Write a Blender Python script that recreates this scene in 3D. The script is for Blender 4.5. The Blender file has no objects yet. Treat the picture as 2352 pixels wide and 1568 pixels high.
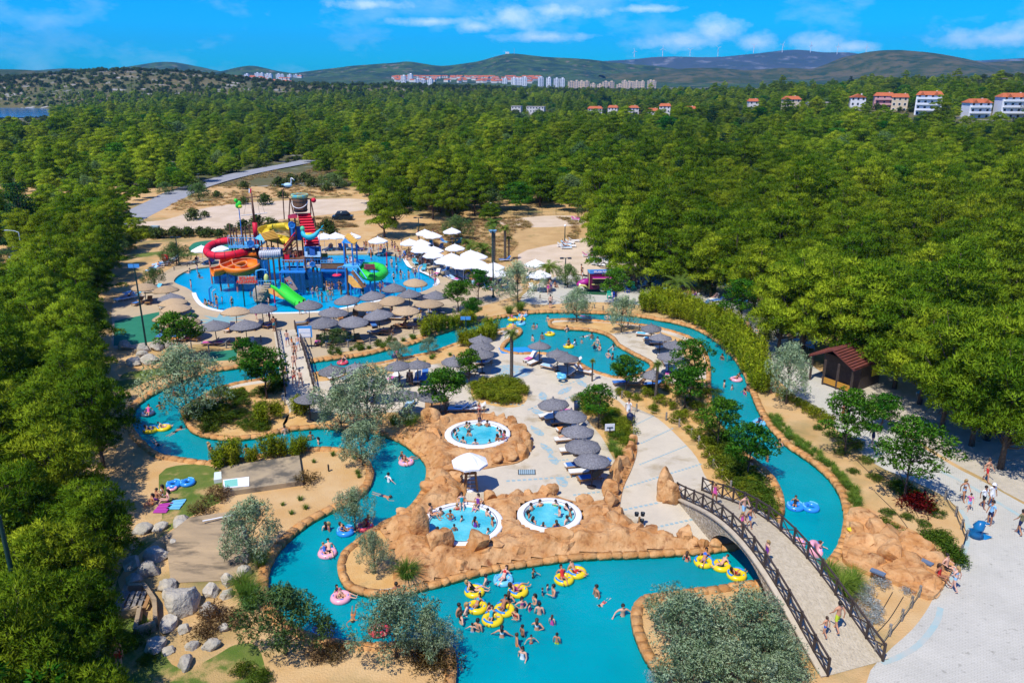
import bpy, bmesh, math, random
from mathutils import Vector, Matrix, noise
from mathutils.geometry import tessellate_polygon
R = random.Random(7)
rad = math.radians
sc = bpy.context.scene
# ---------------------------------------------------------------- camera, sky, sun, exposure
FOC, CX, CY, HZ, HC = 1829.0, 1176.0, 784.0, 175.0, 28.0      # measured on the photograph at 2352 px width
PITCH = math.atan((CY - HZ) / FOC)
cam_d = bpy.data.cameras.new('camera'); cam = bpy.data.objects.new('camera', cam_d)
sc.collection.objects.link(cam); sc.camera = cam
cam.location = (0, 0, HC); cam.rotation_euler = (math.pi / 2 - PITCH, 0, 0)
cam_d.sensor_width = 36; cam_d.lens = 36 * FOC / 2352; cam_d.clip_start = .5; cam_d.clip_end = 40000
SUN_AZ, SUN_EL = rad(217), rad(60)                             # clockwise from +Y, above the horizon
sd = bpy.data.lights.new('sun', 'SUN'); sun = bpy.data.objects.new('sun', sd); sc.collection.objects.link(sun)
sd.energy = 4.1; sd.angle = rad(.53); sd.color = (1, .965, .9)
sun.rotation_euler = Vector((math.sin(SUN_AZ) * math.cos(SUN_EL), math.cos(SUN_AZ) * math.cos(SUN_EL), math.sin(SUN_EL))).to_track_quat('Z', 'Y').to_euler()
W = bpy.data.worlds.new('World'); sc.world = W; W.use_nodes = True
def nd(nt, t, **k):
    n = nt.nodes.new(t)
    for a, b in k.items():
        if a == 'loc': continue
        setattr(n, a, b)
    return n
nt = W.node_tree; nt.nodes.clear(); L = nt.links.new
sky = nd(nt, 'ShaderNodeTexSky', sky_type='NISHITA', sun_disc=False, sun_elevation=SUN_EL, sun_rotation=SUN_AZ)
sky.altitude = 300; sky.air_density = 1.0; sky.dust_density = .2; sky.ozone_density = 3.5
hs = nd(nt, 'ShaderNodeHueSaturation'); hs.inputs['Saturation'].default_value = 1.5; hs.inputs['Hue'].default_value = .487; hs.inputs['Value'].default_value = .92
L(sky.outputs[0], hs.inputs['Color'])
tint = nd(nt, 'ShaderNodeMix', data_type='RGBA', blend_type='MULTIPLY'); tint.inputs[0].default_value = 1
tint.inputs[7].default_value = (.0, .47, 1.02, 1); L(hs.outputs[0], tint.inputs[6])
tc = nd(nt, 'ShaderNodeTexCoord'); sep = nd(nt, 'ShaderNodeSeparateXYZ'); L(tc.outputs['Generated'], sep.inputs[0])
mp = nd(nt, 'ShaderNodeMapping'); mp.inputs['Scale'].default_value = (9, 9, 20); L(tc.outputs['Generated'], mp.inputs[0])
n1 = nd(nt, 'ShaderNodeTexNoise'); n1.inputs['Scale'].default_value = 1.0; n1.inputs['Detail'].default_value = 7; n1.inputs['Roughness'].default_value = .6; L(mp.outputs[0], n1.inputs['Vector'])
r1 = nd(nt, 'ShaderNodeMapRange', clamp=True); r1.inputs[1].default_value = .5; r1.inputs[2].default_value = .82; r1.inputs[3].default_value = 0; r1.inputs[4].default_value = .32; L(n1.outputs[0], r1.inputs[0])  # thin wisps in view, added over the unseen sky too for neutral fill light
# cumulus puffs above the hills: (pixel x, pixel y, half width, half height) turned into directions
def ray(x, y):
    u = (x - CX) / FOC; v = (y - CY) / FOC; c, s = math.cos(PITCH), math.sin(PITCH)
    return Vector((u, c - v * s, -s - v * c))
mp2 = nd(nt, 'ShaderNodeMapping'); mp2.inputs['Scale'].default_value = (34, 34, 52); L(tc.outputs['Generated'], mp2.inputs[0])
n2 = nd(nt, 'ShaderNodeTexNoise'); n2.inputs['Scale'].default_value = 1.0; n2.inputs['Detail'].default_value = 6; n2.inputs['Roughness'].default_value = .62; L(mp2.outputs[0], n2.inputs['Vector'])
prev = None
for (x, y, w, h) in [(1180, 40, 105, 34), (1090, 62, 60, 16), (1645, 70, 75, 42), (1560, 95, 130, 22), (1740, 98, 70, 26), (1865, 100, 80, 28), (1300, 25, 120, 20), (850, 10, 110, 14),
                     (2290, 88, 150, 26), (1490, 20, 90, 10), (980, 50, 110, 12), (1960, 108, 60, 14), (1250, 85, 150, 14), (2440, 70, 120, 26), (-200, 60, 130, 24)]:
    d = ray(x, y).normalized()
    sb = nd(nt, 'ShaderNodeVectorMath', operation='SUBTRACT'); L(tc.outputs['Generated'], sb.inputs[0]); sb.inputs[1].default_value = d
    ml = nd(nt, 'ShaderNodeVectorMath', operation='MULTIPLY'); L(sb.outputs[0], ml.inputs[0]); ml.inputs[1].default_value = (FOC / w, FOC / w * .5, FOC / h)
    ln = nd(nt, 'ShaderNodeVectorMath', operation='LENGTH'); L(ml.outputs[0], ln.inputs[0])
    mr = nd(nt, 'ShaderNodeMapRange', clamp=True); mr.inputs[1].default_value = 1.25; mr.inputs[2].default_value = .0; L(ln.outputs['Value'], mr.inputs[0])
    if prev is None: prev = mr.outputs[0]
    else:
        mx = nd(nt, 'ShaderNodeMath', operation='MAXIMUM'); L(prev, mx.inputs[0]); L(mr.outputs[0], mx.inputs[1]); prev = mx.outputs[0]
ad = nd(nt, 'ShaderNodeMath', operation='MULTIPLY_ADD'); L(n2.outputs[0], ad.inputs[0]); ad.inputs[1].default_value = 1.5; L(prev, ad.inputs[2])
r2 = nd(nt, 'ShaderNodeMapRange', clamp=True); r2.inputs[1].default_value = 1.02; r2.inputs[2].default_value = 1.75; r2.inputs[4].default_value = .55; L(ad.outputs[0], r2.inputs[0])
mxx = nd(nt, 'ShaderNodeMath', operation='MAXIMUM'); L(r1.outputs[0], mxx.inputs[0]); L(r2.outputs[0], mxx.inputs[1])
cl = nd(nt, 'ShaderNodeMix', data_type='RGBA'); L(mxx.outputs[0], cl.inputs[0]); L(tint.outputs[2], cl.inputs[6]); cl.inputs[7].default_value = (6.0, 6.8, 7.6, 1)
bg = nd(nt, 'ShaderNodeBackground'); bg.inputs[1].default_value = .15; L(cl.outputs[2], bg.inputs[0])
wo = nd(nt, 'ShaderNodeOutputWorld'); L(bg.outputs[0], wo.inputs[0])
vs = sc.view_settings; vs.view_transform = 'Standard'; vs.look = 'None'; vs.exposure = .42; vs.gamma = 1; vs.use_curve_mapping = False
cy = sc.cycles; cy.max_bounces = 5; cy.diffuse_bounces = 3; cy.glossy_bounces = 2; cy.transmission_bounces = 2; cy.transparent_max_bounces = 8; cy.volume_bounces = 0
cy.caustics_reflective = False; cy.caustics_refractive = False; cy.use_denoising = True; cy.use_adaptive_sampling = True; cy.adaptive_threshold = .02
# ---------------------------------------------------------------- helpers
COL = sc.collection
def P(x, y, z=0.0):
    d = ray(x, y); return Vector((0, 0, HC)) + d * ((z - HC) / d.z)
def Q(x, y, Y):
    d = ray(x, y); return Vector((0, 0, HC)) + d * (Y / d.y)
def smooth(pts, n=3, closed=True):
    o = []; N = len(pts)
    for i in range(N if closed else N - 1):
        if closed: a, b, c, d = (Vector(pts[(i + k) % N]) for k in (-1, 0, 1, 2))
        else: a, b, c, d = (Vector(pts[min(max(i + k, 0), N - 1)]) for k in (-1, 0, 1, 2))
        for j in range(n):
            t = j / n
            o.append(.5 * ((2 * b) + (c - a) * t + (2 * a - 5 * b + 4 * c - d) * t * t + (3 * b - a - 3 * c + d) * t ** 3))
    if not closed: o.append(Vector(pts[-1]))
    return o
def PP(pts, n=3, z=0.0, closed=True):
    return [P(p[0], p[1], z) for p in (smooth(pts, n, closed) if n > 1 else pts)]
def inside(p, poly):
    x, y = p[0], p[1]; c = False; j = len(poly) - 1
    for i in range(len(poly)):
        a, b = poly[i], poly[j]
        if (a[1] > y) != (b[1] > y) and x < (b[0] - a[0]) * (y - a[1]) / (b[1] - a[1]) + a[0]: c = not c
        j = i
    return c
class MB:
    def __init__(s): s.v = []; s.f = []; s.m = []
    def add(s, vs, fs, m=0):
        o = len(s.v); s.v += [Vector(v) for v in vs]; s.f += [tuple(i + o for i in f) for f in fs]; s.m += [m] * len(fs); return s
    def box(s, c, size, rz=0.0, m=0, M=None):
        c = Vector(c); hx, hy, hz_ = size[0] / 2, size[1] / 2, size[2] / 2
        M = M or Matrix.Rotation(rz, 3, 'Z')
        return s.add([c + M @ Vector((x, y, z)) for z in (-hz_, hz_) for y in (-hy, hy) for x in (-hx, hx)],
                     [(0, 2, 3, 1), (4, 5, 7, 6), (0, 1, 5, 4), (2, 6, 7, 3), (0, 4, 6, 2), (1, 3, 7, 5)], m)
    def beam(s, p, q, w, h, m=0):
        p = Vector(p); q = Vector(q); d = (q - p); l = d.length
        M = d.to_track_quat('X', 'Z').to_matrix(); return s.box((p + q) / 2, (l, w, h), 0, m, M)
    def tube(s, p, q, r, r2=None, n=8, m=0):
        return s.path([p, q], [r, r if r2 is None else r2], n, m)
    def path(s, pts, r, n=8, m=0, caps=True, arc=None):
        pts = [Vector(p) for p in pts]; k = len(pts); vs = []; fs = []
        for i, p in enumerate(pts):
            d = (pts[min(i + 1, k - 1)] - pts[max(i - 1, 0)]).normalized()
            up = Vector((0, 0, 1)) if abs(d.z) < .95 else Vector((0, 1, 0))
            a = d.cross(up).normalized(); b = a.cross(d)
            rr = r[i] if isinstance(r, (list, tuple)) else r
            for j in range(n):
                t = (2 * math.pi * j / n) if arc is None else (arc[0] + (arc[1] - arc[0]) * j / (n - 1))
                vs.append(p + a * (rr * math.cos(t)) + b * (rr * math.sin(t)))
        for i in range(k - 1):
            for j in range(n if arc is None else n - 1):
                fs.append((i * n + j, i * n + (j + 1) % n, (i + 1) * n + (j + 1) % n, (i + 1) * n + j))
        if caps and arc is None: fs += [tuple(range(n))[::-1], tuple(range((k - 1) * n, k * n))]
        return s.add(vs, fs, m)
    def lathe(s, prof, c=(0, 0, 0), n=16, m=0, close=False):
        c = Vector(c); k = len(prof); vs = []; fs = []
        for r, z in prof:
            for j in range(n): t = 2 * math.pi * j / n; vs.append(c + Vector((r * math.cos(t), r * math.sin(t), z)))
        for i in range(k if close else k - 1):
            for j in range(n): a = i * n; b = ((i + 1) % k) * n; fs.append((a + j, a + (j + 1) % n, b + (j + 1) % n, b + j))
        return s.add(vs, fs, m)
    def ball(s, c, r, n=8, m=0, M=None):
        c = Vector(c); r = Vector(r) if not isinstance(r, (int, float)) else Vector((r, r, r)); vs = []; fs = []; k = n // 2 + 1
        for i in range(k):
            ph = math.pi * i / (k - 1)
            for j in range(n):
                t = 2 * math.pi * j / n; v = Vector((r.x * math.sin(ph) * math.cos(t), r.y * math.sin(ph) * math.sin(t), -r.z * math.cos(ph)))
                vs.append(c + (M @ v if M else v))
        for i in range(k - 1):
            for j in range(n): fs.append((i * n + j, i * n + (j + 1) % n, (i + 1) * n + (j + 1) % n, (i + 1) * n + j))
        return s.add(vs, fs, m)
    def slab(s, poly, z0, z1, m=0, bottom=False):
        n = len(poly); a = [Vector((p[0], p[1], z1)) for p in poly]; tri = tessellate_polygon([a]); area = 0
        for i in range(n): p, q = a[i], a[(i + 1) % n]; area += p.x * q.y - q.x * p.y
        fs = []
        for t in tri:
            p, q, r_ = (a[i] for i in t)
            fs.append(tuple(t) if (q - p).cross(r_ - p).z > 0 else tuple(reversed(t)))
        vs = a + [Vector((p[0], p[1], z0)) for p in poly]
        if z0 != z1:
            for i in range(n):
                j = (i + 1) % n; q = (i, i + n, j + n, j); fs.append(q if area > 0 else q[::-1])
        return s.add(vs, fs, m)
    def mesh(s, name, mats, smooth=False):
        me = bpy.data.meshes.new(name); me.from_pydata(s.v, [], s.f)
        for k in (mats if isinstance(mats, (list, tuple)) else [mats]): me.materials.append(k)
        me.polygons.foreach_set('material_index', s.m)
        if smooth: me.polygons.foreach_set('use_smooth', [True] * len(s.f))
        me.update(); return me
    def obj(s, name, mats, parent=None, smooth=False, loc=None):
        return link(name, s.mesh(name, mats, smooth), parent, loc)
def link(name, me, parent=None, loc=None, rz=None, s=None):
    o = bpy.data.objects.new(name, me); COL.objects.link(o)
    if parent: o.parent = parent
    if loc is not None: o.location = loc
    if rz is not None: o.rotation_euler.z = rz
    if s is not None: o.scale = (s, s, s) if isinstance(s, (int, float)) else s
    return o
def tag(o, label, cat, group=None):
    o['label'] = label; o['category'] = cat
    if group: o['group'] = group
    return o
def thing(name, label, cat, loc=(0, 0, 0), rz=0.0, group=None, s=None):
    return tag(link(name, None, None, loc, rz, s), label, cat, group)
def struct(o, kind='structure'): o['kind'] = kind; return o
def copy_tree(o, parent=None):
    c = o.copy(); COL.objects.link(c); c.parent = parent
    for ch in o.children: copy_tree(ch, c)
    return c
def setmat(o, i, m):
    o.material_slots[i].link = 'OBJECT'; o.material_slots[i].material = m
# ---------------------------------------------------------------- materials
MC = {}
def mat(name, c1, c2=None, scale=1.0, rough=.75, bump=0.0, bscale=None, detail=5, lo=.35, hi=.65, rnd=0.0, metal=0.0, spec=.3, c3=None, s3=1.0, lo3=.55, hi3=.65, obj=False, transl=0.0, stretch=None, joints=None):
    if name in MC: return MC[name]
    m = bpy.data.materials.new(name); m.use_nodes = True; nt = m.node_tree; L = nt.links.new
    b = nt.nodes['Principled BSDF']; b.inputs['Roughness'].default_value = rough; b.inputs['Metallic'].default_value = metal; b.inputs['Specular IOR Level'].default_value = spec
    b.inputs['Base Color'].default_value = (*c1, 1); col = None; m.diffuse_color = (*c1, 1)
    vec = nd(nt, 'ShaderNodeTexCoord').outputs['Object'] if obj else nd(nt, 'ShaderNodeNewGeometry').outputs['Position']
    if stretch:
        mp = nd(nt, 'ShaderNodeMapping'); mp.inputs['Scale'].default_value = stretch; L(vec, mp.inputs[0]); vec = mp.outputs[0]
    def layer(prev, c, s, lo, hi):
        n = nd(nt, 'ShaderNodeTexNoise'); n.inputs['Scale'].default_value = s; n.inputs['Detail'].default_value = detail; n.inputs['Roughness'].default_value = .6; L(vec, n.inputs['Vector'])
        r = nd(nt, 'ShaderNodeMapRange', clamp=True); r.inputs[1].default_value = lo; r.inputs[2].default_value = hi; L(n.outputs[0], r.inputs[0])
        x = nd(nt, 'ShaderNodeMix', data_type='RGBA'); L(r.outputs[0], x.inputs[0]); x.inputs[7].default_value = (*c, 1)
        if isinstance(prev, tuple): x.inputs[6].default_value = (*prev, 1)
        else: L(prev, x.inputs[6])
        return x.outputs[2]
    if c2: col = layer(c1, c2, scale, lo, hi)
    if c3: col = layer(col, c3, s3, lo3, hi3)
    if joints:
        bt = nd(nt, 'ShaderNodeTexBrick'); bt.inputs['Scale'].default_value = joints[0]; bt.inputs['Mortar Size'].default_value = .035; bt.inputs['Brick Width'].default_value = .6; bt.inputs['Row Height'].default_value = .3; bt.inputs['Mortar Smooth'].default_value = .3
        rv = nd(nt, 'ShaderNodeVectorRotate', rotation_type='Z_AXIS'); rv.inputs['Angle'].default_value = joints[1]; L(vec, rv.inputs['Vector']); L(rv.outputs[0], bt.inputs['Vector'])
        jm = nd(nt, 'ShaderNodeMix', data_type='RGBA', blend_type='MULTIPLY'); jm.inputs[0].default_value = 1; L(col, jm.inputs[6]); bt.inputs['Color1'].default_value = (1, 1, 1, 1); bt.inputs['Color2'].default_value = (.94, .94, .93, 1); bt.inputs['Mortar'].default_value = (.80, .79, .76, 1); L(bt.outputs['Color'], jm.inputs[7]); col = jm.outputs[2]
    if rnd:
        oi = nd(nt, 'ShaderNodeObjectInfo'); h = nd(nt, 'ShaderNodeHueSaturation')
        mr = nd(nt, 'ShaderNodeMapRange'); mr.inputs[3].default_value = 1 - rnd; mr.inputs[4].default_value = 1 + rnd; L(oi.outputs['Random'], mr.inputs[0]); L(mr.outputs[0], h.inputs['Value'])
        if col is None: h.inputs['Color'].default_value = (*c1, 1)
        else: L(col, h.inputs['Color'])
        col = h.outputs[0]
    if col is not None: L(col, b.inputs['Base Color'])
    if bump:
        n = nd(nt, 'ShaderNodeTexNoise'); n.inputs['Scale'].default_value = bscale or scale * 4; n.inputs['Detail'].default_value = 4; L(vec, n.inputs['Vector'])
        bp = nd(nt, 'ShaderNodeBump'); bp.inputs['Strength'].default_value = min(1, bump); bp.inputs['Distance'].default_value = .15; L(n.outputs[0], bp.inputs['Height']); L(bp.outputs[0], b.inputs['Normal'])
    MC[name] = m; return m
def cm(r, g, b, rough=.55, spec=.3):
    k = 'paint_%d_%d_%d' % (r * 255, g * 255, b * 255)
    return MC.get(k) or mat(k, (r, g, b), rough=rough, spec=spec)
def leafmat(name, ca, cb, rnd=.12, transl=.4, hue=0.0):
    """foliage: colour runs between two leaf tones by the point attribute 't'"""
    m = bpy.data.materials.new(name); m.use_nodes = True; nt = m.node_tree; L = nt.links.new; nt.nodes.remove(nt.nodes['Principled BSDF'])
    at = nd(nt, 'ShaderNodeAttribute', attribute_name='t'); x = nd(nt, 'ShaderNodeMix', data_type='RGBA'); L(at.outputs['Fac'], x.inputs[0])
    x.inputs[6].default_value = (*ca, 1); x.inputs[7].default_value = (*cb, 1)
    oi = nd(nt, 'ShaderNodeObjectInfo'); h = nd(nt, 'ShaderNodeHueSaturation'); L(x.outputs[2], h.inputs['Color'])
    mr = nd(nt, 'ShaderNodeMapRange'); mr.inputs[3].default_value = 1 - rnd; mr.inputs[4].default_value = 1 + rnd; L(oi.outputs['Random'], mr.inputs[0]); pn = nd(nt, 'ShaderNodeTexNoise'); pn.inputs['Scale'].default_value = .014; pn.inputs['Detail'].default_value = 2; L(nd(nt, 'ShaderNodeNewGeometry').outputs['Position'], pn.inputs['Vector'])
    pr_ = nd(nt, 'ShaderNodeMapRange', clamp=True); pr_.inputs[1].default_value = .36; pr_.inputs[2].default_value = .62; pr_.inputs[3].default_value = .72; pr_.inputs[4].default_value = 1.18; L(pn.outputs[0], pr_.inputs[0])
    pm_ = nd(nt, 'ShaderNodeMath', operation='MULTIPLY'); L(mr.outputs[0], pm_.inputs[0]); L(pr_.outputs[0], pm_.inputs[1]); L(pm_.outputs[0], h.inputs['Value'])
    mh = nd(nt, 'ShaderNodeMath', operation='MULTIPLY_ADD'); L(oi.outputs['Random'], mh.inputs[0]); mh.inputs[1].default_value = -.035 - hue; mh.inputs[2].default_value = .5 + .017 + hue / 2; L(mh.outputs[0], h.inputs['Hue'])
    d = nd(nt, 'ShaderNodeBsdfDiffuse'); t = nd(nt, 'ShaderNodeBsdfTranslucent'); L(h.outputs[0], d.inputs[0]); L(h.outputs[0], t.inputs[0])
    s = nd(nt, 'ShaderNodeMixShader'); s.inputs[0].default_value = transl; L(d.outputs[0], s.inputs[1]); L(t.outputs[0], s.inputs[2])
    L(s.outputs[0], nt.nodes['Material Output'].inputs[0]); return m
def watermat(name, c1, c2, alpha=.78, scale=.15, bump=.3, bs=2.4):
    m = bpy.data.materials.new(name); m.use_nodes = True; nt = m.node_tree; L = nt.links.new; b = nt.nodes['Principled BSDF']
    pos = nd(nt, 'ShaderNodeNewGeometry').outputs['Position']
    n = nd(nt, 'ShaderNodeTexNoise'); n.inputs['Scale'].default_value = scale; n.inputs['Detail'].default_value = 3; L(pos, n.inputs['Vector'])
    x = nd(nt, 'ShaderNodeMix', data_type='RGBA'); x.inputs[6].default_value = (*c1, 1); x.inputs[7].default_value = (*c2, 1)
    r = nd(nt, 'ShaderNodeMapRange', clamp=True); r.inputs[1].default_value = .35; r.inputs[2].default_value = .65; L(n.outputs[0], r.inputs[0]); L(r.outputs[0], x.inputs[0]); L(x.outputs[2], b.inputs['Base Color'])
    b.inputs['Roughness'].default_value = .12; b.inputs['IOR'].default_value = 1.33; b.inputs['Specular IOR Level'].default_value = .35
    w = nd(nt, 'ShaderNodeTexNoise'); w.inputs['Scale'].default_value = bs; w.inputs['Detail'].default_value = 5; w.inputs['Roughness'].default_value = .65; L(pos, w.inputs['Vector'])
    bp = nd(nt, 'ShaderNodeBump'); bp.inputs['Strength'].default_value = bump; bp.inputs['Distance'].default_value = .5; L(w.outputs[0], bp.inputs['Height']); L(bp.outputs[0], b.inputs['Normal'])
    t = nd(nt, 'ShaderNodeBsdfTransparent'); t.inputs[0].default_value = (.35, .85, .9, 1)
    s = nd(nt, 'ShaderNodeMixShader'); s.inputs[0].default_value = alpha; L(t.outputs[0], s.inputs[1]); L(b.outputs[0], s.inputs[2]); L(s.outputs[0], nt.nodes['Material Output'].inputs[0]); return m
M_soil = mat('sandy_soil', (.50, .29, .105), (.56, .37, .17), .35, .95, .5, 9, c3=(.20, .17, .055), s3=.09, lo3=.52, hi3=.68)
M_sand = mat('bed_sand', (.54, .30, .095), (.60, .38, .15), .8, .95, .5, 11, c3=(.36, .23, .09), s3=.45, lo3=.58, hi3=.7)
M_pave = mat('terrace_paving', (.60, .52, .385), (.53, .46, .345), .5, .8, .12, 6, c3=(.34, .26, .14), s3=.32, lo3=.55, hi3=.72, joints=(2.6, -.25))
M_path = mat('pale_paving', (.52, .49, .405), (.46, .435, .36), .35, .85, .12, 6, c3=(.34, .32, .26), s3=2.3, lo3=.60, hi3=.70, joints=(2.2, .5))
M_gravel = mat('pale_gravel', (.50, .43, .32), (.40, .35, .26), 1.4, .95, .4, 10, c3=(.22, .22, .08), s3=.5, lo3=.62, hi3=.72)
M_lawn = mat('dry_lawn', (.085, .14, .014), (.16, .18, .035), .9, .95, .6, 14, c3=(.44, .29, .11), s3=.45, lo3=.53, hi3=.64)
M_asph = mat('asphalt', (.25, .255, .265), (.30, .30, .30), .4, .9, .1, 8)
M_court = mat('green_court', (.015, .155, .085), (.02, .18, .10), .6, .9)
M_rock = mat('orange_rock', (.43, .185, .05), (.57, .33, .14), .9, .68, 1.0, 2.6, c3=(.22, .075, .018), s3=1.9, lo3=.54, hi3=.72, rnd=.1, obj=False)  # shaded crevices and pale highlights are put into the colour as noise contrast
M_kerb = mat('kerb_stone', (.43, .19, .05), (.54, .30, .115), 2.0, .75, .6, 5, c3=(.34, .14, .04), s3=3.0, lo3=.6, hi3=.7, rnd=.16)
M_lime = mat('grey_limestone', (.47, .42, .33), (.32, .29, .235), 2.0, .9, .8, 5, c3=(.46, .37, .24), s3=1.1, lo3=.55, hi3=.7, rnd=.12)
M_conc = mat('weathered_concrete', (.42, .30, .17), (.30, .22, .13), .7, .9, .3, 6, c3=(.13, .10, .065), s3=.8, lo3=.50, hi3=.66, stretch=(.5, 1.6, 1))
M_stone = mat('bridge_stone', (.46, .38, .26), (.30, .25, .17), 3.5, .9, .9, 6, c3=(.58, .50, .38), s3=5, lo3=.55, hi3=.62)
M_water = watermat('lagoon_water', (.0, .275, .315), (.0, .335, .38))
M_blue = watermat('splash_water', (.0, .36, .62), (.0, .42, .70), alpha=.7, bs=4, bump=.06)
M_tub = watermat('tub_water', (.03, .47, .60), (.16, .66, .74), alpha=.78, scale=.9, bs=4, bump=.3)
M_sea = watermat('sea_water', (.0, .09, .24), (.0, .12, .30), alpha=1, bs=.2)
M_poolfloor = mat('pool_floor', (.04, .40, .46), (.08, .50, .56), .5, .7)
M_bluefloor = mat('splash_floor', (.02, .50, .72), rough=.6)
M_white = mat('white_plastic', (.78, .78, .77), rough=.4)
M_canvas = mat('white_canvas', (.80, .79, .76), (.74, .73, .70), 1.5, .9)
M_grey_thatch = mat('grey_thatch', (.14, .135, .14), (.27, .26, .26), 9, .95, 1, 14, rnd=.15, obj=True)
M_straw = mat('straw_thatch', (.56, .40, .23), (.45, .31, .17), 9, .95, 1, 14, rnd=.12, obj=True)
M_dwood = mat('dark_wood', (.045, .032, .026), (.07, .05, .04), 4, .7, rnd=.1)
M_wood = mat('teak_wood', (.36, .19, .07), (.27, .14, .05), 6, .7, obj=True)
M_gwood = mat('grey_wood', (.26, .23, .19), (.18, .16, .13), 6, .85, rnd=.2)
M_bark = mat('bark', (.13, .095, .065), (.07, .052, .04), 5, .95, .8, 12)
M_rope = mat('rope', (.46, .33, .15), rough=.9)
M_metal = mat('green_metal', (.015, .055, .05), rough=.45, metal=.3)
M_dmetal = mat('dark_metal', (.02, .028, .035), rough=.45, metal=.4)
M_steel = mat('pale_steel', (.45, .55, .58), rough=.4, metal=.3)
M_tile = mat('blue_tile', (.27, .38, .39), rough=.6)
M_fish = mat('blue_inlay', (.20, .37, .43), (.30, .42, .43), 2.0, .7, c3=(.46, .40, .29), s3=3.2, lo3=.46, hi3=.58)
# ---------------------------------------------------------------- terrain, ground, water
OB = [(1050,1720),(1042,1568),(1040,1504),(1028,1482),(1000,1476),(956,1478),(885,1483),(804,1479),(754,1471),(718,1464),(680,1448),(640,1420),(614,1375),(609,1330),(616,1298),(632,1268),(656,1240),(690,1211),(730,1186),(775,1165),(815,1145),(840,1123),(852,1100),(853,1080),(845,1062),(830,1050),(808,1040),(781,1032),(740,1031),(698,1033),(640,1040),(580,1050),(520,1060),(464,1062),(429,1057),(394,1052),(368,1047),(335,1025),(308,995),(297,965),(305,940),(323,920),(361,898),(394,882),(429,868),(483,852),(534,845),(562,840),(644,836),(706,831),(732,827),(786,821),(839,814),(882,803),(947,788),(990,771),(1033,756),(1076,743),(1114,735),(1162,726),(1213,718),(1277,716),(1342,717),(1406,720),(1460,725),(1520,735),(1580,748),(1620,765),(1650,785),(1678,810),(1698,835),(1712,860),(1722,885),(1733,915),(1744,940),(1753,956),(1777,989),(1812,1024),(1847,1047),(1882,1073),(1912,1102),(1931,1133),(1941,1165),(1943,1190),(1938,1226),(1925,1262),(1900,1295),(1865,1330),(1830,1352),(1790,1348),(1740,1337),(1660,1350),(1580,1360),(1505,1370),(1479,1375),(1462,1390),(1455,1409),(1460,1444),(1472,1480),(1491,1516),(1527,1568),(1600,1720)]
IB = [(417,945),(424,962),(434,981),(452,995),(487,1004),(534,1008),(581,1004),(628,995),(663,985),(689,984),(735,980),(775,982),(840,988),(872,995),(904,1005),(925,1016),(945,1030),(966,1047),(980,1066),(982,1087),(977,1113),(966,1136),(942,1167),(919,1183),(890,1197),(862,1213),(836,1230),(814,1248),(790,1268),(780,1290),(779,1309),(785,1330),(799,1347),(825,1359),(861,1366),(918,1363),(965,1352),(1035,1334),(1105,1315),(1176,1301),(1246,1291),(1316,1282),(1386,1278),(1472,1275),(1566,1270),(1636,1264),(1685,1256),(1725,1242),(1774,1216),(1791,1197),(1798,1171),(1798,1148),(1791,1125),(1777,1099),(1753,1075),(1725,1052),(1694,1026),(1671,1000),(1652,975),(1640,950),(1633,920),(1630,883),(1630,850),(1626,822),(1612,795),(1585,775),(1550,762),(1500,750),(1450,743),(1404,739),(1320,734),(1269,734),(1260,741),(1264,749),(1282,754),(1320,756),(1353,758),(1385,765),(1406,776),(1417,791),(1439,804),(1460,816),(1484,827),(1497,838),(1492,849),(1477,857),(1449,865),(1417,867),(1381,858),(1353,847),(1331,834),(1299,825),(1256,812),(1219,811),(1191,812),(1161,806),(1155,799),(1166,784),(1189,771),(1198,763),(1197,756),(1187,753),(1161,755),(1148,757),(1110,770),(1070,782),(1031,795),(1000,807),(958,816),(915,825),(861,836),(796,847),(732,857),(706,859),(644,866),(581,873),(534,882),(499,894),(464,910),(436,929),(420,939)]
SP = [(401,641),(410,632),(431,621),(458,615),(486,611),(560,600),(650,590),(751,584),(827,582),(893,584),(929,593),(934,603),(941,612),(960,620),(981,629),(1000,639),(1005,648),(998,656),(971,669),(929,679),(886,686),(823,699),(781,707),(747,713),(684,716),(633,717),(557,717),(502,712),(473,704),(456,690),(447,675),(431,662),(410,653),(400,647)]
ZW = -.22                                                       # water level below the paving
wOB, wIB, wSP = PP(OB, 3), PP(IB, 3), PP(SP, 3)
def g2(x, y, cx, cy, sx, sy): return math.exp(-((x - cx) / sx) ** 2 - ((y - cy) / sy) ** 2)
def ss(a, b, x): t = min(1, max(0, (x - a) / (b - a))); return t * t * (3 - 2 * t)
SEA_Z = -10.0
def terr(x, y):
    d = math.hypot(x, y)
    z = ss(230, 700, d) * (2.0 * noise.noise((x * .006, y * .006, 1)) + 1.2 * noise.noise((x * .02, y * .02, 4)))
    z -= 6.5 * ss(250, 540, d) * (1 - ss(780, 1080, d)) * (1 - ss(60, 190, x))
    z += 27 * g2(x, y, 520, 800, 230, 190) + 13 * g2(x, y, 330, 480, 200, 110)                  # limestone hill behind the villas
    z += 36 * g2(x, y, -600, 1330, 220, 190) + 25 * g2(x, y, -960, 1500, 220, 200)           # rocky hill left of the town
    z += 13 * g2(x, y, -170, 1250, 300, 140)
    z -= 20 * g2(x, y, -640, 1000, 95, 75) + 10 * g2(x, y, -760, 960, 120, 70) + 5 * g2(x, y, -480, 780, 140, 170) + 10 * g2(x, y, -545, 890, 110, 95)
    if x > -430: z = max(z, SEA_Z + 1.8)
    return z
gm = MB()
outer = [Vector((x, y, 0)) for x, y in [(-150, 10), (150, 10), (150, 215), (-150, 215)]]
allp = [outer, wOB, wSP]; flat = [v for l in allp for v in l]
fs = []
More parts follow.
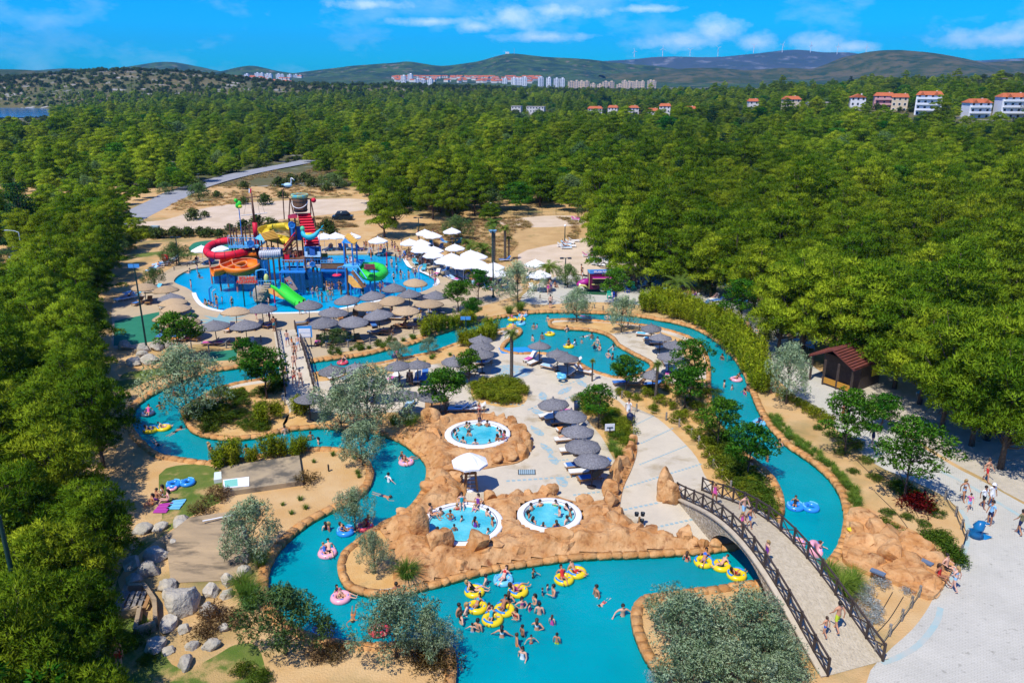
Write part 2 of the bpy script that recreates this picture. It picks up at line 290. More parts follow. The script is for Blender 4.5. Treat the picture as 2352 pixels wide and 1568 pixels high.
for t in tessellate_polygon(allp):
    a, b, c = (flat[i] for i in t); fs.append(tuple(t) if (b - a).cross(c - a).z > 0 else tuple(reversed(t)))
gm.add(flat, fs)
for poly in (wOB, wSP):                                         # basin walls
    n = len(poly); gm.add([Vector((p.x, p.y, 0)) for p in poly] + [Vector((p.x, p.y, -1.4)) for p in poly], [(i, (i + 1) % n, (i + 1) % n + n, i + n) for i in range(n)])
# far sheet, rings that widen to the horizon
NA, RA = 150, []
r = 60.0
rings = []
while r < 8300:
    rings.append(r); r *= 1.045 if r < 3000 else 1.25
def ring_pt(i, k):
    a = -math.pi * .36 + 2 * math.pi * .36 * i / NA; r = rings[k]; x, y = r * math.sin(a), r * math.cos(a)
    ins = max(abs(x) / 150, abs(y - 112) / 103)
    z = terr(x, y) if r > 180 else 0
    return Vector((x, y, z if ins > 1.0 else -1.6 if ins < .97 else -.04))
o = len(gm.v); vs = [ring_pt(i, k) for k in range(len(rings)) for i in range(NA + 1)]
fs = []
for k in range(len(rings) - 1):
    for i in range(NA):
        q = (k * (NA + 1) + i, k * (NA + 1) + i + 1, (k + 1) * (NA + 1) + i + 1, (k + 1) * (NA + 1) + i)
        if all(vs[j].z < -1.5 and rings[k] < 300 for j in q): continue
        fs.append(q[::-1])
gm.add(vs, fs, 1)
M_far = mat('far_ground', (.15, .115, .045), (.055, .075, .018), .025, .95, c3=(.34, .32, .29), s3=.04, lo3=.57, hi3=.64, detail=7)
struct(gm.obj('ground', [M_soil, M_far]))
def sheet(name, poly, z, m, kind='structure', z0=None):
    return struct(MB().slab(poly, z if z0 is None else z0, z, 0).obj(name, m), kind)
sheet('lagoon_floor', wOB, -1.35, M_poolfloor); sheet('splash_pool_floor', wSP, -.42, M_bluefloor)
sheet('lagoon_water', wOB, ZW, M_water); sheet('splash_pool_water', wSP, ZW, M_blue)
sheet('island_terrace', wIB, .0, M_pave, z0=-1.3)
sheet('sea', [Vector((-1500, 800, 0)), Vector((-380, 800, 0)), Vector((-430, 1110, 0)), Vector((-1500, 1150, 0))], SEA_Z, M_sea)
def zone(name, pts, m, lv=1, n=3): return sheet(name, PP(pts, n), .004 * lv, m)
zone('planting_bed', [(425,945),(440,978),(487,998),(534,1002),(581,998),(650,980),(664,940),(645,910),(652,876),(600,880),(540,890),(480,908)], M_sand)
zone('planting_bed', [(652,984),(735,974),(840,981),(905,1000),(940,1012),(965,975),(985,955),(930,948),(860,948),(780,950),(700,945),(668,945)], M_sand)
zone('planting_bed', [(708,862),(796,851),(861,840),(958,820),(1031,799),(1110,775),(1150,762),(1150,772),(1100,800),(1040,828),(960,842),(880,862),(800,868),(722,876)], M_sand)
zone('planting_bed', [(1266,742),(1320,738),(1410,743),(1500,757),(1580,785),(1612,810),(1616,840),(1590,845),(1560,800),(1520,770),(1460,760),(1400,766),(1353,753),(1282,749)], M_sand)
zone('planting_bed', [(1425,885),(1480,880),(1560,880),(1620,870),(1626,900),(1640,965),(1690,1034),(1740,1078),(1775,1112),(1788,1150),(1780,1196),(1740,1190),(1690,1160),(1645,1125),(1618,1090),(1600,1050),(1560,1005),(1510,960),(1460,935),(1425,915)], M_sand)
zone('planting_bed', [(1332,915),(1360,900),(1420,920),(1450,965),(1452,1000),(1440,1040),(1425,1070),(1405,1045),(1380,1000),(1345,960)], M_sand)
zone('planting_bed', [(1083,885),(1110,873),(1200,880),(1212,910),(1195,932),(1150,934),(1090,918)], M_sand)
zone('planting_bed', [(790,1290),(800,1262),(850,1222),(890,1210),(905,1260),(930,1330),(880,1352),(810,1340)], M_sand)
zone('lawn', [(0,1740),(640,1740),(622,1600),(612,1545),(590,1482),(540,1480),(500,1502),(440,1532),(395,1525),(370,1480),(340,1420),(300,1380),(270,1330),(310,1260),(372,1190),(365,1090),(430,1066),(500,1078),(522,1140),(430,1190),(290,1300),(250,1400),(200,1568),(60,1600)], M_lawn)
zone('lawn', [(270,900),(330,880),(420,850),(500,838),(480,826),(400,840),(330,850),(280,860)], M_lawn)
zone('lawn', [(1420,690),(1460,668),(1560,690),(1640,720),(1740,760),(1860,850),(1820,870),(1770,830),(1740,785),(1680,738),(1600,715),(1500,705)], M_lawn)
zone('lawn', [(280,600),(330,590),(420,590),(470,582),(450,575),(400,575),(300,585)], M_lawn)
zone('path', [(1560,695),(1610,702),(1680,742),(1738,790),(1765,850),(1830,905),(1870,935),(1930,995),(2010,1065),(2080,1097),(2160,1135),(2212,1180),(2224,1235),(2200,1295),(2155,1345),(2135,1390),(2095,1445),(2030,1505),(1990,1568),(1990,1740),(2900,1740),(2700,1350),(2352,1158),(2250,1101),(2190,1070),(2100,1014),(2010,944),(1940,892),(1880,850),(1820,800),(1800,750),(1760,700),(1700,655),(1640,660)], M_path, 2)
zone('gravel_strip', [(1945,888),(2015,940),(2105,1009),(2195,1065),(2255,1096),(2352,1152),(2600,1260),(2700,1100),(2600,900),(2300,820),(2050,800),(1900,830)], M_gravel, 1)
zone('path', [(1195,690),(1230,655),(1290,632),(1420,640),(1560,694),(1600,716),(1540,716),(1440,697),(1330,694),(1250,700)], M_path, 2)
paveo = PP([(258,745),(258,700),(290,668),(350,640),(400,612),(440,598),(520,582),(600,575),(700,566),(830,566),(900,570),(960,582),(1040,600),(1120,620),(1180,640),(1200,670),(1150,690),(1080,712),(1020,742),(960,768),(880,795),(790,808),(700,824),(630,830),(560,806),(460,790),(430,795),(370,800),(330,802),(262,800)], 3)
pp = [paveo, wSP]; fl = [v for l in pp for v in l]; fs = []
for t in tessellate_polygon(pp):
    a, b, c = (fl[i] for i in t); fs.append(tuple(t) if (b - a).cross(c - a).z > 0 else tuple(reversed(t)))
struct(MB().add([Vector((v.x, v.y, .004)) for v in fl], fs).obj('pool_deck', mat('deck_paving', (.47, .36, .22), (.41, .32, .20), .4, .85, .1, 6, c3=(.30, .23, .13), s3=.25, lo3=.58, hi3=.72)))
zone('green_court', [(261,794),(263,737),(366,716),(366,782),(300,792)], M_court, 2, 1)
zone('green_court', [(480,830),(482,808),(545,802),(543,826)], M_court, 2, 1)
zone('green_court', [(433,572),(440,562),(452,556),(486,552),(530,553),(560,558),(545,573),(500,577),(450,578)], M_court, 2)
zone('dirt_track', [(300,512),(380,505),(460,480),(560,466),(680,460),(800,456),(850,462),(860,478),(760,492),(640,505),(520,525),(430,530),(330,527)], mat('pale_dirt', (.60, .47, .33), (.50, .38, .25), .25, .95, .2, 3), 1)
zone('dirt_track', [(1150,507),(1250,496),(1335,498),(1335,516),(1250,522),(1170,520)], MC['pale_dirt'], 2)
zone('dirt_track', [(1190,585),(1280,560),(1360,545),(1440,560),(1470,610),(1400,640),(1300,630),(1220,640)], MC['pale_dirt'], 2)
zone('dry_field', [(960,520),(1080,500),(1180,492),(1340,498),(1340,560),(1240,590),(1130,610),(1040,590),(980,560)], mat('dry_field', (.50, .32, .13), (.42, .26, .10), .3, .95, .4, 4, c3=(.24, .19, .06), s3=.4, lo3=.58, hi3=.7), 1)
# road
rd = [(270,516),(300,499),(330,484),(400,450),(450,431),(500,416),(560,401),(620,388),(665,379),(700,371),(712,368)]
rp = PP(rd, 4, 0, False); mb = MB(); vs = []
for i, p in enumerate(rp):
    d = (rp[min(i + 1, len(rp) - 1)] - rp[max(i - 1, 0)]).normalized(); nn = Vector((-d.y, d.x, 0))
    vs += [Vector((q.x, q.y, max(.012, terr(q.x, q.y) + .3 if q.length > 215 else .012))) for q in (p + nn * 3.6, p - nn * 3.6)]
mb.add(vs, [(2 * i, 2 * i + 1, 2 * i + 3, 2 * i + 2) for i in range(len(rp) - 1)]); struct(mb.obj('road', M_asph))
zone('service_road', [(-60,700),(0,640),(30,560),(60,545),(110,545),(60,580),(30,660),(0,760)], M_asph, 1)
# kerbs: every stone a piece
def unit_stone(name, seed):
    bm = bmesh.new(); bmesh.ops.create_cube(bm, size=1); bmesh.ops.bevel(bm, geom=bm.edges[:] + bm.verts[:], offset=.11, segments=2, affect='EDGES')
    for v in bm.verts: v.co += Vector((noise.noise(v.co * 2.3 + Vector((seed, 0, 0))), noise.noise(v.co * 2.3 + Vector((0, seed, 0))), noise.noise(v.co * 2.1 + Vector((0, 0, seed))))) * .07
    me = bpy.data.meshes.new(name); bm.to_mesh(me); bm.free(); me.polygons.foreach_set('use_smooth', [True] * len(me.polygons)); return me
KS = [unit_stone('stone', 3.1 * i) for i in range(9)]
for k in KS: k.materials.append(M_kerb)
def along(pts, step, closed=True):
    pts = pts + ([pts[0]] if closed else []); out = []; acc = 0.0; nxt = step / 2
    for a, b in zip(pts, pts[1:]):
        l = (b - a).length
        while nxt <= acc + l and l > 1e-6: out.append((a + (b - a) * ((nxt - acc) / l), (b - a) / l)); nxt += step
        acc += l
    return out
def rim(label, pts, step, w, h, off, closed=True, group=None):
    root = thing('stone_kerb', label, 'kerb', (0, 0, 0), 0, group)
    pts = pts + [pts[0]]; cum = [0.0]
    for a, b in zip(pts, pts[1:]): cum.append(cum[-1] + (b - a).length)
    def at_(d):
        k = max(0, min(len(pts) - 2, __import__('bisect').bisect_right(cum, d) - 1)); l = max(1e-6, cum[k + 1] - cum[k]); return pts[k].lerp(pts[k + 1], (d - cum[k]) / l)
    d0 = 0.0
    while d0 < cum[-1] - .1:
        ln = min(step * R.uniform(.6, 1.42), cum[-1] - d0); a, b = at_(d0), at_(d0 + ln); d0 += ln; t = (b - a).normalized(); p = (a + b) / 2
        if p.y < 22: continue
        nrm = Vector((-t.y, t.x, 0)); q = p + nrm * off
        s = link('stone', R.choice(KS), root, (q.x, q.y, -.06 + R.uniform(-.02, .03)), math.atan2(t.y, t.x))
        s.scale = (ln * 1.03, w * R.uniform(.95, 1.1), h)
    return root
def length(p): return sum((a - b).length for a, b in zip(p, p[1:] + p[:1]))
def signed(p): return sum(a.x * b.y - b.x * a.y for a, b in zip(p, p[1:] + p[:1]))
sg = 1 if signed(wOB) > 0 else -1
rim('rounded orange stones edging the outer bank of the lazy river', wOB, length(wOB) / 288, .55, .5, -.12 * sg)
sg = 1 if signed(wIB) > 0 else -1
rim('rounded orange stones edging the island terrace', wIB, length(wIB) / 288, .44, .44, .12 * sg)
def strip(name, pts, w, z, m, h=.02):
    mb = MB(); vs = []; n = len(pts)
    for i, p in enumerate(pts):
        d = (pts[min(i + 1, n - 1)] - pts[max(i - 1, 0)]).normalized(); nn = Vector((-d.y, d.x, 0)) * (w / 2)
        vs += [Vector((p.x + nn.x, p.y + nn.y, z)), Vector((p.x - nn.x, p.y - nn.y, z))]
    mb.add(vs, [(2 * i, 2 * i + 1, 2 * i + 3, 2 * i + 2) for i in range(n - 1)]); return mb.obj(name, m)
struct(strip('pool_edge', PP([(445,672),(452,688),(468,703),(502,713),(557,719),(633,719),(684,718),(747,715),(781,709),(823,700),(886,687)], 4, 0, False), .55, .012, M_white))
struct(strip('pool_edge', PP([(929,593),(934,603),(941,612),(960,620),(981,629),(1000,639),(1005,648),(998,656)], 4, 0, False), .6, .012, M_white))
# inlaid rows of blue tiles and leaf shaped inlays in the terrace
mb = MB()
def tiles(x0, y0, x1, y1, n, s=.3):
    a, b = P(x0, y0), P(x1, y1); d = (b - a); an = math.atan2(d.y, d.x)
    s = min(s, d.length / (n - 1) * .55)
    for i in range(n): p = a + d * (i / (n - 1)); mb.box((p.x, p.y, .004), (s * 1.15, s, .006), an)
for t in [(1459,976,1500,955,11,.2),(1474,1017,1544,984,14,.22),(1471,1066,1575,1024,19,.24),(1432,1120,1608,1066,22,.24),(1425,1172,1507,1155,8,.28),(1509,1210,1587,1193,8,.28),(1167,1104,1317,1094,13,.26),(1320,1136,1385,1128,7,.28),(1268,1059,1303,1055,5,.26),(1300,915,1345,900,7,.22),(1215,940,1260,920,7,.2),(1290,884,1305,868,4,.2),(1130,925,1200,930,9,.2),(1310,880,1345,865,6,.2),(1420,1180,1424,1179,2,.2)]: tiles(*t)
struct(mb.obj('inlaid_tiles', M_tile), 'stuff')
def leaf(x, y, L_, w, an):
    c = P(x, y); pts = []
    for i in range(20):
        t = i / 20 * 2 * math.pi; px, py = L_ / 2 * math.cos(t), w / 2 * math.sin(t)
        pts.append(Vector((c.x + px * math.cos(an) - py * math.sin(an), c.y + px * math.sin(an) + py * math.cos(an), 0)))
    t1 = [Vector((c.x + a * math.cos(an) - b * math.sin(an), c.y + a * math.sin(an) + b * math.cos(an), 0)) for a, b in ((L_ * .48, 0), (L_ * .58, w * .24), (L_ * .58, -w * .24))]
    struct(MB().slab(pts, .009, .009).slab(t1, .007, .007).obj('fish_inlay', M_fish))
for a in [(1336,880,2.0,.75,1.9),(1297,897,2.2,.8,1.0),(1247,910,2.0,.8,1.6),(1237,947,1.9,.8,2.2),(1234,990,2.1,.75,2.0),(1256,1030,1.9,.65,2.0),(1271,1055,1.7,.7,1.8),(1291,1105,1.7,.8,1.7)]: leaf(*a)
c = P(1173, 853); struct(MB().lathe([(0, .008), (2.0, .008)], (c.x, c.y, 0), 40).obj('round_inlay', M_fish))
c = P(1191, 803); struct(MB().slab([Vector((c.x + a, c.y + b, 0)) for a, b in ((-2.2, .6), (-1.8, -1.2), (1.2, -1.2), (2.0, -.3), (.8, .9))], .01, .01).obj('blue_mat', cm(.02, .25, .62)))
c = P(505, 735); star = []
for i in range(20): t = i * math.pi / 10; r_ = 3.4 if i % 2 == 0 else 1.2; star.append(Vector((c.x + r_ * math.cos(t), c.y + r_ * math.sin(t), 0)))
struct(MB().slab(star, .012, .012).obj('star_inlay', mat('pale_teal', (.20, .36, .36), rough=.7)))
for ln in [[(2206,1170),(2222,1200),(2222,1240),(2205,1290),(2180,1330)],[(2160,1395),(2150,1430),(2110,1480),(2060,1510),(2025,1522)],[(2160,1082),(2230,1117),(2352,1190),(2450,1250)],[(1745,805),(1770,850),(1830,908),(1880,945)],[(1640,708),(1700,745),(1740,790)]]:
    struct(strip('path_edging', PP(ln, 4, 0, False), .32, .014, mat('teal_edging', (.30, .42, .40), (.42, .42, .36), 1.0, .8)))
# ---------------------------------------------------------------- distant hills
def hillmat(name, ca, cb, cc, s, s3, lo3=.55, hi3=.62, lo=.42, hi=.58): return mat(name, ca, cb, s, .95, detail=9, lo=lo, hi=hi, c3=cc, s3=s3, lo3=lo3, hi3=hi3)
def ridge(prof, Y, depth, m, amp=10.0, base=-20.0, back=.8, cols=160, rows=26, ns=.004):
    x0, x1 = prof[0][0], prof[-1][0]; vs = []; fs = []
    pr = smooth(prof, 8, False)
    def yy(x):
        for a, b in zip(pr, pr[1:]):
            if a.x <= x <= b.x: return a.y + (b.y - a.y) * (x - a.x) / max(1e-6, b.x - a.x)
        return pr[-1].y
    for i in range(cols + 1):
        px = x0 + (x1 - x0) * i / cols; c = Q(px, yy(px), Y); ht = c.z - base
        for j in range(rows + 1):
            t = -1 + (1 + back) * j / rows                       # -1 front foot, 0 crest, +back
            u = abs(t); k = (1 - u) ** 1.15 if t < 0 else max(0, 1 - (u / back) ** 1.6)
            y = Y + t * depth; x = c.x * (1 + .02 * t)
            n_ = noise.fractal((x * ns, y * ns, Y * .01), 1.0, 2.1, 4)
            rg = abs(noise.noise((x * ns * .6, y * ns * .25, 7)))
            vs.append(Vector((x, y, base + ht * k + amp * n_ * min(1, u * 4) * (k ** .5) - amp * 1.6 * rg * (u * 4 if u < .25 else 1) * k)))
    w = rows + 1
    for i in range(cols):
        for j in range(rows): fs.append((i * w + j, (i + 1) * w + j, (i + 1) * w + j + 1, i * w + j + 1))
    return struct(MB().add(vs, fs).obj('hills', m, None, True))
H_green = hillmat('green_hill', (.010, .034, .006), (.040, .082, .008), (.15, .12, .07), .014, .022, .56, .68)
H_brown = hillmat('brown_hill', (.032, .052, .010), (.095, .082, .03), (.014, .042, .007), .014, .024, .50, .60)
H_blue = hillmat('far_hill', (.05, .06, .045), (.035, .05, .025), (.20, .19, .18), .004, .006, .54, .66)
ridge([(1180,150),(1430,136),(1520,128),(1640,130),(1740,121),(1830,112),(1900,118),(1960,119),(2020,128),(2200,140),(2480,125),(2700,120)], 7000, 1600, H_blue, 60, -60, ns=.0011)
ridge([(-160,170),(60,162),(150,157),(240,164),(300,150),(375,141),(450,152),(510,164),(600,170)], 4200, 700, H_green, 20, -30)
ridge([(430,172),(500,163),(570,150),(640,164),(700,172)], 3600, 500, H_green, 14, -30)
ridge([(620,176),(690,166),(760,156),(830,148),(900,143),(940,140),(1010,150),(1060,146),(1100,140),(1150,126),(1180,122),(1250,128),(1330,134),(1430,143),(1500,149),(1580,160),(1680,168)], 3700, 900, H_green, 26, -30, ns=.003)
ridge([(1380,172),(1480,164),(1560,157),(1640,152),(1720,156),(1800,152),(1870,156),(1920,146),(1985,122),(2060,113),(2130,117),(2200,130),(2260,142),(2352,140),(2480,135),(2700,150)], 2900, 900, H_brown, 30, -30, ns=.003)
ridge([(-300,160),(-100,158),(40,160),(110,165),(190,172),(260,180)], 2100, 400, H_brown, 12, -30)
# ---------------------------------------------------------------- foliage builders
import numpy as np
def crown(name, clumps, per, blades, ln, wd, m, seed, up=.35, droop=0.0, spread=.7, shell=.45, zmin=-1.0):
    g = np.random.default_rng(seed); V = []; N = []; T = []
    for (c, r) in clumps:
        n = max(3, int(per * (r[0] * r[1] * r[2]) ** (2 / 3))) if per > 0 else -per
        u = g.normal(size=(n, 3)); u /= np.linalg.norm(u, axis=1)[:, None]
        pos = np.array(c) + u * np.array(r) * (shell + (1 - shell) * g.random((n, 1)) ** .5)
        u[:, 2] = np.where(u[:, 2] < zmin, np.abs(u[:, 2]), u[:, 2]); pos = np.array(c) + u * np.array(r) * (shell + (1 - shell) * g.random((n, 1)) ** .5); nrm = u + np.array((0, 0, .35)); nrm /= np.linalg.norm(nrm, axis=1)[:, None]; tt = g.random()
        for b in range(blades):
            d = u + np.array((0, 0, up - droop)) + g.normal(size=(n, 3)) * spread; d /= np.linalg.norm(d, axis=1)[:, None]
            sd_ = np.cross(d, g.normal(size=(n, 3))); sd_ /= np.linalg.norm(sd_, axis=1)[:, None] + 1e-9
            l = ln * (.6 + .8 * g.random((n, 1))); w = wd * (.7 + .6 * g.random((n, 1)))
            mid = pos + d * l * .45
            tri = np.stack([pos, mid + sd_ * w * .5, pos + d * l, mid - sd_ * w * .5], 1)
            V.append(tri.reshape(-1, 3)); nn = np.repeat(nrm, 4, 0); N.append(nn)
            T.append(np.repeat(np.clip(tt + g.normal(size=n) * .22, 0, 1), 4))
    V = np.concatenate(V); N = np.concatenate(N); T = np.concatenate(T); k = len(V) // 4
    me = bpy.data.meshes.new(name); me.vertices.add(len(V)); me.vertices.foreach_set('co', V.ravel().astype('f'))
    me.loops.add(k * 4); me.loops.foreach_set('vertex_index', np.arange(k * 4, dtype='i'))
    me.polygons.add(k); me.polygons.foreach_set('loop_start', np.arange(0, k * 4, 4, dtype='i'))
    me.polygons.foreach_set('use_smooth', np.ones(k, dtype=bool))
    me.update(calc_edges=True); a = me.attributes.new('t', 'FLOAT', 'POINT'); a.data.foreach_set('value', T.astype('f'))
    me.normals_split_custom_set_from_vertices([tuple(x) for x in N]); me.materials.append(m); return me
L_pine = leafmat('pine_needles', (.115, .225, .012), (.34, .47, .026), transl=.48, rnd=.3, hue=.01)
L_cedar = leafmat('cedar_needles', (.02, .085, .035), (.045, .13, .055))
L_leaf = leafmat('green_leaves', (.045, .20, .014), (.13, .33, .028))
L_silver = leafmat('silver_leaves', (.31, .47, .23), (.56, .69, .42), transl=.38)
L_olive = leafmat('olive_leaves', (.12, .23, .06), (.24, .37, .115), transl=.35)
L_bamboo = leafmat('bamboo_leaves', (.26, .36, .015), (.50, .57, .03))
L_shrub = leafmat('shrub_leaves', (.20, .29, .018), (.41, .45, .035))
L_dshrub = leafmat('dark_shrub_leaves', (.10, .21, .018), (.21, .31, .035))
L_grass = leafmat('grass_blades', (.085, .18, .018), (.20, .30, .045))
L_red = leafmat('red_leaves', (.16, .008, .015), (.24, .02, .03))
L_dry = leafmat('dry_shrub_leaves', (.20, .12, .045), (.28, .19, .08))
L_white = leafmat('white_flowers', (.58, .68, .66), (.80, .84, .82))
L_straw = leafmat('straw_blades', (.40, .28, .10), (.56, .42, .19))
L_palm = leafmat('palm_fronds', (.10, .18, .02), (.22, .28, .05))
L_brush = leafmat('scrub_leaves', (.07, .125, .028), (.14, .195, .05))
def limb_trunk(name, h, r, ends, seed, lean=0.0, m=None):
    g = random.Random(seed); mb = MB(); top = Vector((g.uniform(-.4, .4) + lean, g.uniform(-.4, .4), h)); k = 5
    pts = [Vector((top.x * (i / k) ** 1.4 + g.uniform(-.06, .06) * h * .1, top.y * (i / k) ** 1.4 + g.uniform(-.06, .06) * h * .1, h * i / k - (.3 if i == 0 else 0))) for i in range(k + 1)]
    mb.path(pts, [r * (1.25 if i == 0 else 1 - .8 * i / k) for i in range(k + 1)], 7)
    for e in ends:
        e = Vector(e); i = min(k, max(1, int(k * min(.95, max(.15, (e.z - .6) / h * .8))))); a = pts[i]
        md = (a + e) / 2 + Vector((0, 0, -.12 * (e - a).length + g.uniform(-.2, .2)))
        mb.path([a, md, e], [r * .38, r * .24, r * .06], 5)
    return mb.mesh(name, m or M_bark, True)
def pine(v):
    g = random.Random(100 + v); h = [9.6, 8.2, 12.0, 9.0, 10.6][v]; rx = [3.3, 3.8, 2.7, 3.5, 3.9][v]; cl = []
    tries = 0
    while len(cl) < 58 and tries < 4000:
        tries += 1; t = g.random() ** .75; z = h * (.26 + .72 * t); rr = rx * (math.sin(min(1, .18 + (1 - t) * 1.25) * math.pi / 2) ** .8) * (.72 + .5 * noise.noise((v * 7 + z * .5, g.random() * .2, 3)))
        a = g.random() * 2 * math.pi; q = rr * (1 - .72 * g.random() ** 2.2)
        lob = 1 + .22 * math.sin(3 * a + v + z * .8); c = Vector((q * lob * math.cos(a), q * lob * math.sin(a), z))
        if any((c - k[0]).length < 1.0 for k in cl): continue
        s = g.uniform(.7, 1.25) * (1.12 - .35 * t); cl.append((c, (s, s, s * .55)))
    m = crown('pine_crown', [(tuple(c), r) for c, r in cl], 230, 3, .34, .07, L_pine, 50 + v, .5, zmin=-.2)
    return limb_trunk('pine_trunk', h * .9, .2, [c for c, _ in cl[::3]], v), m
def cedar(v):
    g = random.Random(300 + v); h = 13; cl = []
    for k in range(13):
        z = 1.8 + k * .85; rr = 4.6 * (1 - z / (h + .6)) ** .85
        for i in range(max(4, int(rr * 4.2))):
            a = g.random() * 6.28; q = rr * g.uniform(.35, 1); s = g.uniform(.6, .95); cl.append(((q * math.cos(a), q * math.sin(a), z + q * .03), (s * 1.25, s * 1.25, s * .22)))
    return limb_trunk('cedar_trunk', h, .26, [c[0] for c in cl[::4]], v), crown('cedar_crown', cl, 80, 3, .42, .12, L_cedar, 70 + v, .1)
def leafy(v):
    g = random.Random(500 + v); h = [4.6, 5.2, 4.2, 5.8][v]; rx = [2.0, 2.3, 1.7, 2.5][v]; cl = []
    for k in range(66):
        t = g.random(); z = h * (.46 + .54 * t); rr = rx * math.sqrt(max(.05, 1 - (2 * t - .75) ** 2 * .75)); a = g.random() * 6.28; q = rr * g.random() ** .55; s = g.uniform(.32, .62)
        cl.append(((q * math.cos(a), q * math.sin(a), z), (s, s, s * .42)))
    return limb_trunk('leafy_trunk', h * .82, .085, [c[0] for c in cl[::3]], 40 + v), crown('leafy_crown', cl, 330, 3, .19, .075, L_leaf, 90 + v, .0, .12, .6)
def silver(v):
    g = random.Random(600 + v); h = [4.3, 5.0, 4.6, 3.8][v]; rx = [2.2, 2.7, 2.4, 2.0][v]; cl = []
    for k in range(92):
        t = g.random(); z = h * (.3 + .68 * t); rr = rx * math.sqrt(max(.05, 1 - (2 * t - .7) ** 2 * .7)); a = g.random() * 6.28; q = rr * (1 - .8 * g.random() ** 1.8)
        q *= 1 + .25 * math.sin(2 * a + v); s = g.uniform(.22, .45); cl.append(((q * math.cos(a), q * math.sin(a), z), (s, s, s * 1.5)))
    m = crown('silver_crown', cl, 330, 3, .17, .042, L_olive if v == 3 else L_silver, 120 + v, .0, .45, .65)
    return limb_trunk('silver_trunk', h * .85, .09, [c[0] for c in cl[::3]], 60 + v, g.uniform(-.5, .5)), m
def bushy(v):
    g = random.Random(700 + v); cl = []
    for k in range(46):
        a = g.random() * 6.28; t = g.random(); q = 1.25 * math.sqrt(max(.04, 1 - t * t)) * g.random() ** .5; s = g.uniform(.25, .42); cl.append(((q * math.cos(a), q * math.sin(a), .25 + 1.3 * t), (s, s, s * .8)))
    return cl
def frond(mb, base, a, L_, rise, fall, n=9, lw=.5, m=0):
    p0 = Vector(base); pts = []
    for i in range(n + 1):
        t = i / n; pts.append(p0 + Vector((math.cos(a) * L_ * t, math.sin(a) * L_ * t, rise * t - fall * t * t)))
    s = Vector((-math.sin(a), math.cos(a), 0))
    for i in range(n):
        d = (pts[i + 1] - pts[i])
        for sg in (-1, 1):
            for k in (.25, .75):
                q = pts[i] + d * k; w = lw * (math.sin(math.pi * min(.98, .12 + .85 * (i + k) / n)))
                mb.add([q - d * .16, q + d * .16, q + s * sg * w + d * .55 + Vector((0, 0, -.12 * w + .1))], [(0, 1, 2)], m)
    mb.path(pts, [.03 * (1 - .8 * i / n) for i in range(n + 1)], 3, m)
def palm(v):                                                    # 0 feather palm, 1 tall fan palm, 2 low young palm
    g = random.Random(800 + v); h = [1.9, 4.6, .5][v]; mb = MB(); tr = MB()
    r0 = [.3, .16, .2][v]; tr.path([Vector((math.sin(z * 2.1) * .05, 0, h * z)) for z in (-.05, .1, .3, .5, .7, .9, 1)], [r0 * 1.25, r0 * 1.1, r0, r0 * .95, r0 * .95, r0, r0 * 1.15], 9)
    for i in range(int(h / .16)): tr.lathe([(r0 * .98, .16 * i), (r0 * 1.13, .16 * i + .1), (r0 * .97, .16 * i + .14)], (math.sin(.16 * i / h * 2.1) * .05, 0, 0), 9)
    for k in range([42, 36, 24][v]):
        a = g.random() * 6.28; el = g.random()
        if v == 1: frond(mb, (0, 0, h), a, g.uniform(.55, .8), .1 + .7 * el, .35 + .5 * (1 - el), 5, .3)
        else: frond(mb, (0, 0, h), a, g.uniform(1.5, 2.1) * (1 if v == 0 else .62), .4 + 1.9 * el, .6 + 1.1 * g.random() + .5 * el, 9, .38)
    me = mb.mesh('palm_crown', L_palm); at = me.attributes.new('t', 'FLOAT', 'POINT'); at.data.foreach_set('value', [g.random() for _ in me.vertices])
    return tr.mesh('palm_trunk', mat('palm_bark', (.14, .11, .08), (.08, .065, .05), 8, .95, .5, 20)), me
def tuft(name, n, L_, w, arch, m, seed, rb=.25):
    g = random.Random(seed); mb = MB()
    for i in range(n):
        a = g.random() * 6.28; b = Vector((math.cos(a), math.sin(a), 0)); p = b * rb * g.random(); l = L_ * g.uniform(.6, 1.1); ar = arch * g.uniform(.3, 1.2); s = Vector((-b.y, b.x, 0)) * w
        q1 = p + b * l * ar * .3 + Vector((0, 0, l * .6)); q2 = p + b * l * ar + Vector((0, 0, l * (.95 - .45 * ar)))
        mb.add([p - s, p + s, q1 + s * .8, q1 - s * .8, q2], [(0, 1, 2, 3), (3, 2, 4)])
    me = mb.mesh(name, m); at = me.attributes.new('t', 'FLOAT', 'POINT'); at.data.foreach_set('value', [g.random() for _ in me.vertices]); return me
def bamboo(v):
    g = random.Random(900 + v); cl = []; st = MB()
    for k in range(20):
        x, y = g.gauss(0, .45), g.gauss(0, .45); h = g.uniform(1.4, 2.5); lx, ly = g.uniform(-.35, .35), g.uniform(-.35, .35)
        st.path([(x, y, -.1), (x + lx * .4, y + ly * .4, h * .6), (x + lx, y + ly, h)], [.018, .014, .005], 4)
        for j in range(6): t = .35 + .65 * j / 5; cl.append(((x + lx * t, y + ly * t, h * t), (.2, .2, .26)))
    return st.mesh('bamboo_stems', mat('bamboo_cane', (.30, .27, .08), rough=.6)), crown('bamboo_leaves', cl, -15, 2, .24, .06, L_bamboo, 140 + v, .1, .1, .8)
SRC = {}
for nme, fn, n in (('pine', pine, 5), ('cedar', cedar, 1), ('leafy', leafy, 4), ('silver', silver, 4), ('palm', palm, 3), ('bamboo', bamboo, 3)): SRC[nme] = [fn(i) for i in range(n)]
SH = [crown('shrub_foliage', bushy(i), 330, 2, .14, .07, L_shrub, 160 + i, .2) for i in range(3)]
SHD = [crown('shrub_foliage', bushy(i + 5), 330, 2, .14, .07, L_dshrub, 170 + i, .2) for i in range(2)]
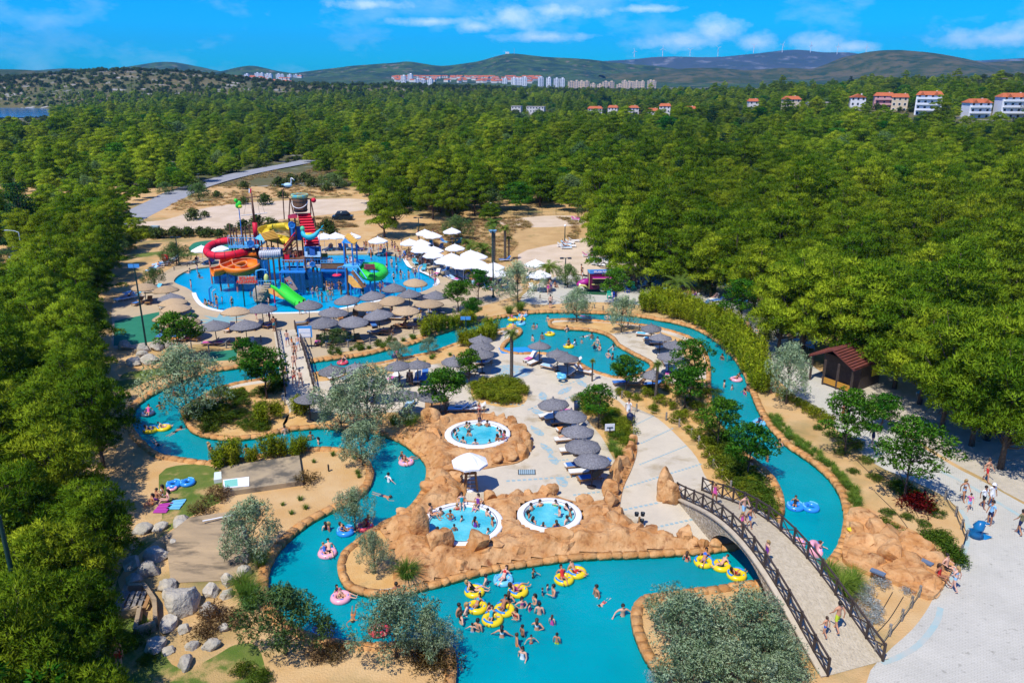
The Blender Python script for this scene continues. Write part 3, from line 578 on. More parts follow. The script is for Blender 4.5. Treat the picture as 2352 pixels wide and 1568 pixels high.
SHR = crown('shrub_foliage', bushy(9), 190, 2, .24, .08, L_red, 180, .2); SHY = crown('shrub_foliage', bushy(10), 170, 2, .22, .05, L_dry, 181, .3)
SHW = crown('shrub_foliage', bushy(11), 210, 2, .12, .07, L_white, 182, .3); SHB = crown('scrub_foliage', bushy(12), 120, 2, .3, .14, L_brush, 183, .2)
GRT = [tuft('grass_blades', 420, 1.5, .012, .75, L_grass, 190 + i, .3) for i in range(2)]; GRS = tuft('grass_blades', 110, .5, .012, .7, L_grass, 195, .2)
def tree(kind, v, p, s, rz, label, group, name=None):
    tr, cr = SRC[kind][v]
    root = thing(name or {'pine': 'pine_tree', 'cedar': 'cedar_tree', 'leafy': 'leafy_tree', 'silver': 'silver_leaf_tree', 'palm': 'palm_tree', 'bamboo': 'bamboo_clump'}[kind], label, 'bamboo' if kind == 'bamboo' else 'palm' if kind == 'palm' else 'tree', p, rz, group)
    root.scale = (s, s, s) if isinstance(s, (int, float)) else s
    link('stems' if kind == 'bamboo' else 'trunk', tr, root); link('foliage' if kind == 'bamboo' else 'crown', cr, root); return root
# ---------------------------------------------------------------- pines and forest
def poly_d(pts, z=0): return [P(a, b, z) for a, b in pts]
LEFT = [(-120,650),(40,650),(90,570),(165,490),(215,455),(245,480),(255,540),(225,600),(195,660),(195,740),(180,790),(195,840),(205,890),(228,950),(230,1040),(205,1100),(165,1160),(140,1220),(110,1300),(95,1340),(100,1420),(80,1580),(-160,1640)]
RIGHT = [(1365,470),(1440,430),(1600,400),(1900,380),(2360,400),(2600,450),(2640,860),(2360,905),(2330,880),(2270,830),(2200,780),(2100,760),(2000,760),(1930,740),(1850,700),(1810,640),(1750,590),(1690,560),(1600,525),(1500,520),(1400,530)]
CR = 5.5                                                        # crown mid height used to read positions
wl, wr = poly_d(LEFT, CR), poly_d(RIGHT, CR)
keep_out = [poly_d(p) for p in (
    [(240,830),(250,640),(330,560),(290,520),(330,470),(560,392),(700,366),(735,395),(830,432),(830,450),(860,500),(1000,515),(1060,520),(1330,485),(1380,545),(1430,600),(1560,610),(1700,640),(1800,720),(1900,760),(2100,840),(2352,920),(2900,1100),(2900,1740),(-300,1740),(-300,900),(150,850)],)]
pts = []                                                        # (x, y, z, scale, variant, group)
def poisson(poly, d, grp, s0, s1):
    xs = [p.x for p in poly]; ys = [p.y for p in poly]; got = []
    for _ in range(5000):
        p = Vector((R.uniform(min(xs), max(xs)), R.uniform(min(ys), max(ys)), 0))
        if not inside(p, poly) or any((p - q).length < d for q in got): continue
        got.append(p); pts.append((p.x, p.y, 0, R.uniform(s0, s1), R.randrange(5), grp))
poisson(wl, 3.5, 'L', .66, .98); poisson(wr, 4.4, 'R', .8, 1.2)
HOUSES = [  # pixel x, world distance, width, depth, floors, style
    (1187, 800, 11, 9, 2, 'flat'), (1231, 790, 20, 9, 2, 'flat'), (1367, 740, 15, 9, 2, 'red'), (1408, 745, 10, 8, 2, 'red'), (1450, 730, 14, 9, 2, 'red'), (1499, 650, 10, 9, 2, 'red'), (1527, 650, 10, 9, 3, 'red'),
    (1582, 600, 12, 9, 2, 'redcream'), (1728, 640, 9, 8, 2, 'red'), (1815, 545, 12, 9, 3, 'redcream'), (1878, 530, 16, 10, 2, 'grey'), (1966, 500, 10, 9, 3, 'gable'), (2026, 510, 13, 10, 3, 'pink'), (2064, 475, 10, 9, 3, 'redcream'),
    (2130, 450, 15, 11, 4, 'balcony'), (2241, 430, 13, 10, 3, 'balcony'), (2322, 425, 16, 11, 4, 'balcony')]
def hpos(h): x = (h[0] - CX) / FOC * h[1] / math.cos(PITCH) * math.cos(PITCH); d = ray(h[0], 255); x = d.x / d.y * h[1]; return Vector((x, h[1], terr(x, h[1]) + (2.2 if h[1] > 590 else 0)))
hw = [hpos(h) for h in HOUSES]
SINGLE = [(905,455,1.05),(960,425,1.0),(1040,455,.9),(880,480,.95),(1010,430,1.0),(1055,425,1.0),(760,395,.8),(800,390,.75),(740,375,.8),(330,395,.7),(380,400,.6),(290,380,.8),(430,385,.6),(850,405,.9),(1400,560,1.0),(1450,575,1.0),(1500,560,1.05),(1545,575,1.0),(1590,565,1.0),(1640,590,1.0),(1690,600,1.0),(1740,625,1.0),(1470,540,1.1),(1620,545,1.1)]
for x, y, s in SINGLE: p = P(x, y, CR * s); pts.append((p.x, p.y, 0, s, R.randrange(5), 'F'))
for x, y, s in [(1800,700,1.0),(1850,715,1.0),(1925,728,1.0),(2000,738,1.0),(2075,765,1.0),(2135,795,1.0),(2190,845,1.0),(2262,868,1.05),(2335,905,1.1),(2300,850,1.1)]: p = P(x, y, CR * s); pts.append((p.x, p.y, 0, s, R.randrange(5), 'R'))
for x, y, s in [(150,1285,.66),(55,1320,.7),(168,1415,.62),(65,1440,.66),(140,1535,.66),(30,1560,.7),(210,1215,.6),(120,1610,.62),(200,1640,.6)]: p = P(x, y, CR * s); pts.append((p.x, p.y, 0, s, R.randrange(5), 'L'))
y = 120.0
park_r = keep_out[0]
while y < 1500:
    st = 4.6 + y * .0050; hw_ = y * .74; x = -hw_
    while x < hw_:
        px, py = x + R.uniform(-.42, .42) * st, y + R.uniform(-.42, .42) * st; x += st
        p = Vector((px, py, 0)); d = math.hypot(px, py)
        if inside(p, park_r) or inside(p, wl) or inside(p, wr): continue
        if px / py < -.555 and 540 < d < 960: continue
        z = terr(px, py); z1 = ss(230, 700, d) * 3 + 1.5
        if z < SEA_Z + 1.5: continue
        hill = z - z1
        dens = 1.0 - .55 * ss(0, 6, hill if px < 100 else hill - 9) - .42 * ss(6, 18, hill if px < 100 else hill - 5)
        dens *= 1 - .55 * ss(.12, .45, noise.noise((px * .012, py * .012, 9))) if d > 420 else 1
        if d < 330 and px < -25: dens *= .86
        if R.random() > dens: continue
        if any(abs(px - h.x * py / h.y) < (14 if h.y > 590 else 10) and h.y - (150 if h.y > 590 else 75) < py < h.y + 9 for h in hw): continue
        s = (.62 + .42 * R.random()) * (1 + .0002 * d); s *= 1 - .45 * ss(2, 16, hill if px < 100 else hill - 8)
        if px < -20 and d < 400: s *= .78
        s *= .85 + .4 * noise.noise((px * .02, py * .02, 2)); s *= 1 - .5 * ss(850, 1250, d)
        pts.append((px, py, z, max(.3, s * R.choice((.7, .85, 1, 1, 1.15, 1.3))), R.randrange(5), 'F'))
    y += st
def size(p):
    d = math.hypot(p[0], p[1]); vis = abs(p[0]) < .68 * p[1] + 3 and p[1] > 24; return p[3] / d if vis else 0
pts.sort(key=size, reverse=True)
lab = {'L': ('pine with rounded clumps in the dense grove beside the river bend and green court', 'pines of the grove beside the green court'),
       'R': ('pine with rounded clumps in the large grove behind the dark hut', 'pines of the large grove behind the hut'),
       'F': ('pine on the edge of the forest beyond the water park', 'pines on the forest edge')}
NI = 300; crowns = {}
LMK = {'L': [('the service road', P(20, 640)), ('the green court', P(300, 760)), ('the dark cedar', P(62, 585)), ('the shaded river bend', P(310, 980)), ('the towels on the lawn', P(380, 1150)), ('the timber pallet pit', P(300, 1390)), ('the blue panel sign', P(150, 1400)), ('the splash pool deck', P(330, 650)), ('the street lamp with globe', P(166, 492))],
       'R': [('the dark timber hut', P(1945, 850)), ('the blue raised pool', P(1590, 640)), ('the lounger pile by the dry field', P(1320, 545)), ('the leafy path tree', P(1702, 730)), ('the shaded lounger crowd', P(2160, 920)), ('the pale gravel strip', P(2320, 1010)), ('the bamboo hedge', P(1740, 800)), ('the stone pillars', P(1640, 668))],
       'F': [('the dirt track', P(840, 470)), ('the wire fence of the dry field', P(1200, 495)), ('the road bend', P(420, 430)), ('the parked dark car', P(800, 500)), ('the light blue slide', P(1560, 600))]}
def pine_label(p):
    k = sorted(((Vector((p[0], p[1], 0)) - q).length, n) for n, q in LMK[p[5]]); d, n = k[0]
    sz = 'tall broad' if p[3] > 1.06 else 'small' if p[3] < .8 else 'slender' if p[3] < .92 else 'rounded'
    return f"{sz} clumpy pine " + (f'beside {n}' if d < 11 else f'a few trees behind {n}' if d < 28 else f'deep in the grove beyond {n}')
lab = {k: v for k, v in lab.items()}
for p in pts[:NI]:
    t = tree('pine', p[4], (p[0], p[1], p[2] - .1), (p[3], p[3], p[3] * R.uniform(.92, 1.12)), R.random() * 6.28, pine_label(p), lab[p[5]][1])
    crowns.setdefault(p[4], next(c for c in t.children if c.name.startswith('crown')))
def scatter(name, rows, objs, kind='stuff'):
    """one countless mass: points that carry copies of the given meshes"""
    me = bpy.data.meshes.new(name); me.from_pydata([r[:3] for r in rows], [], [])
    a = me.attributes.new('sc', 'FLOAT_VECTOR', 'POINT'); a.data.foreach_set('vector', [c for r in rows for c in ((lambda w, h: (r[3] * w, r[3] * w * R.uniform(.85, 1.18), r[3] * h))(R.uniform(.95, 1.35), R.uniform(.75, 1.3)))])
    a = me.attributes.new('id', 'INT', 'POINT'); a.data.foreach_set('value', [r[4] for r in rows])
    a = me.attributes.new('rz', 'FLOAT', 'POINT'); a.data.foreach_set('value', [R.random() * 6.28 for r in rows])
    o = link(name, me); struct(o, kind)
    ng = bpy.data.node_groups.new(name, 'GeometryNodeTree'); L = ng.links.new
    ng.interface.new_socket('Geometry', in_out='INPUT', socket_type='NodeSocketGeometry'); ng.interface.new_socket('Geometry', in_out='OUTPUT', socket_type='NodeSocketGeometry')
    gi, go = ng.nodes.new('NodeGroupInput'), ng.nodes.new('NodeGroupOutput'); ip = ng.nodes.new('GeometryNodeInstanceOnPoints'); jn = ng.nodes.new('GeometryNodeJoinGeometry')
    for ob in reversed(objs):
        oi = ng.nodes.new('GeometryNodeObjectInfo'); oi.transform_space = 'ORIGINAL'; oi.inputs['Object'].default_value = ob; oi.inputs['As Instance'].default_value = True; L(oi.outputs['Geometry'], jn.inputs[0])
    L(gi.outputs[0], ip.inputs['Points']); L(jn.outputs[0], ip.inputs['Instance']); ip.inputs['Pick Instance'].default_value = True
    def at(n, t):
        x = ng.nodes.new('GeometryNodeInputNamedAttribute'); x.data_type = t; x.inputs[0].default_value = n; return x.outputs[0]
    L(at('id', 'INT'), ip.inputs['Instance Index']); L(at('sc', 'FLOAT_VECTOR'), ip.inputs['Scale'])
    cx = ng.nodes.new('ShaderNodeCombineXYZ'); L(at('rz', 'FLOAT'), cx.inputs[2]); L(cx.outputs[0], ip.inputs['Rotation']); L(ip.outputs[0], go.inputs[0])
    md = o.modifiers.new('scatter', 'NODES'); md.node_group = ng; return o
for v in range(5):
    if v not in crowns: crowns[v] = next(o for o in COL.objects if o.name.startswith('crown') and o.data == SRC['pine'][v][1])
print('pines', len(pts))

# scrub: dark bushes over the rocky hills and between road and forest
rows = []
for k in range(16000):
    d = 235 + 1500 * R.random() ** .8; a = R.uniform(-.7, .7); x, y_ = d * math.sin(a), d * math.cos(a); z = terr(x, y_)
    if z < SEA_Z + 1.5 or inside((x, y_), park_r) or any(abs(x - h.x * y_ / h.y) < 9 and h.y - 12 < y_ < h.y + 9 for h in hw): continue
    rows.append((x, y_, z - .1, R.uniform(.5, 1.6) * (1 + d * .0006), 0))
sb0 = None
SCR = [(330,420,1.6),(345,432,1.4),(365,425,1.8),(395,415,1.7),(420,405,1.6),(440,400,1.5),(300,440,1.6),(455,440,1.7),(445,505,1.3),(500,455,1.0),(560,435,1.2),(610,470,1.4),(640,430,1.5),(670,425,1.6),(700,420,1.5),(650,455,1.0),(720,430,1.5),(560,470,1.0),(470,500,.8),(750,440,1.2),(780,430,1.3),(590,520,1.3),(560,530,1.2),(630,530,1.2),(530,533,.9),(760,545,1.2),(750,530,1.2),(345,545,1.1),(365,548,1.1),(400,545,1.0),(430,543,1.0),(460,540,.9),(480,545,1.0)]
for i, (x, y, s) in enumerate(SCR):
    p = P(x, y); o = tag(link('scrub_bush', SHB, None, p, R.random() * 6.28, s), 'low dark bush on dry ground between the road and the splash pool', 'bush', 'bushes between the road and the splash pool'); sb0 = sb0 or o
scatter('hill_scrub', rows, [sb0])
tr = tree('cedar', 0, P(62, 585), .95, 0, 'tall layered dark blue-green cedar beside the pale street lamp', None); tree('cedar', 0, P(-25, 745), .8, 1, 'dark cedar with drooping boughs beside the service road', None)

# dry grass between the road, the dirt track and the field
GRD = tuft('grass_blades', 90, .42, .016, .8, L_straw, 197, .6); g0 = None; rows = []
zones_ = [poly_d(p) for p in ([(320,492),(420,445),(560,406),(700,374),(850,342),(870,430),(800,452),(620,460),(470,478)], [(470,540),(300,545),(290,530),(430,533),(560,527),(640,512),(760,500),(820,520),(760,545),(640,535)], [(960,520),(1080,500),(1330,500),(1330,545),(1240,588),(1130,606),(1040,585),(985,555)])]
for zp, n in zip(zones_, (3800, 1200, 1500)):
    xs = [p.x for p in zp]; ys = [p.y for p in zp]
    for _ in range(n):
        q = (R.uniform(min(xs), max(xs)), R.uniform(min(ys), max(ys)))
        if inside(q, zp) and noise.noise((q[0] * .08, q[1] * .08, 5)) > -.15 and min((Vector((q[0], q[1], 0)) - r_).length for r_ in rp) > 4.5: rows.append((q[0], q[1], terr(*q) if math.hypot(*q) > 215 else 0, R.uniform(.6, 1.5), 0))
g0 = tag(link('grass_tuft', GRD, None, rows[0][:3], 0, 1.2), 'dry tuft of straw-coloured grass on the verge by the road', 'grass')
scatter('dry_grass', rows, [g0])
# ---------------------------------------------------------------- rocks
def boulder(name, seed, m, cuts=11, sub=3, sharp=.78, rough=.15):
    g = random.Random(seed); bm = bmesh.new(); bmesh.ops.create_icosphere(bm, subdivisions=sub, radius=1)
    pl = []
    for i in range(cuts):
        n = Vector((g.gauss(0, 1), g.gauss(0, 1), g.gauss(.15, .8))).normalized(); pl.append((n, g.uniform(.52, sharp)))
    for v in bm.verts:
        for n, d in pl:
            e = v.co.dot(n) - d
            if e > 0: v.co -= n * e
        v.co += v.co.normalized() * noise.fractal(v.co * 1.7 + Vector((seed * 3.3, 0, 0)), 1, 2.1, 4) * rough
    for v in bm.verts: v.co.z = max(v.co.z, -.45)
    me = bpy.data.meshes.new(name); bm.to_mesh(me); bm.free(); me.materials.append(m)
    me.polygons.foreach_set('use_smooth', [True] * len(me.polygons)); me.update()
    if hasattr(me, 'set_sharp_from_angle'): me.set_sharp_from_angle(angle=rad(32))
    return me
BO = [boulder('boulder', i + 1, M_rock) for i in range(8)]
BL = [boulder('boulder', i + 31, M_lime, 9, 3, .85, .16) for i in range(5)]
def rock(parent, x, y, s, hz_=.8, z=0.0, src=BO, name='boulder', rz=None):
    p = P(x, y); o = link(name, R.choice(src), parent, (p.x, p.y, z + .28 * s * hz_), R.random() * 6.28 if rz is None else rz)
    o.scale = (s * R.uniform(.85, 1.15), s * R.uniform(.75, 1.05), s * hz_); return o
rf = thing('rock_formation', 'orange artificial rock shelf with boulders around the three round hot tubs', 'rocks')
RF = [(905,1004),(922,985),(948,975),(975,966),(1005,962),(1075,955),(1130,957),(1170,966),(1200,986),(1217,1015),(1214,1045),(1190,1063),(1150,1070),(1105,1078),(1070,1070),(1050,1090),(1072,1118),(1068,1148),(1100,1152),(1150,1146),(1200,1140),(1250,1130),(1300,1148),(1350,1158),(1382,1166),(1392,1140),(1404,1100),(1425,1060),(1447,1015),(1460,1012),(1463,1040),(1450,1080),(1432,1120),(1424,1160),(1420,1190),(1430,1210),(1480,1222),(1540,1232),(1600,1244),(1660,1252),(1636,1262),(1566,1268),(1472,1273),(1386,1276),(1316,1280),(1246,1289),(1176,1299),(1105,1313),(1035,1332),(965,1350),(918,1361),(905,1340),(900,1290),(888,1240),(872,1215),(890,1199),(919,1185),(942,1169),(966,1138),(977,1115),(981,1088),(979,1067),(965,1048),(945,1032),(925,1018)]
TUBS = [(1097, 1007, 2.68, 2.08), (1063, 1214, 2.66, 2.2), (1262, 1194, 2.15, 1.65)]
rp_ = PP(RF, 3); tubc = [(P(x, y), a, b) for x, y, a, b in TUBS]
mb = MB(); xs = [p.x for p in rp_]; ys = [p.y for p in rp_]; stp = .3; idx = {}
nx, ny = int((max(xs) - min(xs)) / stp) + 2, int((max(ys) - min(ys)) / stp) + 2; vs = []; fs = []
segs = list(zip(rp_, rp_[1:] + rp_[:1]))
def edge_d(p):
    b = 9e9
    for a, c in segs:
        ac = c - a; t = max(0, min(1, (p - a).dot(ac) / max(1e-9, ac.dot(ac)))); b = min(b, (p - a - ac * t).length)
    return b
for i in range(nx):
    for j in range(ny):
        p = Vector((min(xs) + i * stp, min(ys) + j * stp, 0))
        if not inside(p, rp_): continue
        if any((p - c).length < a * .93 for c, a, b in tubc): continue
        dt = min((p - c).length - a for c, a, b in tubc); e = edge_d(p)
        h = .10 + .34 * ss(0, .9, e) + ss(.1, 1.0, dt) * ss(.3, 1.3, e) * (.22 + .5 * abs(noise.noise((p.x * .8, p.y * .8, 2))) + .25 * abs(noise.noise((p.x * 2.1, p.y * 2.1, 5))))
        idx[(i, j)] = len(vs); vs.append(Vector((p.x + .05 * noise.noise((p.x * 3, p.y * 3, 1)), p.y, h)))
for (i, j), k in idx.items():
    if all((i + a, j + b) in idx for a, b in ((1, 0), (1, 1), (0, 1))): fs.append((k, idx[(i + 1, j)], idx[(i + 1, j + 1)], idx[(i, j + 1)]))
mb.add(vs, fs); mb.slab(rp_, 0, .09); mb.obj('rock_shelf', M_rock, rf)
for x, y, s, h in [(991,977,1.0,1.5),(1017,979,.8,1.1),(961,998,.7,1.3),(996,1012,1.1,.8),(977,1026,.9,.7),(947,1012,.7,1.1),(1024,1036,.9,.5),(1015,1062,.75,.9),(1041,1087,.9,.9),(1050,1106,.8,1),(1012,1129,1.0,.9),(1041,1141,.85,.9),(989,1130,.9,.8),(1001,1096,.95,.6),(961,1236,.85,2.3),(938,1222,.9,1.3),(930,1192,.8,.9),(1010,1275,1.0,1.5),(1030,1290,.8,.9),(1098,1272,1.05,1.7),(1120,1282,.8,1.1),(1140,1268,.8,1.2),(1172,1240,.8,.9),(1160,1216,.7,.7),(1284,1250,1.0,1.25),(1212,1256,.9,1),(1245,1262,.8,.9),(1329,1243,.95,.9),(1364,1252,.85,.8),(1411,1210,.9,1),(1387,1192,.85,1.1),(1374,1172,.7,1.0),(1401,1160,.75,1.3),(1402,1136,.65,1.5),(1409,1113,.7,1.6),(1416,1090,.72,1.6),(1427,1073,.62,1.5),(1441,1054,.65,1.5),(1448,1036,.6,1.5),(1453,1021,.45,1.6),
          (1125,1149,.6,1),(1153,1155,.65,1),(1181,1150,.7,1),(1212,1148,.6,1),(1247,1143,.75,1),(1266,1137,.6,1.2),(1167,1172,.7,.8),(1150,1190,.6,.7),(1340,1160,.7,.9),(1352,1185,.6,.7),(1130,963,.6,.9),(1153,967,.65,.9),(1177,977,.7,1),(1195,992,.75,1),(1206,1011,.8,1),(1211,1031,.75,1),(1199,1047,.8,1),(1172,1054,.9,.9),(1144,1060,.9,.8),(1083,960,.5,.8),(1059,965,.5,.8),(1434,1216,.85,1),(1458,1228,.75,1),(1488,1235,.8,1.1),(1528,1243,.7,1),(1573,1240,.75,1.2),(1590,1250,.6,.9),(1612,1256,.6,.9),(1640,1256,.5,.8),(1390,1225,.8,.8),(1310,1262,.7,.8),(1190,1275,.7,.9),(1060,1305,.7,.8),(985,1290,.8,.9),(975,1265,.7,1.0),(940,1260,.8,.7),(1420,1185,.6,1.0),(1085,1250+20,.6,1.2),(1300,1225+40,.6,1)]:
    rock(rf, x, y, s * 1.05, h * .85, .1)
rr_ = thing('rock_outcrop', 'lone pointed orange rock beside the foot of the stone bridge', 'rock', P(1535, 1141))
for x, y, s, h in [(1530,1130,.85,1.9),(1542,1150,.95,1.4),(1524,1148,.6,1.2)]:
    o = rock(None, x, y, s, h); o.parent = rr_; o.location = o.location - rr_.location
rr_ = thing('rock_outcrop', 'broad flat-topped orange rock slabs between the river and the pale plaza', 'rock')
for x, y, s, h in [(1985,1198,1.3,.6),(2015,1228,1.4,.55),(1980,1252,1.3,.5),(2045,1242,1.3,.6),(2088,1262,1.4,.6),(2050,1285,1.4,.65),(2008,1295,1.2,.5),(2095,1305,1.3,.6),(2128,1290,1.2,.6),(2062,1325,1.2,.55),(2112,1335,1.2,.6),(2138,1352,.9,.6),(2150,1312,1.0,.6),(1965,1225,1.0,.5),(1960,1285,1.0,.45),(2030,1265,1.2,.62),(2075,1290,1.2,.66)]:
    rock(rr_, x, y, s, h)
struct(MB().slab(PP([(1948,1180),(2000,1178),(2060,1210),(2120,1240),(2190,1290),(2160,1360),(2130,1378),(2060,1345),(1990,1320),(1935,1290),(1942,1230)], 3), 0, .3).obj('rock_apron', M_rock))
lim = [(418,1395,1.2,1.1),(308,1300,.75,.8),(340,1318,.7,.9),(361,1280,.8,.8),(418,1202,.95,.5),(369,1214,.6,.6),(329,1220,.65,.7),(383,1350,.7,.6),(487,1362,.6,1),(525,1340,.6,1),(388,1440,.6,.9),(426,1448,.45,.8),(479,1410,.6,1),(514,1445,.35,.8),(359,1488,.65,.7),(391,1495,.4,.6),(439,1487,.5,.7),(487,1486,.55,.7),(426,1528,.6,.7),(308,1333,.6,.6),(560,1320,.5,1.2),(565,1290,.5,1.3),(398,1255,.5,.8),(290,800,.9,.8),(330,806,1.0,.8),(362,802,.9,.9),(345,832,.9,.8),(310,836,.8,.8),(385,795,.7,.9),(325,822,.8,1),(520,1370,.5,.8)]
for i, (x, y, s, h) in enumerate(lim):
    o = rock(None, x, y, s, h, 0, BL, 'limestone_rock')
    near = 'beside the green court and lamp' if y < 900 else 'around the sloping concrete slab'
    big = 'largest smooth grey limestone boulder below the sloping concrete slab' if i == 0 else ('low' if h < .75 else 'knobbly') + (' grey limestone rock ' if s > .6 else ' small grey limestone rock ') + near
    tag(o, big, 'rock', None if i == 0 else ('rocks beside the green court' if y < 900 else 'rocks around the concrete slab'))
# ---------------------------------------------------------------- hot tubs
for k, (x, y, a, b) in enumerate(TUBS):
    c = P(x, y)
    t = thing('hot_tub', ['round white-rimmed hot tub crowded with bathers under the terrace edge', 'larger round white-rimmed hot tub beside the tall pointed boulders', 'smaller round white-rimmed hot tub with tiled inner seat'][k], 'hot tub', c)
    MB().lathe([(a, .1), (a, .46), (a - .06, .5), (b + .05, .5), (b, .46), (b, -.5)], n=48).obj('rim', mat('white_rim', (.72, .71, .68), rough=.35), t, True)
    MB().lathe([(b - .02, -.4), (b - .02, .05), (b - .45, .05), (b - .45, -.4), (0, -.4)], n=48).obj('seat', mat('tub_tile', (.10, .45, .52), (.16, .55, .62), 6, .5), t)
    struct(MB().lathe([(0, .33), (b + .02, .33)], n=48).obj('tub_water', M_tub, t))
    ln = MB().lathe([(b + .03, .505), (b + .08, .507)], n=48).obj('tile_band', cm(.02, .05, .09), t)
# ---------------------------------------------------------------- bridges
def xpanel(mb, a, b, ht):
    up = Vector((0, 0, ht)); z1 = Vector((0, 0, .12))
    mb.beam(a + z1, b + up * .92, .05, .06); mb.beam(b + z1, a + up * .92, .045, .055)
def bridge(label, l0, l1, r0, r1, cam_h, n, wall, railh, deckm, arch):
    A, B, C_, D_ = P(*l0), P(*l1), P(*r0), P(*r1); t = thing('footbridge', label, 'bridge')
    N = 48; zz = lambda s: cam_h * (math.sin(math.pi * s) ** 1.15) + .02
    L_ = [A.lerp(B, i / N) + Vector((0, 0, zz(i / N))) for i in range(N + 1)]; R_ = [C_.lerp(D_, i / N) + Vector((0, 0, zz(i / N))) for i in range(N + 1)]
    acr = (C_ - A).normalized()
    dk = MB(); vs = []
    for i in range(N + 1): vs += [L_[i] - acr * .25, R_[i] + acr * .25]
    dk.add(vs, [(2 * i, 2 * i + 1, 2 * i + 3, 2 * i + 2) for i in range(N)]); dk.obj('deck', deckm, t)
    for side, ed, sgn in (('wall', L_, -1), ('wall', R_, 1)):
        if not wall: break
        w = MB(); vs = []; fs = []
        s0, s1 = arch
        for i in range(N + 1):
            s = i / N; p = ed[i] + acr * (.25 * sgn); lo = -1.2
            if s0 < s < s1:
                u = (s - s0) / (s1 - s0) * 2 - 1; lo = max(-1.2, -1.0 + (zz(.5) - .35 + 1.0) * math.sqrt(max(0, 1 - u * u)))
                lo = min(lo, p.z - .3)
            vs += [Vector((p.x, p.y, p.z + .004)), Vector((p.x, p.y, lo)), Vector((p.x, p.y, p.z + .004)) - acr * .45 * sgn, Vector((p.x, p.y, lo)) - acr * .45 * sgn]
        for i in range(N):
            a = 4 * i; b = a + 4; fs += [(a, b, b + 1, a + 1), (a + 2, a + 3, b + 3, b + 2), (a + 1, b + 1, b + 3, a + 3)]
        w.add(vs, fs).obj('stone_wall', M_stone, t)
        vv = MB(); s0i, s1i = int(s0 * N), int(s1 * N)
        for i in range(N): vv.beam(ed[i] + acr * .22 * sgn + Vector((0, 0, .03)), ed[i + 1] + acr * .22 * sgn + Vector((0, 0, .03)), .3, .1)
        vv.obj('coping', mat('coping_stone', (.52, .44, .32), (.44, .36, .25), 2, .85), t)
    if wall:                                                    # vault under the deck
        vv = MB(); vs = []; s0, s1 = arch; K = 24
        for k in range(K + 1):
            u = -1 + 2 * k / K; s = s0 + (s1 - s0) * k / K; z = min(-1.0 + (zz(.5) - .35 + 1.0) * math.sqrt(max(0, 1 - u * u)), zz(s) - .28); a, b = A.lerp(B, s), C_.lerp(D_, s)
            vs += [Vector((a.x, a.y, z)), Vector((b.x, b.y, z))]
        vv.add(vs, [(2 * k, 2 * k + 1, 2 * k + 3, 2 * k + 2) for k in range(K)]).obj('vault', M_stone, t)
    else:
        sb = MB()
        for ed in (L_, R_):
            for i in range(N): sb.beam(ed[i] + Vector((0, 0, -.16)), ed[i + 1] + Vector((0, 0, -.16)), .18, .26)
        sb.obj('side_beam', mat('deck_beam', (.36, .33, .27), rough=.8), t)
    for ed in (L_, R_):
        rl = MB()
        def at(s): i = s * N; k = min(N - 1, int(i)); return ed[k].lerp(ed[k + 1], i - k)
        bays = MB(); prevp = None
        for i in range(n + 1):
            p = at(i / n); MB().box((0, 0, railh / 2 + .02), (.11, .11, railh + .12)).obj('post', M_dwood, t, False, p)
        for i in range(n):
            a, b = at(i / n), at((i + 1) / n); xp = MB(); xpanel(xp, a, b, railh)
            xp.beam(a + Vector((0, 0, .1)), b + Vector((0, 0, .1)), .05, .07); xp.obj('cross_brace', M_dwood, t)
            rl.beam(a + Vector((0, 0, railh)), b + Vector((0, 0, railh)), .09, .08)
        rl.obj('handrail', M_dwood, t)
    return t
bridge('arched stone footbridge with dark crossed timber railings over the river', (1554,1139), (1900,1552), (1612,1127), (2027,1518), 2.1, 14, True, 1.0, mat('bridge_paving', (.50, .42, .29), (.40, .33, .22), 4, .9, .7, 8), (.30, .74))
bridge('narrow flat footbridge with dark crossed railings leading to the splash pool', (634,762), (656,910), (678,756), (722,900), .75, 12, False, 1.0, M_pave, (.3, .7))
# ---------------------------------------------------------------- concrete works
t = thing('concrete_slab', 'weathered sloping concrete slab ringed by grey limestone rocks', 'slab')
a = [P(434, 1188, .9), P(540, 1172, .9), P(572, 1262, .35), P(548, 1330, .05), P(392, 1338, .05), P(380, 1230, .5)]
mb = MB(); mb.add(a + [Vector((p.x, p.y, -.2)) for p in a], [(5, 4, 3, 2, 1, 0)[::-1], *[(i, (i + 1) % 6, (i + 1) % 6 + 6, i + 6) for i in range(6)]]); mb.obj('slab', M_conc, t)
MB().beam(P(465, 1196, .93), P(545, 1180, .93), .09, .04).obj('white_pipe', M_white, t)
c = [P(509, 1082), P(688, 1055), P(697, 1114), P(513, 1141)]
t = thing('concrete_tank', 'low stained concrete tank roof with a pale green hatch in the sand', 'tank')
MB().slab(c, -.1, .38).obj('roof_slab', mat('stained_concrete', (.38, .29, .17), (.28, .22, .14), .8, .9, c3=(.11, .095, .07), s3=.6, lo3=.48, hi3=.62), t)
def quad(x0, y0, x1, y1, x2, y2, x3, y3, z0, z1): return MB().slab([P(x0, y0, z1), P(x1, y1, z1), P(x2, y2, z1), P(x3, y3, z1)], z0, z1)
quad(512,1101,572,1094,572,1115,514,1120, .37, .42).obj('hatch_frame', M_white, t); quad(515,1103,545,1099,546,1115,517,1118, .4, .43).obj('hatch_cover', cm(.2, .52, .42), t)
quad(492,1084,508,1082,509,1099,491,1102, -.1, .3).obj('side_hatch', cm(.6, .66, .64), t)
t = thing('utility_pit', 'open concrete pit holding a tilted timber pallet', 'pit')
for a, b in (((272,1412),(292,1352)), ((292,1352),(332,1350)), ((332,1350),(356,1385)), ((356,1385),(358,1430)), ((272,1412),(322,1402)), ((322,1402),(312,1452)), ((312,1452),(358,1436))):
    MB().beam(P(*a, .25), P(*b, .25), .22, .6).obj('wall', M_conc, t)
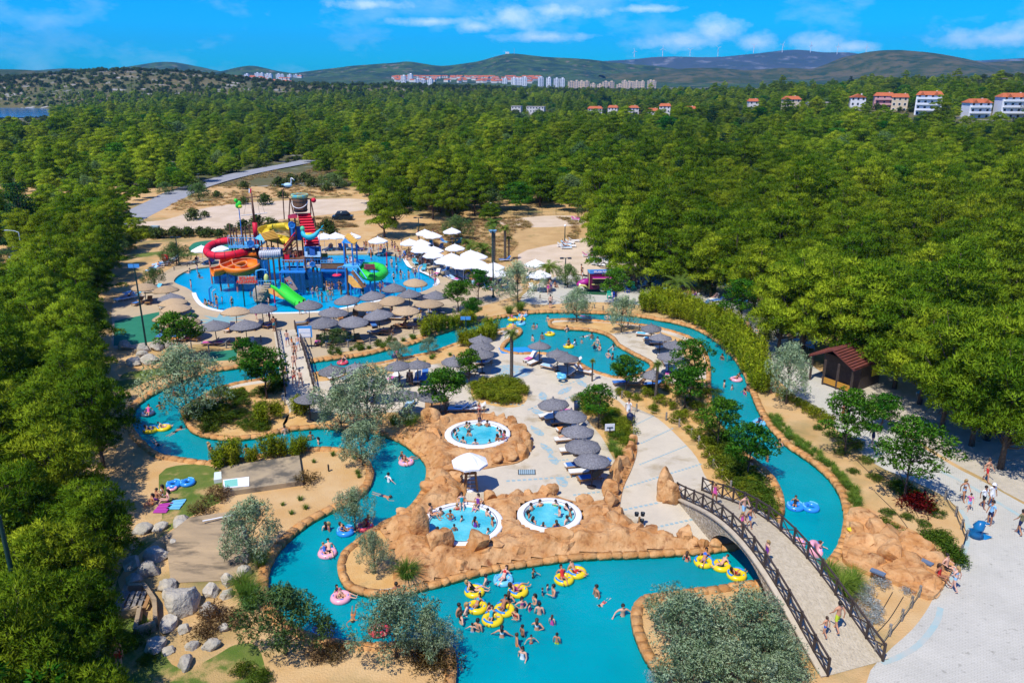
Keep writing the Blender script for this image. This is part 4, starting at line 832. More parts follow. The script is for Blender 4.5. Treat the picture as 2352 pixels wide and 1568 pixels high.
pl = thing('timber_pallet', 'weathered timber pallet lying in the concrete pit', 'pallet', P(306, 1378, .4))
for i in range(6): MB().box((-.75 + i * .3, 0, .06), (.2, 1.3, .05), 0).obj('slat', M_wood if i == 5 else M_gwood, pl)
for j in (-.55, 0, .55): MB().box((0, j, 0), (1.7, .1, .07)).obj('bearer', M_gwood, pl)
pl.rotation_euler = (.12, .1, .15)
# ---------------------------------------------------------------- park trees and shrubs (pixel of the crown's middle, its width there)
BASEW = {'leafy': [4.4, 5.0, 3.8, 5.4], 'silver': [4.8, 5.8, 5.2, 4.4]}; BASEZ = {'leafy': [3.4, 3.8, 3.1, 4.3], 'silver': [2.8, 3.2, 3.0, 2.5]}
def park_tree(kind, v, x, y, wpx, label, group=None, hs=1.0):
    s = 1.0
    for _ in range(4):
        p = P(x, y, BASEZ[kind][v] * s * hs); dist = (p - Vector((0, 0, HC))).length; s = wpx / FOC * dist / BASEW[kind][v]
    return tree(kind, v, (p.x, p.y, 0), (s, s, s * hs), R.random() * 6.28, label, group)
LT = [(0,405,750,104,1,'beside the green court and the straw parasols'),(1,562,800,78,1,'beside the narrow footbridge'),(2,604,832,104,1,'overhanging the river by the narrow footbridge'),(0,1022,878,112,1,'between the loungers and the round hedge'),(2,1076,826,62,1.15,'beside the three clustered grey parasols'),(1,1098,640,74,1,'between the white parasols and the river'),(0,1052,665,76,.9,'beside the straw parasols and bamboo'),(2,1440,842,76,1,'on the tip of the pond terrace'),(1,1376,912,98,1,'beside the five-parasol row'),(3,1592,815,118,1.05,'tallest on the island, beside the right river channel'),(0,1578,870,104,.9,'low and full beneath the tallest island tree'),(1,1416,640,82,1,'partly hiding the purple food truck'),(3,1702,672,104,1,'over the path at the pine grove'),(1,1655,948,122,.95,'with slim trunk in the shrub bed by the rope fence'),(0,1725,1012,118,1,'leaning over the right river channel'),(1,1955,938,140,1,'beside the dark hut'),(3,2100,1015,186,.9,'broad, beside the path and red bush'),(2,2030,930,84,.8,'small, behind the hut terrace'),(2,1085,700,52,.9,'by the river in the bamboo')]
for v, x, y, w, hs, l in LT: park_tree('leafy', v, x, y, w, 'dark green leafy tree ' + l, 'leafy park trees', hs)
ST = [(1,1190,640,112,1.05,'drooping over the bank between white parasols and top pool'),(0,1326,692,84,1,'sparse pale, on the sandy spit'),(2,1430,712,74,1.25,'drooping, on the bank by the bamboo hedge'),(1,418,862,200,.95,'large, leaning over the river by the green court'),(1,838,905,210,.95,'largest on the island, among the loungers'),(2,780,925,130,.9,'dense, beside the largest island silver tree'),(2,830,1010,120,.9,'thin, overhanging the river channel'),(1,1815,842,122,1.3,'tall, beside the path and the hut'),(0,812,1158,86,1.25,'thin, standing over the river tubes'),(2,572,1208,150,1,'full, beside the sloping concrete slab'),(3,648,1412,176,1,'dark olive toned, on the bank below the river bend'),(0,905,1420,190,.9,'wispy, standing at the lower river bank'),(2,985,1445,130,.95,'wispy, on the corner of the bottom pool'),(2,858,1258,86,1.3,'thin, on the spit beside the rock shelf'),(1,1600,1440,230,.75,'spreading silver bush by the bottom pool'),(2,1720,1420,210,.75,'spreading silver bush below the arched bridge'),(0,1560,1400,150,.75,'spreading silver bush at the pool corner'),(1,1680,1530,240,.7,'spreading silver bush beside the bridge foot'),(2,1590,1530,190,.7,'spreading silver bush on the lower bank'),(2,1770,1490,170,.7,'spreading silver bush against the bridge wall'),(0,1790,1555,150,.7,'spreading silver bush beside the railing end'),
      (3,1304,628,58,1,'round olive, beside the lamp and feather palm'),(3,1530,622,70,1,'olive, behind the plastic chairs'),(3,1622,645,56,1,'olive, by the pale post'),(3,1052,518,66,.9,'round olive, in the dry field by a lone white parasol'),(3,402,578,56,.9,'small olive, beside the round green court'),(3,352,632,44,1,'small olive, at the loungers by the grove'),(3,455,438,40,1,'grey-green, at the road bend'),(2,915,800,56,.8,'thin, on the upper river bank'),(2,985,790,50,.8,'bare-stemmed, on the upper river bank'),(3,770,770,70,.6,'low olive, behind the blue notice board')]
for v, x, y, w, hs, l in ST: park_tree('silver', v, x, y, w, 'silvery narrow-leaved tree, ' + l if 'bush' not in l and 'olive' not in l else l, 'silver-leaved park trees', hs)
for v, x, y, s, l in [(1,1175,868,1.0,'tall fan palm in the round clipped hedge'),(1,1160,600,1.15,'fan palm with thick trunk in the dry field'),(1,1169,598,.8,'shorter fan palm beside a thicker one in the dry field'),(1,1133,640,1.75,'very tall fan palm behind the loudspeaker pole'),(2,1078,574,1.5,'young palm sprouting in the dry field'),(2,1111,588,1.9,'young upright palm by the white parasols'),(0,1259,650,1.15,'feather palm on a stout trunk by the lamp'),(0,1456,665,1.2,'feather palm behind the purple food truck'),(0,1555,694,1.25,'feather palm with wide fronds by the plastic chairs'),(2,1602,712,1.3,'low feather palm at the lawn edge'),(1,1505,918,.75,'fan palm with grey ringed trunk in the yellow-green shrubs'),(1,1360,875,.45,'small fan palm by the white loungers'),(0,617,520,.7,'spiky palm behind the splash tower'),(2,1760,775,1.6,'low palm by the path at the grove edge')]:
    tree('palm', v, P(x, y), s, R.random() * 6.28, l, 'park palms')
# bamboo hedges
def hedge(line, step, label, group, s=(.8, 1.15), jit=.5):
    for p, d in along([P(a, b) for a, b in line], step, False):
        q = p + Vector((R.uniform(-jit, jit), R.uniform(-jit, jit), 0)); tree('bamboo', R.randrange(3), q, R.uniform(*s), R.random() * 6.28, label, group)
G = 'bamboo clumps'
hedge([(1475,712),(1530,722),(1590,740),(1640,765),(1685,805),(1716,840),(1738,880),(1752,905)], .85, 'yellow-green bamboo clump in the long hedge by the right river channel', 'bamboo hedge by the right channel')
hedge([(1490,700),(1545,710),(1600,726),(1655,752),(1700,790),(1735,835)], 1.0, 'yellow-green bamboo clump in the rear row of the long hedge', 'bamboo hedge rear row')
hedge([(968,778),(1010,762),(1060,748),(1090,742)], 1.0, 'yellow-green bamboo clump on the bank below the straw parasols', 'bamboo below the straw parasols', (.6, .9))
hedge([(1062,800),(1085,792),(1115,780),(1142,768)], .9, 'yellow-green bamboo clump beside the clustered grey parasols', 'bamboo beside the clustered parasols', (.6, .9))
hedge([(482,1078),(520,1074),(560,1066),(600,1058),(650,1052),(695,1042)], .9, 'yellow-green bamboo clump behind the concrete tank', 'bamboo behind the tank', (.5, .85))
hedge([(600,975),(625,968),(650,960),(690,955),(720,945)], 1.2, 'yellow-green bamboo clump in the island bed by the narrow footbridge', 'bamboo in the island bed', (.5, .8))
def bush(me, x, y, s, label, group=None, name='shrub', cat='shrub', hs=1.0):
    return tag(link(name, me, None, P(x, y), R.random() * 6.28, (s, s, s * hs)), label, cat, group)
YG = [(1440,912),(1462,918),(1488,908),(1530,898),(1558,912),(1580,928),(1600,942),(1560,968),(1580,992),(1600,1008),(1616,1028),(1632,1048),(1648,1072),(1625,998),(1610,968),(1545,938),(1520,928),(1500,945),(1575,955),(1640,1025),(1420,905),(1622,905),(1605,915),(1660,1100),(1600,895),(1572,885)]
for x, y in YG: bush(R.choice(SH), x, y, R.uniform(.42, .72), 'rounded yellow-green shrub in the bed behind the rope fence', 'shrubs behind the rope fence', hs=.8)
for x, y in [(1800,912),(1814,920),(1830,930),(1846,938),(1862,950),(1880,960),(1898,975),(1940,1020),(1965,1035)]: bush(R.choice(SH), x, y, R.uniform(.5, .7), 'yellow-green shrub along the sandy bed by the path', 'shrubs by the path', hs=.8)
for i in range(26):
    a = i * 2.4; q = 55 * math.sqrt((i + .5) / 26); bush(R.choice(SH), 1148 + q * math.cos(a) * 1.05, 903 + q * math.sin(a) * .46, .72, 'clipped shrub in the round hedge at the tall fan palm', 'round hedge at the palm', hs=.7)
for i in range(26):
    t = i / 25; x = 1345 + 95 * t + R.uniform(-16, 16); y = 925 + 80 * t + R.uniform(-18, 18); bush(R.choice(SH if i % 4 else SHD), x, y, .72, 'clipped shrub in the hedge beside the five-parasol row', 'hedge beside the parasol row', hs=.55)
for x, y, s in [(470,952,.8),(500,972,.9),(540,965,.8),(560,930,.7),(520,936,.9),(590,972,.7),(480,988,.7),(600,906,.8),(632,897,.9),(645,885,.8),(450,960,.9),(455,940,.9),(545,915,.9),(510,905,.8),(575,985,.6),(635,875,.7),(440,950,.7),(585,955,.5)]: bush(R.choice(SHD), x, y, s, 'dark green spreading shrub in the sandy island bed by the river', 'shrubs in the sandy island bed', hs=.6)
for x, y, s in [(1690,1065,.9),(1705,1085,.8),(1730,1105,.9),(1750,1130,.9),(1760,1160,.9),(1765,1185,.8),(1740,1170,.7),(1720,1140,.7),(1690,1120,.6),(1660,1030,.8),(1680,1040,.9),(1650,1010,.7),(1640,985,.7),(1710,1160,.5),(1670,1090,.5),(1650,930,.7),(1640,905,.7)]: bush(R.choice(SHD), x, y, s, 'low green ground shrub in the bed by the arched bridge', 'ground shrubs by the arched bridge', hs=.42)
for x, y, s in [(2075,1128,.8),(2095,1140,.6),(2160,1255,.9),(2180,1275,.8),(2140,1240,.8),(2165,1235,.6),(2060,1120,.7),(2055,1222,.6),(2030,1205,.6),(2085,1190,.4),(2120,1205,.4),(2040,1180,.45),(1990,1060,.5),(1960,1085,.4),(2010,1100,.5),(2195,1290,.7),(2130,1165,.5),(2150,1180,.5),(1905,1000,.45),(1880,985,.4),(1930,1040,.5)]: bush(R.choice(SHD), x, y, s, 'dark low shrub in the sandy bed by the plaza rope posts', 'low shrubs by the plaza', hs=.5)
bush(SHR, 2105, 1168, .95, 'round dark red bush in the sandy bed', cat='bush', name='red_bush', hs=.7)
for x, y, s in [(705,1110,.75),(500,1145,.8),(470,1462,.7),(460,1180,.7),(492,1425,.8),(735,1510,.6),(770,1508,.6),(1010,1540,.9),(960,1520,.8),(985,1500,.7),(540,1430,.6)]: bush(SHY, x, y, s, 'dry brownish shrub on bare sand', 'dry shrubs on the sand', hs=.7, name='dry_shrub')
for x, y, s in [(2020,1345,.5),(1996,1392,.5),(1978,1378,.45),(2004,1425,.45),(1966,1408,.5),(1990,1360,.5),(2010,1405,.4),(1985,1435,.4),(2085,1362,.35),(1995,1455,.35),(1500,1560,.4),(1530,1575,.4),(1620,1580,.4),(1650,1570,.35)]: bush(SHW, x, y, s, 'low cushion of silvery white flowers beside the bridge railing' if x > 1900 else 'low cushion of silvery white flowers on the pool bank', 'white flower cushions', hs=.6, name='flower_cushion', cat='flowers')
for x, y, s, l in [(945,990,1.2,'grass clump with arching blades above the rock shelf'),(935,1335,1.1,'grass clump with arching blades on the spit by the boulders'),(1930,1375,1.35,'large fountain grass clump beside the bridge railing'),(1900,1335,1.1,'fountain grass clump at the water under the railing'),(1955,1350,1.0,'fountain grass clump against the flat rock slabs'),(1420,1052,.8,'grass clump at the end of the clipped hedge'),(1405,1035,.7,'grass clump beside the white notice'),(575,1395,1.2,'grass clump left of the dark olive tree by the river'),(560,1360,1.0,'grass clump below the concrete slab'),(905,975,.8,'grass clump by the hot tub boulders'),(600,1300,.8,'grass clump between the slab and the river'),(1195,715,1.1,'reed clump under the drooping silver tree'),(1170,722,1.0,'reed clump on the upper bank')]:
    tag(link('grass_clump', R.choice(GRT), None, P(x, y), R.random() * 6.28, s), l, 'grass')
def row(me, line, step, s0, s1, label, group, name, cat, jit=.25):
    for p, d in along([P(a, b) for a, b in line], step, False):
        tag(link(name, me, None, p + Vector((R.uniform(-jit, jit), R.uniform(-jit, jit), 0)), R.random() * 6.28, R.uniform(s0, s1)), label, cat, group)
row(GRS, [(1772,960),(1800,995),(1835,1025),(1875,1050),(1915,1083),(1945,1115),(1960,1150),(1965,1180)], .38, .9, 1.4, 'pale grass tuft edging the right river bank', 'grass tufts along the right bank', 'grass_tuft', 'grass')
row(GRS, [(1778,955),(1808,990),(1845,1020),(1885,1048),(1925,1085),(1955,1120),(1972,1160)], .6, .8, 1.3, 'pale grass tuft in the second row above the right river bank', 'grass tufts behind the right bank', 'grass_tuft', 'grass')
row(GRS, [(760,815),(840,802),(900,790),(960,775)], .8, .9, 1.5, 'green tuft on the upper river bank below the parasols', 'tufts on the upper bank', 'grass_tuft', 'grass', .8)
row(GRS, [(715,868),(800,858),(880,848),(960,833),(1030,812)], 1.0, .8, 1.3, 'green tuft on the inner bank of the upper river', 'tufts on the inner bank', 'grass_tuft', 'grass', .6)
row(R.choice(SHD), [(740,815),(800,806),(860,797),(920,785)], 2.2, .4, .6, 'dark shrub on the upper river bank below the parasols', 'shrubs on the upper bank', 'shrub', 'shrub', .6)
row(SHB, [(290,548),(345,548),(420,545),(490,545),(545,548)], 3.2, .8, 1.2, 'dark hedge bush along the wire fence behind the splash pool', 'bushes along the wire fence', 'scrub_bush', 'bush', .6)

for i in range(34):
    x, y = R.uniform(440, 640), R.uniform(885, 992)
    if inside((x, y), [(430,950),(445,978),(487,996),(581,996),(640,978),(655,940),(640,905),(645,880),(540,892),(480,910)]): bush(R.choice(SHD + SH), x, y, R.uniform(.35, .65), 'small green shrub in the sandy island bed by the river', 'small shrubs in the sandy island bed', hs=.6)
for i in range(46):
    t = R.random(); x = 1640 + 130 * t + R.uniform(-38, 18); y = 985 + 190 * t + R.uniform(-14, 14)
    if inside((x, y), [(1600,890),(1622,880),(1630,905),(1645,968),(1692,1036),(1740,1080),(1772,1112),(1784,1150),(1776,1192),(1740,1186),(1690,1156),(1645,1120),(1618,1080),(1600,1020)]): bush(R.choice(SHD + SH), x, y, R.uniform(.3, .6), 'small bright shrub beside the right channel and bridge', 'small shrubs beside the right channel', hs=.55)
row(GRS, [(630,1062),(760,1040),(820,1050),(845,1075),(840,1105)], 1.6, .6, 1.0, 'thin tuft on the sand above the river bend', 'tufts on the sand peninsula', 'grass_tuft', 'grass', .9)
for x, y in [(632,1104),(690,1148),(650,1160),(612,1118),(702,1168),(670,1180),(600,1160)]: tag(link('grass_tuft', GRS, None, P(x, y), R.random() * 6.28, R.uniform(.6, .9)), 'small agave-like tuft in the open sand by the concrete tank', 'grass', 'tufts by the concrete tank')
for x, y, s in [(330,1450,.5),(300,1480,.6),(560,1545,.5),(600,1560,.5),(340,1520,.4),(250,1450,.6)]: bush(R.choice(SHD), x, y, s, 'low green shrub on the lawn below the grey rocks', 'shrubs on the lower lawn', hs=.6)

# the countless trees of the far forest: pines mixed with broad-leaved and olive toned crowns
def crown_of(nm, v): return next(o for o in COL.objects if o.name.startswith('crown') and o.data == SRC[nm][v][1])
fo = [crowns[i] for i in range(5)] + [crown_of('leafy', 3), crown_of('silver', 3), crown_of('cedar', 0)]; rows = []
for p in pts[NI:]:
    u = R.random(); k = p[4]; s = p[3]
    if u < .10: k, s = 5, p[3] * 1.35
    elif u < .20: k, s = 6, p[3] * 1.7
    elif u < .225: k, s = 7, p[3] * .8
    rows.append((p[0], p[1], p[2] - .2, s, k))
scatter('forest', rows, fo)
# ---------------------------------------------------------------- parasols, loungers, lamps, fences
def thatch_mesh(kind):
    mb = MB()
    if kind == 'river':                                         # eight ribbed panels with a knotted tip
        mb.lathe([(0.03, 2.75), (.09, 2.62), (.10, 2.52), (.3, 2.44), (.75, 2.22), (1.22, 2.02), (1.25, 1.94), (1.15, 1.95), (.6, 2.18), (0, 2.35)], n=24)
        for i, v in enumerate(mb.v):
            a = math.atan2(v.y, v.x); r = math.hypot(v.x, v.y); v.z -= .05 * (1 - abs(math.cos(4 * a))) * r; v.x *= 1 + .03 * math.cos(8 * a); v.y *= 1 + .03 * math.cos(8 * a)
    else: mb.lathe([(0.02, 2.95), (.1, 2.82), (.6, 2.62), (1.15, 2.36), (1.62, 2.12), (1.66, 2.02), (1.55, 2.06), (.9, 2.36), (0, 2.6)] if kind == 'grey' else [(0.02, 2.72), (.5, 2.62), (1.1, 2.42), (1.58, 2.16), (1.7, 2.02), (1.6, 2.05), (.9, 2.34), (0, 2.5)], n=32)
    for v in mb.v:
        r = math.hypot(v.x, v.y)
        if r > 1.0: v.z += R.uniform(-.03, .03)
    return mb
PAR = {'river': (thatch_mesh('river').mesh('thatch', M_grey_thatch, True), M_dwood, 2.4, .05, 'grey'), 'grey': (thatch_mesh('grey').mesh('thatch', M_grey_thatch, True), M_metal, 2.6, .045, 'grey'), 'straw': (thatch_mesh('straw').mesh('thatch', M_straw, True), M_metal, 2.5, .045, 'straw')}
POLE = {k: MB().tube((0, 0, -.05), (0, 0, v[2]), v[3], n=8).lathe([(.32, 0), (.32, .06), (.08, .1)], n=16).mesh('pole', v[1]) for k, v in PAR.items()}
RIBS = {}
for k, (r, z0, z1) in {'river': (1.2, 2.08, 2.4), 'grey': (1.6, 2.1, 2.62), 'straw': (1.6, 2.1, 2.52)}.items():
    mb = MB()
    for i in range(8): a = i * math.pi / 4; mb.beam((0, 0, z1 - .06), (r * math.cos(a), r * math.sin(a), z0 - .08), .03, .03)
    RIBS[k] = mb.mesh('ribs', M_gwood)
def parasol(kind, x, y, label, group, s=1.0):
    zc = 2.25 * s; p = P(x, y, zc); t = thing('thatch_parasol', label, 'parasol', (p.x, p.y, 0), R.random() * 6.28, group, s)
    c = link('canopy', PAR[kind][0], t); link('pole', POLE[kind], t); link('ribs', RIBS[kind], c); t['k'] = kind
    t.rotation_euler.x = R.uniform(-.07, .07); t.rotation_euler.y = R.uniform(-.05, .05); t.scale = (s * R.uniform(.94, 1.06), s * R.uniform(.94, 1.06), s * R.uniform(.95, 1.05)); return t
WU = MB()
def wcan():
    mb = MB(); n = 8; tips = [Vector((1.45 * math.cos(i * math.pi / 4 + .39), 1.45 * math.sin(i * math.pi / 4 + .39), 2.05)) for i in range(n)]; top = Vector((0, 0, 2.72))
    for i in range(n):
        a, b = tips[i], tips[(i + 1) % n]; m = (a + b) / 2 + Vector((0, 0, .03)); k1, k2, k3 = a.lerp(top, .5) + Vector((0, 0, .03)), m.lerp(top, .5) - Vector((0, 0, .03)), b.lerp(top, .5) + Vector((0, 0, .03))
        mb.add([a, m, b, k1, k2, k3, top], [(0, 1, 4, 3), (1, 2, 5, 4), (3, 4, 6), (4, 5, 6)]); mb.add([a, m, b, a - Vector((0, 0, .14)), m - Vector((0, 0, .14)), b - Vector((0, 0, .14))], [(0, 3, 4, 1), (1, 4, 5, 2)])
    return mb.mesh('canopy', M_canvas)
WCAN = wcan(); WPOLE = MB().tube((0, 0, 0), (0, 0, 2.85), .03, n=6).lathe([(.3, 0), (.3, .08), (.05, .12)], n=12).mesh('pole', M_white)
WRIB = MB()
for i in range(8): WRIB.beam((0, 0, 2.62), (1.4 * math.cos(i * math.pi / 4 + .39), 1.4 * math.sin(i * math.pi / 4 + .39), 1.99), .02, .02)
WRIB = WRIB.mesh('ribs', M_steel)
def wparasol(x, y, label, group, s=1.05):
    p = P(x, y, 2.3 * s); t = thing('canvas_parasol', label, 'parasol', (p.x, p.y, 0), R.random() * .7, group, s); c = link('canopy', WCAN, t); link('pole', WPOLE, t); link('ribs', WRIB, c); return t
def lounger_parts(wood):
    fr = MB(); m = 0
    for sy in (-.31, .31): fr.beam((-.95, sy, .3), (.95, sy, .3), .06, .07)
    for sx in (-.8, .0, .8): fr.beam((sx, -.31, .3), (sx, .31, .3), .05, .04)
    legs = [MB().beam((sx, sy, 0), (sx * .97, sy, .3), .05, .05).mesh('leg', wood) for sx in (-.85, .75) for sy in (-.29, .29)]
    pad = MB().box((-.32, 0, .37), (1.3, .6, .07)); bk = MB().beam((.32, 0, .37), (.92, 0, .82), .6, .07)
    pr = MB().beam((.78, -.25, .3), (.7, -.25, .66), .03, .03).beam((.78, .25, .3), (.7, .25, .66), .03, .03)
    return fr.mesh('frame', wood), legs, pad.mesh('seat', M_white), bk.mesh('backrest', M_white), pr.mesh('prop', wood)
LG = {'wood': lounger_parts(M_wood), 'plastic': lounger_parts(M_white)}
M_cush = {'white': mat('cushion_white', (.68, .66, .60), rough=.9), 'wood': M_wood, 'blue': mat('cushion_blue', (.05, .16, .42), rough=.9), 'grey': mat('cushion_grey', (.22, .24, .27), rough=.9), 'cyan': mat('cushion_cyan', (.12, .45, .62), rough=.9), 'pink': mat('cushion_pink', (.55, .10, .30), rough=.9), 'orange': mat('cushion_orange', (.70, .25, .05), rough=.9), 'teal': mat('cushion_teal', (.03, .25, .30), rough=.9), 'lightblue': mat('cushion_lightblue', (.35, .55, .72), rough=.9)}
TW = MB().box((-.35, 0, .415), (.9, .62, .02)).box((-.82, 0, .33), (.02, .6, .17)).mesh('towel', M_white)
def lounger(p, rz, kind, col, where, group, towel=None, nolab=None):
    f, legs, pad, bk, pr = LG[kind]
    t = thing('sun_lounger', nolab or f"{'timber' if kind == 'wood' else 'white plastic'} sun lounger with {'bare timber' if col == 'wood' else col} padding {where}", 'sun lounger', (p[0], p[1], 0), rz, group)
    link('frame', f, t); link('prop', pr, t)
    for l in legs: link('leg', l, t)
    a = link('seat', pad, t); b = link('backrest', bk, t); setmat(a, 0, M_cush[col]); setmat(b, 0, M_cush[col])
    if towel:
        w = tag(link('beach_towel', TW, None, (p[0], p[1], .002), rz), f'{towel} beach towel on a lounger {where}', 'towel', 'beach towels'); setmat(w, 0, M_cush[towel])
    return t
row5 = [(1275,920),(1310,948),(1327,983),(1340,1015),(1361,1052)]
for i, (x, y) in enumerate(row5): parasol('river', x, y, ['first grey thatch parasol of the five-parasol row, beside the blue bin', 'second grey thatch parasol of the five-parasol row', 'middle grey thatch parasol of the five-parasol row', 'fourth grey thatch parasol of the five-parasol row', 'last grey thatch parasol of the five-parasol row, over blue towels'][i], 'five-parasol row', 1.02)
for i, (x, y) in enumerate([(1239,790),(1281,807),(1305,821)]): parasol('river', x, y, ['grey thatch parasol beside the blue mat at the pond', 'grey thatch parasol between the white loungers and the pond', 'grey thatch parasol at the pond bend'][i], 'pond parasols', .95)
for i, (x, y) in enumerate([(1498,750),(1517,770),(1550,788),(1537,815),(1501,857)]): parasol('river', x, y, ['grey thatch parasol nearest the bamboo hedge on the pond terrace', 'grey thatch parasol over cyan loungers on the pond terrace', 'grey thatch parasol half behind the tallest leafy tree', 'grey thatch parasol over the shaded loungers by the leafy tree', 'grey thatch parasol behind the ringed palm trunk'][i], 'pond terrace parasols', .95)
for i, (x, y) in enumerate([(1103,775),(1105,791),(1107,808)]): parasol('river', x, y, ['rear', 'middle', 'front'][i] + ' of three clustered grey thatch parasols beside the bamboo', 'clustered parasols', 1.0)
for x, y in [(1041,827),(958,833),(917,836),(764,847),(818,838),(927,900),(990,902),(708,911),(855,872)]: parasol('river', x, y, 'grey thatch parasol in the shaded lounger area below the upper river', 'parasols below the upper river', 1.0)
gp = [(763,715),(744,740),(812,738),(872,724),(904,662),(858,679),(941,675),(999,679),(798,687),(708,700),(602,709),(391,682),(494,746),(564,746)]
for x, y in gp: parasol('grey', x, y, 'wide dark grey conical thatch parasol on the splash pool deck', 'grey parasols on the pool deck')
sp_ = [(952,649),(902,690),(846,703),(985,695),(931,710),(540,716),(382,666),(398,693),(405,706),(330,657),(425,735),(385,728)]
for x, y in sp_: parasol('straw', x, y, 'wide pale straw thatch parasol on the splash pool deck', 'straw parasols on the pool deck')
wp = [(941,555),(967,556),(968,564),(967,571),(976,533),(994,539),(1038,529),(996,572),(995,583),(1045,567),(1037,588),(1022,596),(1081,581),(1096,586),(1066,593),(1045,601),(1064,607),(1091,600),(1103,607),(1112,619),(1134,610),(1143,625),(744,541),(771,540),(808,541),(463,570),(502,568),(868,550),(1230,603),(1240,628)]
for x, y in wp:
    lone = {(1038,529): 'lone white canvas parasol in the dry field', (463,570): 'white canvas parasol beside the red tube slide', (502,568): 'white canvas parasol inside the red tube slide bend', (868,550): 'white canvas parasol under the big pine at the pool', (1230,603): 'white canvas parasol beside the feather palm', (1240,628): 'low white canvas parasol under the feather palm'}.get((x, y))
    wparasol(x, y, lone or ('white canvas parasol behind the splash tower' if x < 820 else 'white canvas parasol in the crowded cluster beside the splash pool'), None if lone else ('parasols behind the splash tower' if x < 820 else 'white parasol cluster'), 1.12)
# big white parasol over the lifeguard chair
p = P(1080, 1126); t = thing('canvas_parasol', 'large white eight-sided parasol over the wooden lifeguard chair', 'parasol', p, .2, None, .98)
c = link('canopy', WCAN, t); link('pole', WPOLE, t); link('ribs', WRIB, c); c.scale = (.92, .92, 1.12)
t = thing('lifeguard_chair', 'tall wooden lifeguard chair with ladder under the white parasol', 'chair', P(1082, 1122), .15)
for sx in (-.42, .42):
    for sy in (-.42, .42): MB().beam((sx, sy, 0), (sx * .7, sy * .7, 1.7), .09, .09).obj('leg', M_wood, t)
MB().box((0, 0, 1.35), (.8, .75, .06)).obj('seat', M_wood, t); MB().box((0, .33, 1.75), (.75, .05, .7)).obj('backrest', M_wood, t)
for k in range(4): MB().box((0, -.4 + .03 * k, .3 + .28 * k), (.75, .06, .05)).obj('rung', M_wood, t)
for sx in (-.38, .38): MB().box((sx, 0, 1.62), (.07, .7, .05)).obj('armrest', M_wood, t)
# loungers
def lg(x, y, deg, kind, col, where, group, towel=None): p = P(x, y); lounger((p.x, p.y), rad(deg), kind, col, where, group, towel)
T5 = 'in the five-parasol row'; g5 = 'loungers of the five-parasol row'
for a in [(1262,960,20,'white'),(1275,965,15,'white'),(1290,975,10,'grey'),(1303,992,15,'white','orange'),(1322,996,20,'grey'),(1300,1015,12,'white'),(1313,1040,10,'white'),(1345,1035,160,'blue'),(1325,1075,12,'white','blue'),(1336,1090,8,'white'),(1355,1105,14,'wood','blue'),(1375,1080,20,'blue'),(1285,950,170,'pink')]: lg(a[0], a[1], a[2], 'wood', a[3], T5, g5, a[4] if len(a) > 4 else None)
TP = 'at the pond edge'; gpn = 'loungers at the pond'
for a in [(1218,829,55,'white','pink'),(1228,836,50,'white'),(1262,848,-35,'white','lightblue'),(1299,866,5,'white','cyan'),(1340,858,150,'white'),(1315,838,5,'white'),(1480,773,-20,'white','cyan'),(1512,792,-5,'white'),(1497,785,-25,'white','cyan'),(1525,803,10,'white'),(1532,822,0,'white'),(1528,836,90,'grey'),(1535,862,80,'white','pink'),(1550,862,90,'white','orange'),(1430,884,10,'blue'),(1460,888,5,'wood'),(1500,888,5,'blue'),(1520,885,0,'wood')]: lg(a[0], a[1], a[2], 'wood', a[3], TP, gpn, a[4] if len(a) > 4 else None)
TU = 'in the shaded area below the upper river'; gu = 'loungers below the upper river'
for a in [(941,880,95,'wood'),(959,876,90,'white','blue'),(975,872,88,'blue'),(905,874,70,'white','pink'),(1110,830,10,'white'),(1112,838,8,'white','blue'),(1075,862,-10,'white'),(1060,866,-10,'wood'),(985,940,95,'wood'),(1003,940,92,'wood'),(1022,942,90,'wood'),(940,935,80,'lightblue'),(1070,942,0,'white'),(1092,945,5,'white'),(1052,946,2,'lightblue'),(775,870,40,'white'),(800,872,60,'grey')]: lg(a[0], a[1], a[2], 'wood', a[3], TU, gu, a[4] if len(a) > 4 else None)
for i, (x, y) in enumerate(gp + sp_):
    if (x, y) in [(904,662),(952,649)]: continue
    for dx in (-1, 1):
        p = P(x, y, 2.25); lounger((p.x + dx * R.uniform(.5, .8), p.y + R.uniform(-.9, .1)), rad(90 + R.uniform(-25, 25)) if i % 3 else rad(R.uniform(-20, 20)), 'wood', R.choice(['wood', 'wood', 'grey', 'blue', 'white']), 'under the thatch parasols of the splash pool deck', 'loungers on the pool deck', R.choice([None, None, None, 'pink', 'blue', 'orange']))
for i, (x, y) in enumerate(wp):
    for dx in (-1, 1):
        p = P(x, y, 2.3); lounger((p.x + dx * R.uniform(.8, 1.4), p.y + R.uniform(-1.2, -.2)), rad(R.uniform(60, 140)), 'plastic', R.choice(['white', 'lightblue', 'blue', 'grey', 'teal', 'white']), 'among the white canvas parasols', 'loungers among the white parasols', R.choice([None, None, 'cyan', 'pink', 'blue']))
def pile(lst, kind, cols, where, grp, a0, a1):
    for x, y in lst: p = P(x, y); lounger((p.x, p.y), rad(R.uniform(a0, a1)), kind, R.choice(cols), where, grp)
pile([(1292,568),(1300,564),(1308,560),(1300,572),(1310,568),(1318,556),(1330,505),(1322,507),(1350,590),(1358,588),(1368,586),(1378,583),(1362,596),(1374,598),(1386,602),(1370,610),(1382,612),(1392,606),(1364,604)], 'plastic', ['white', 'white', 'lightblue', 'pink'], 'on the pale ground beside the food truck', 'loungers by the food truck', 150, 200)
pile([(365,612),(372,610),(380,606),(388,603),(396,600),(358,618),(350,624),(1465,652),(1475,660),(1640,690),(1650,694),(1566,690),(1580,692),(1590,688),(1552,690),(1160,600),(1615,704),(1535,680)], 'plastic', ['white', 'lightblue', 'blue'], 'on the grass at the edge of the lawns', 'loungers on the lawns', 10, 60)
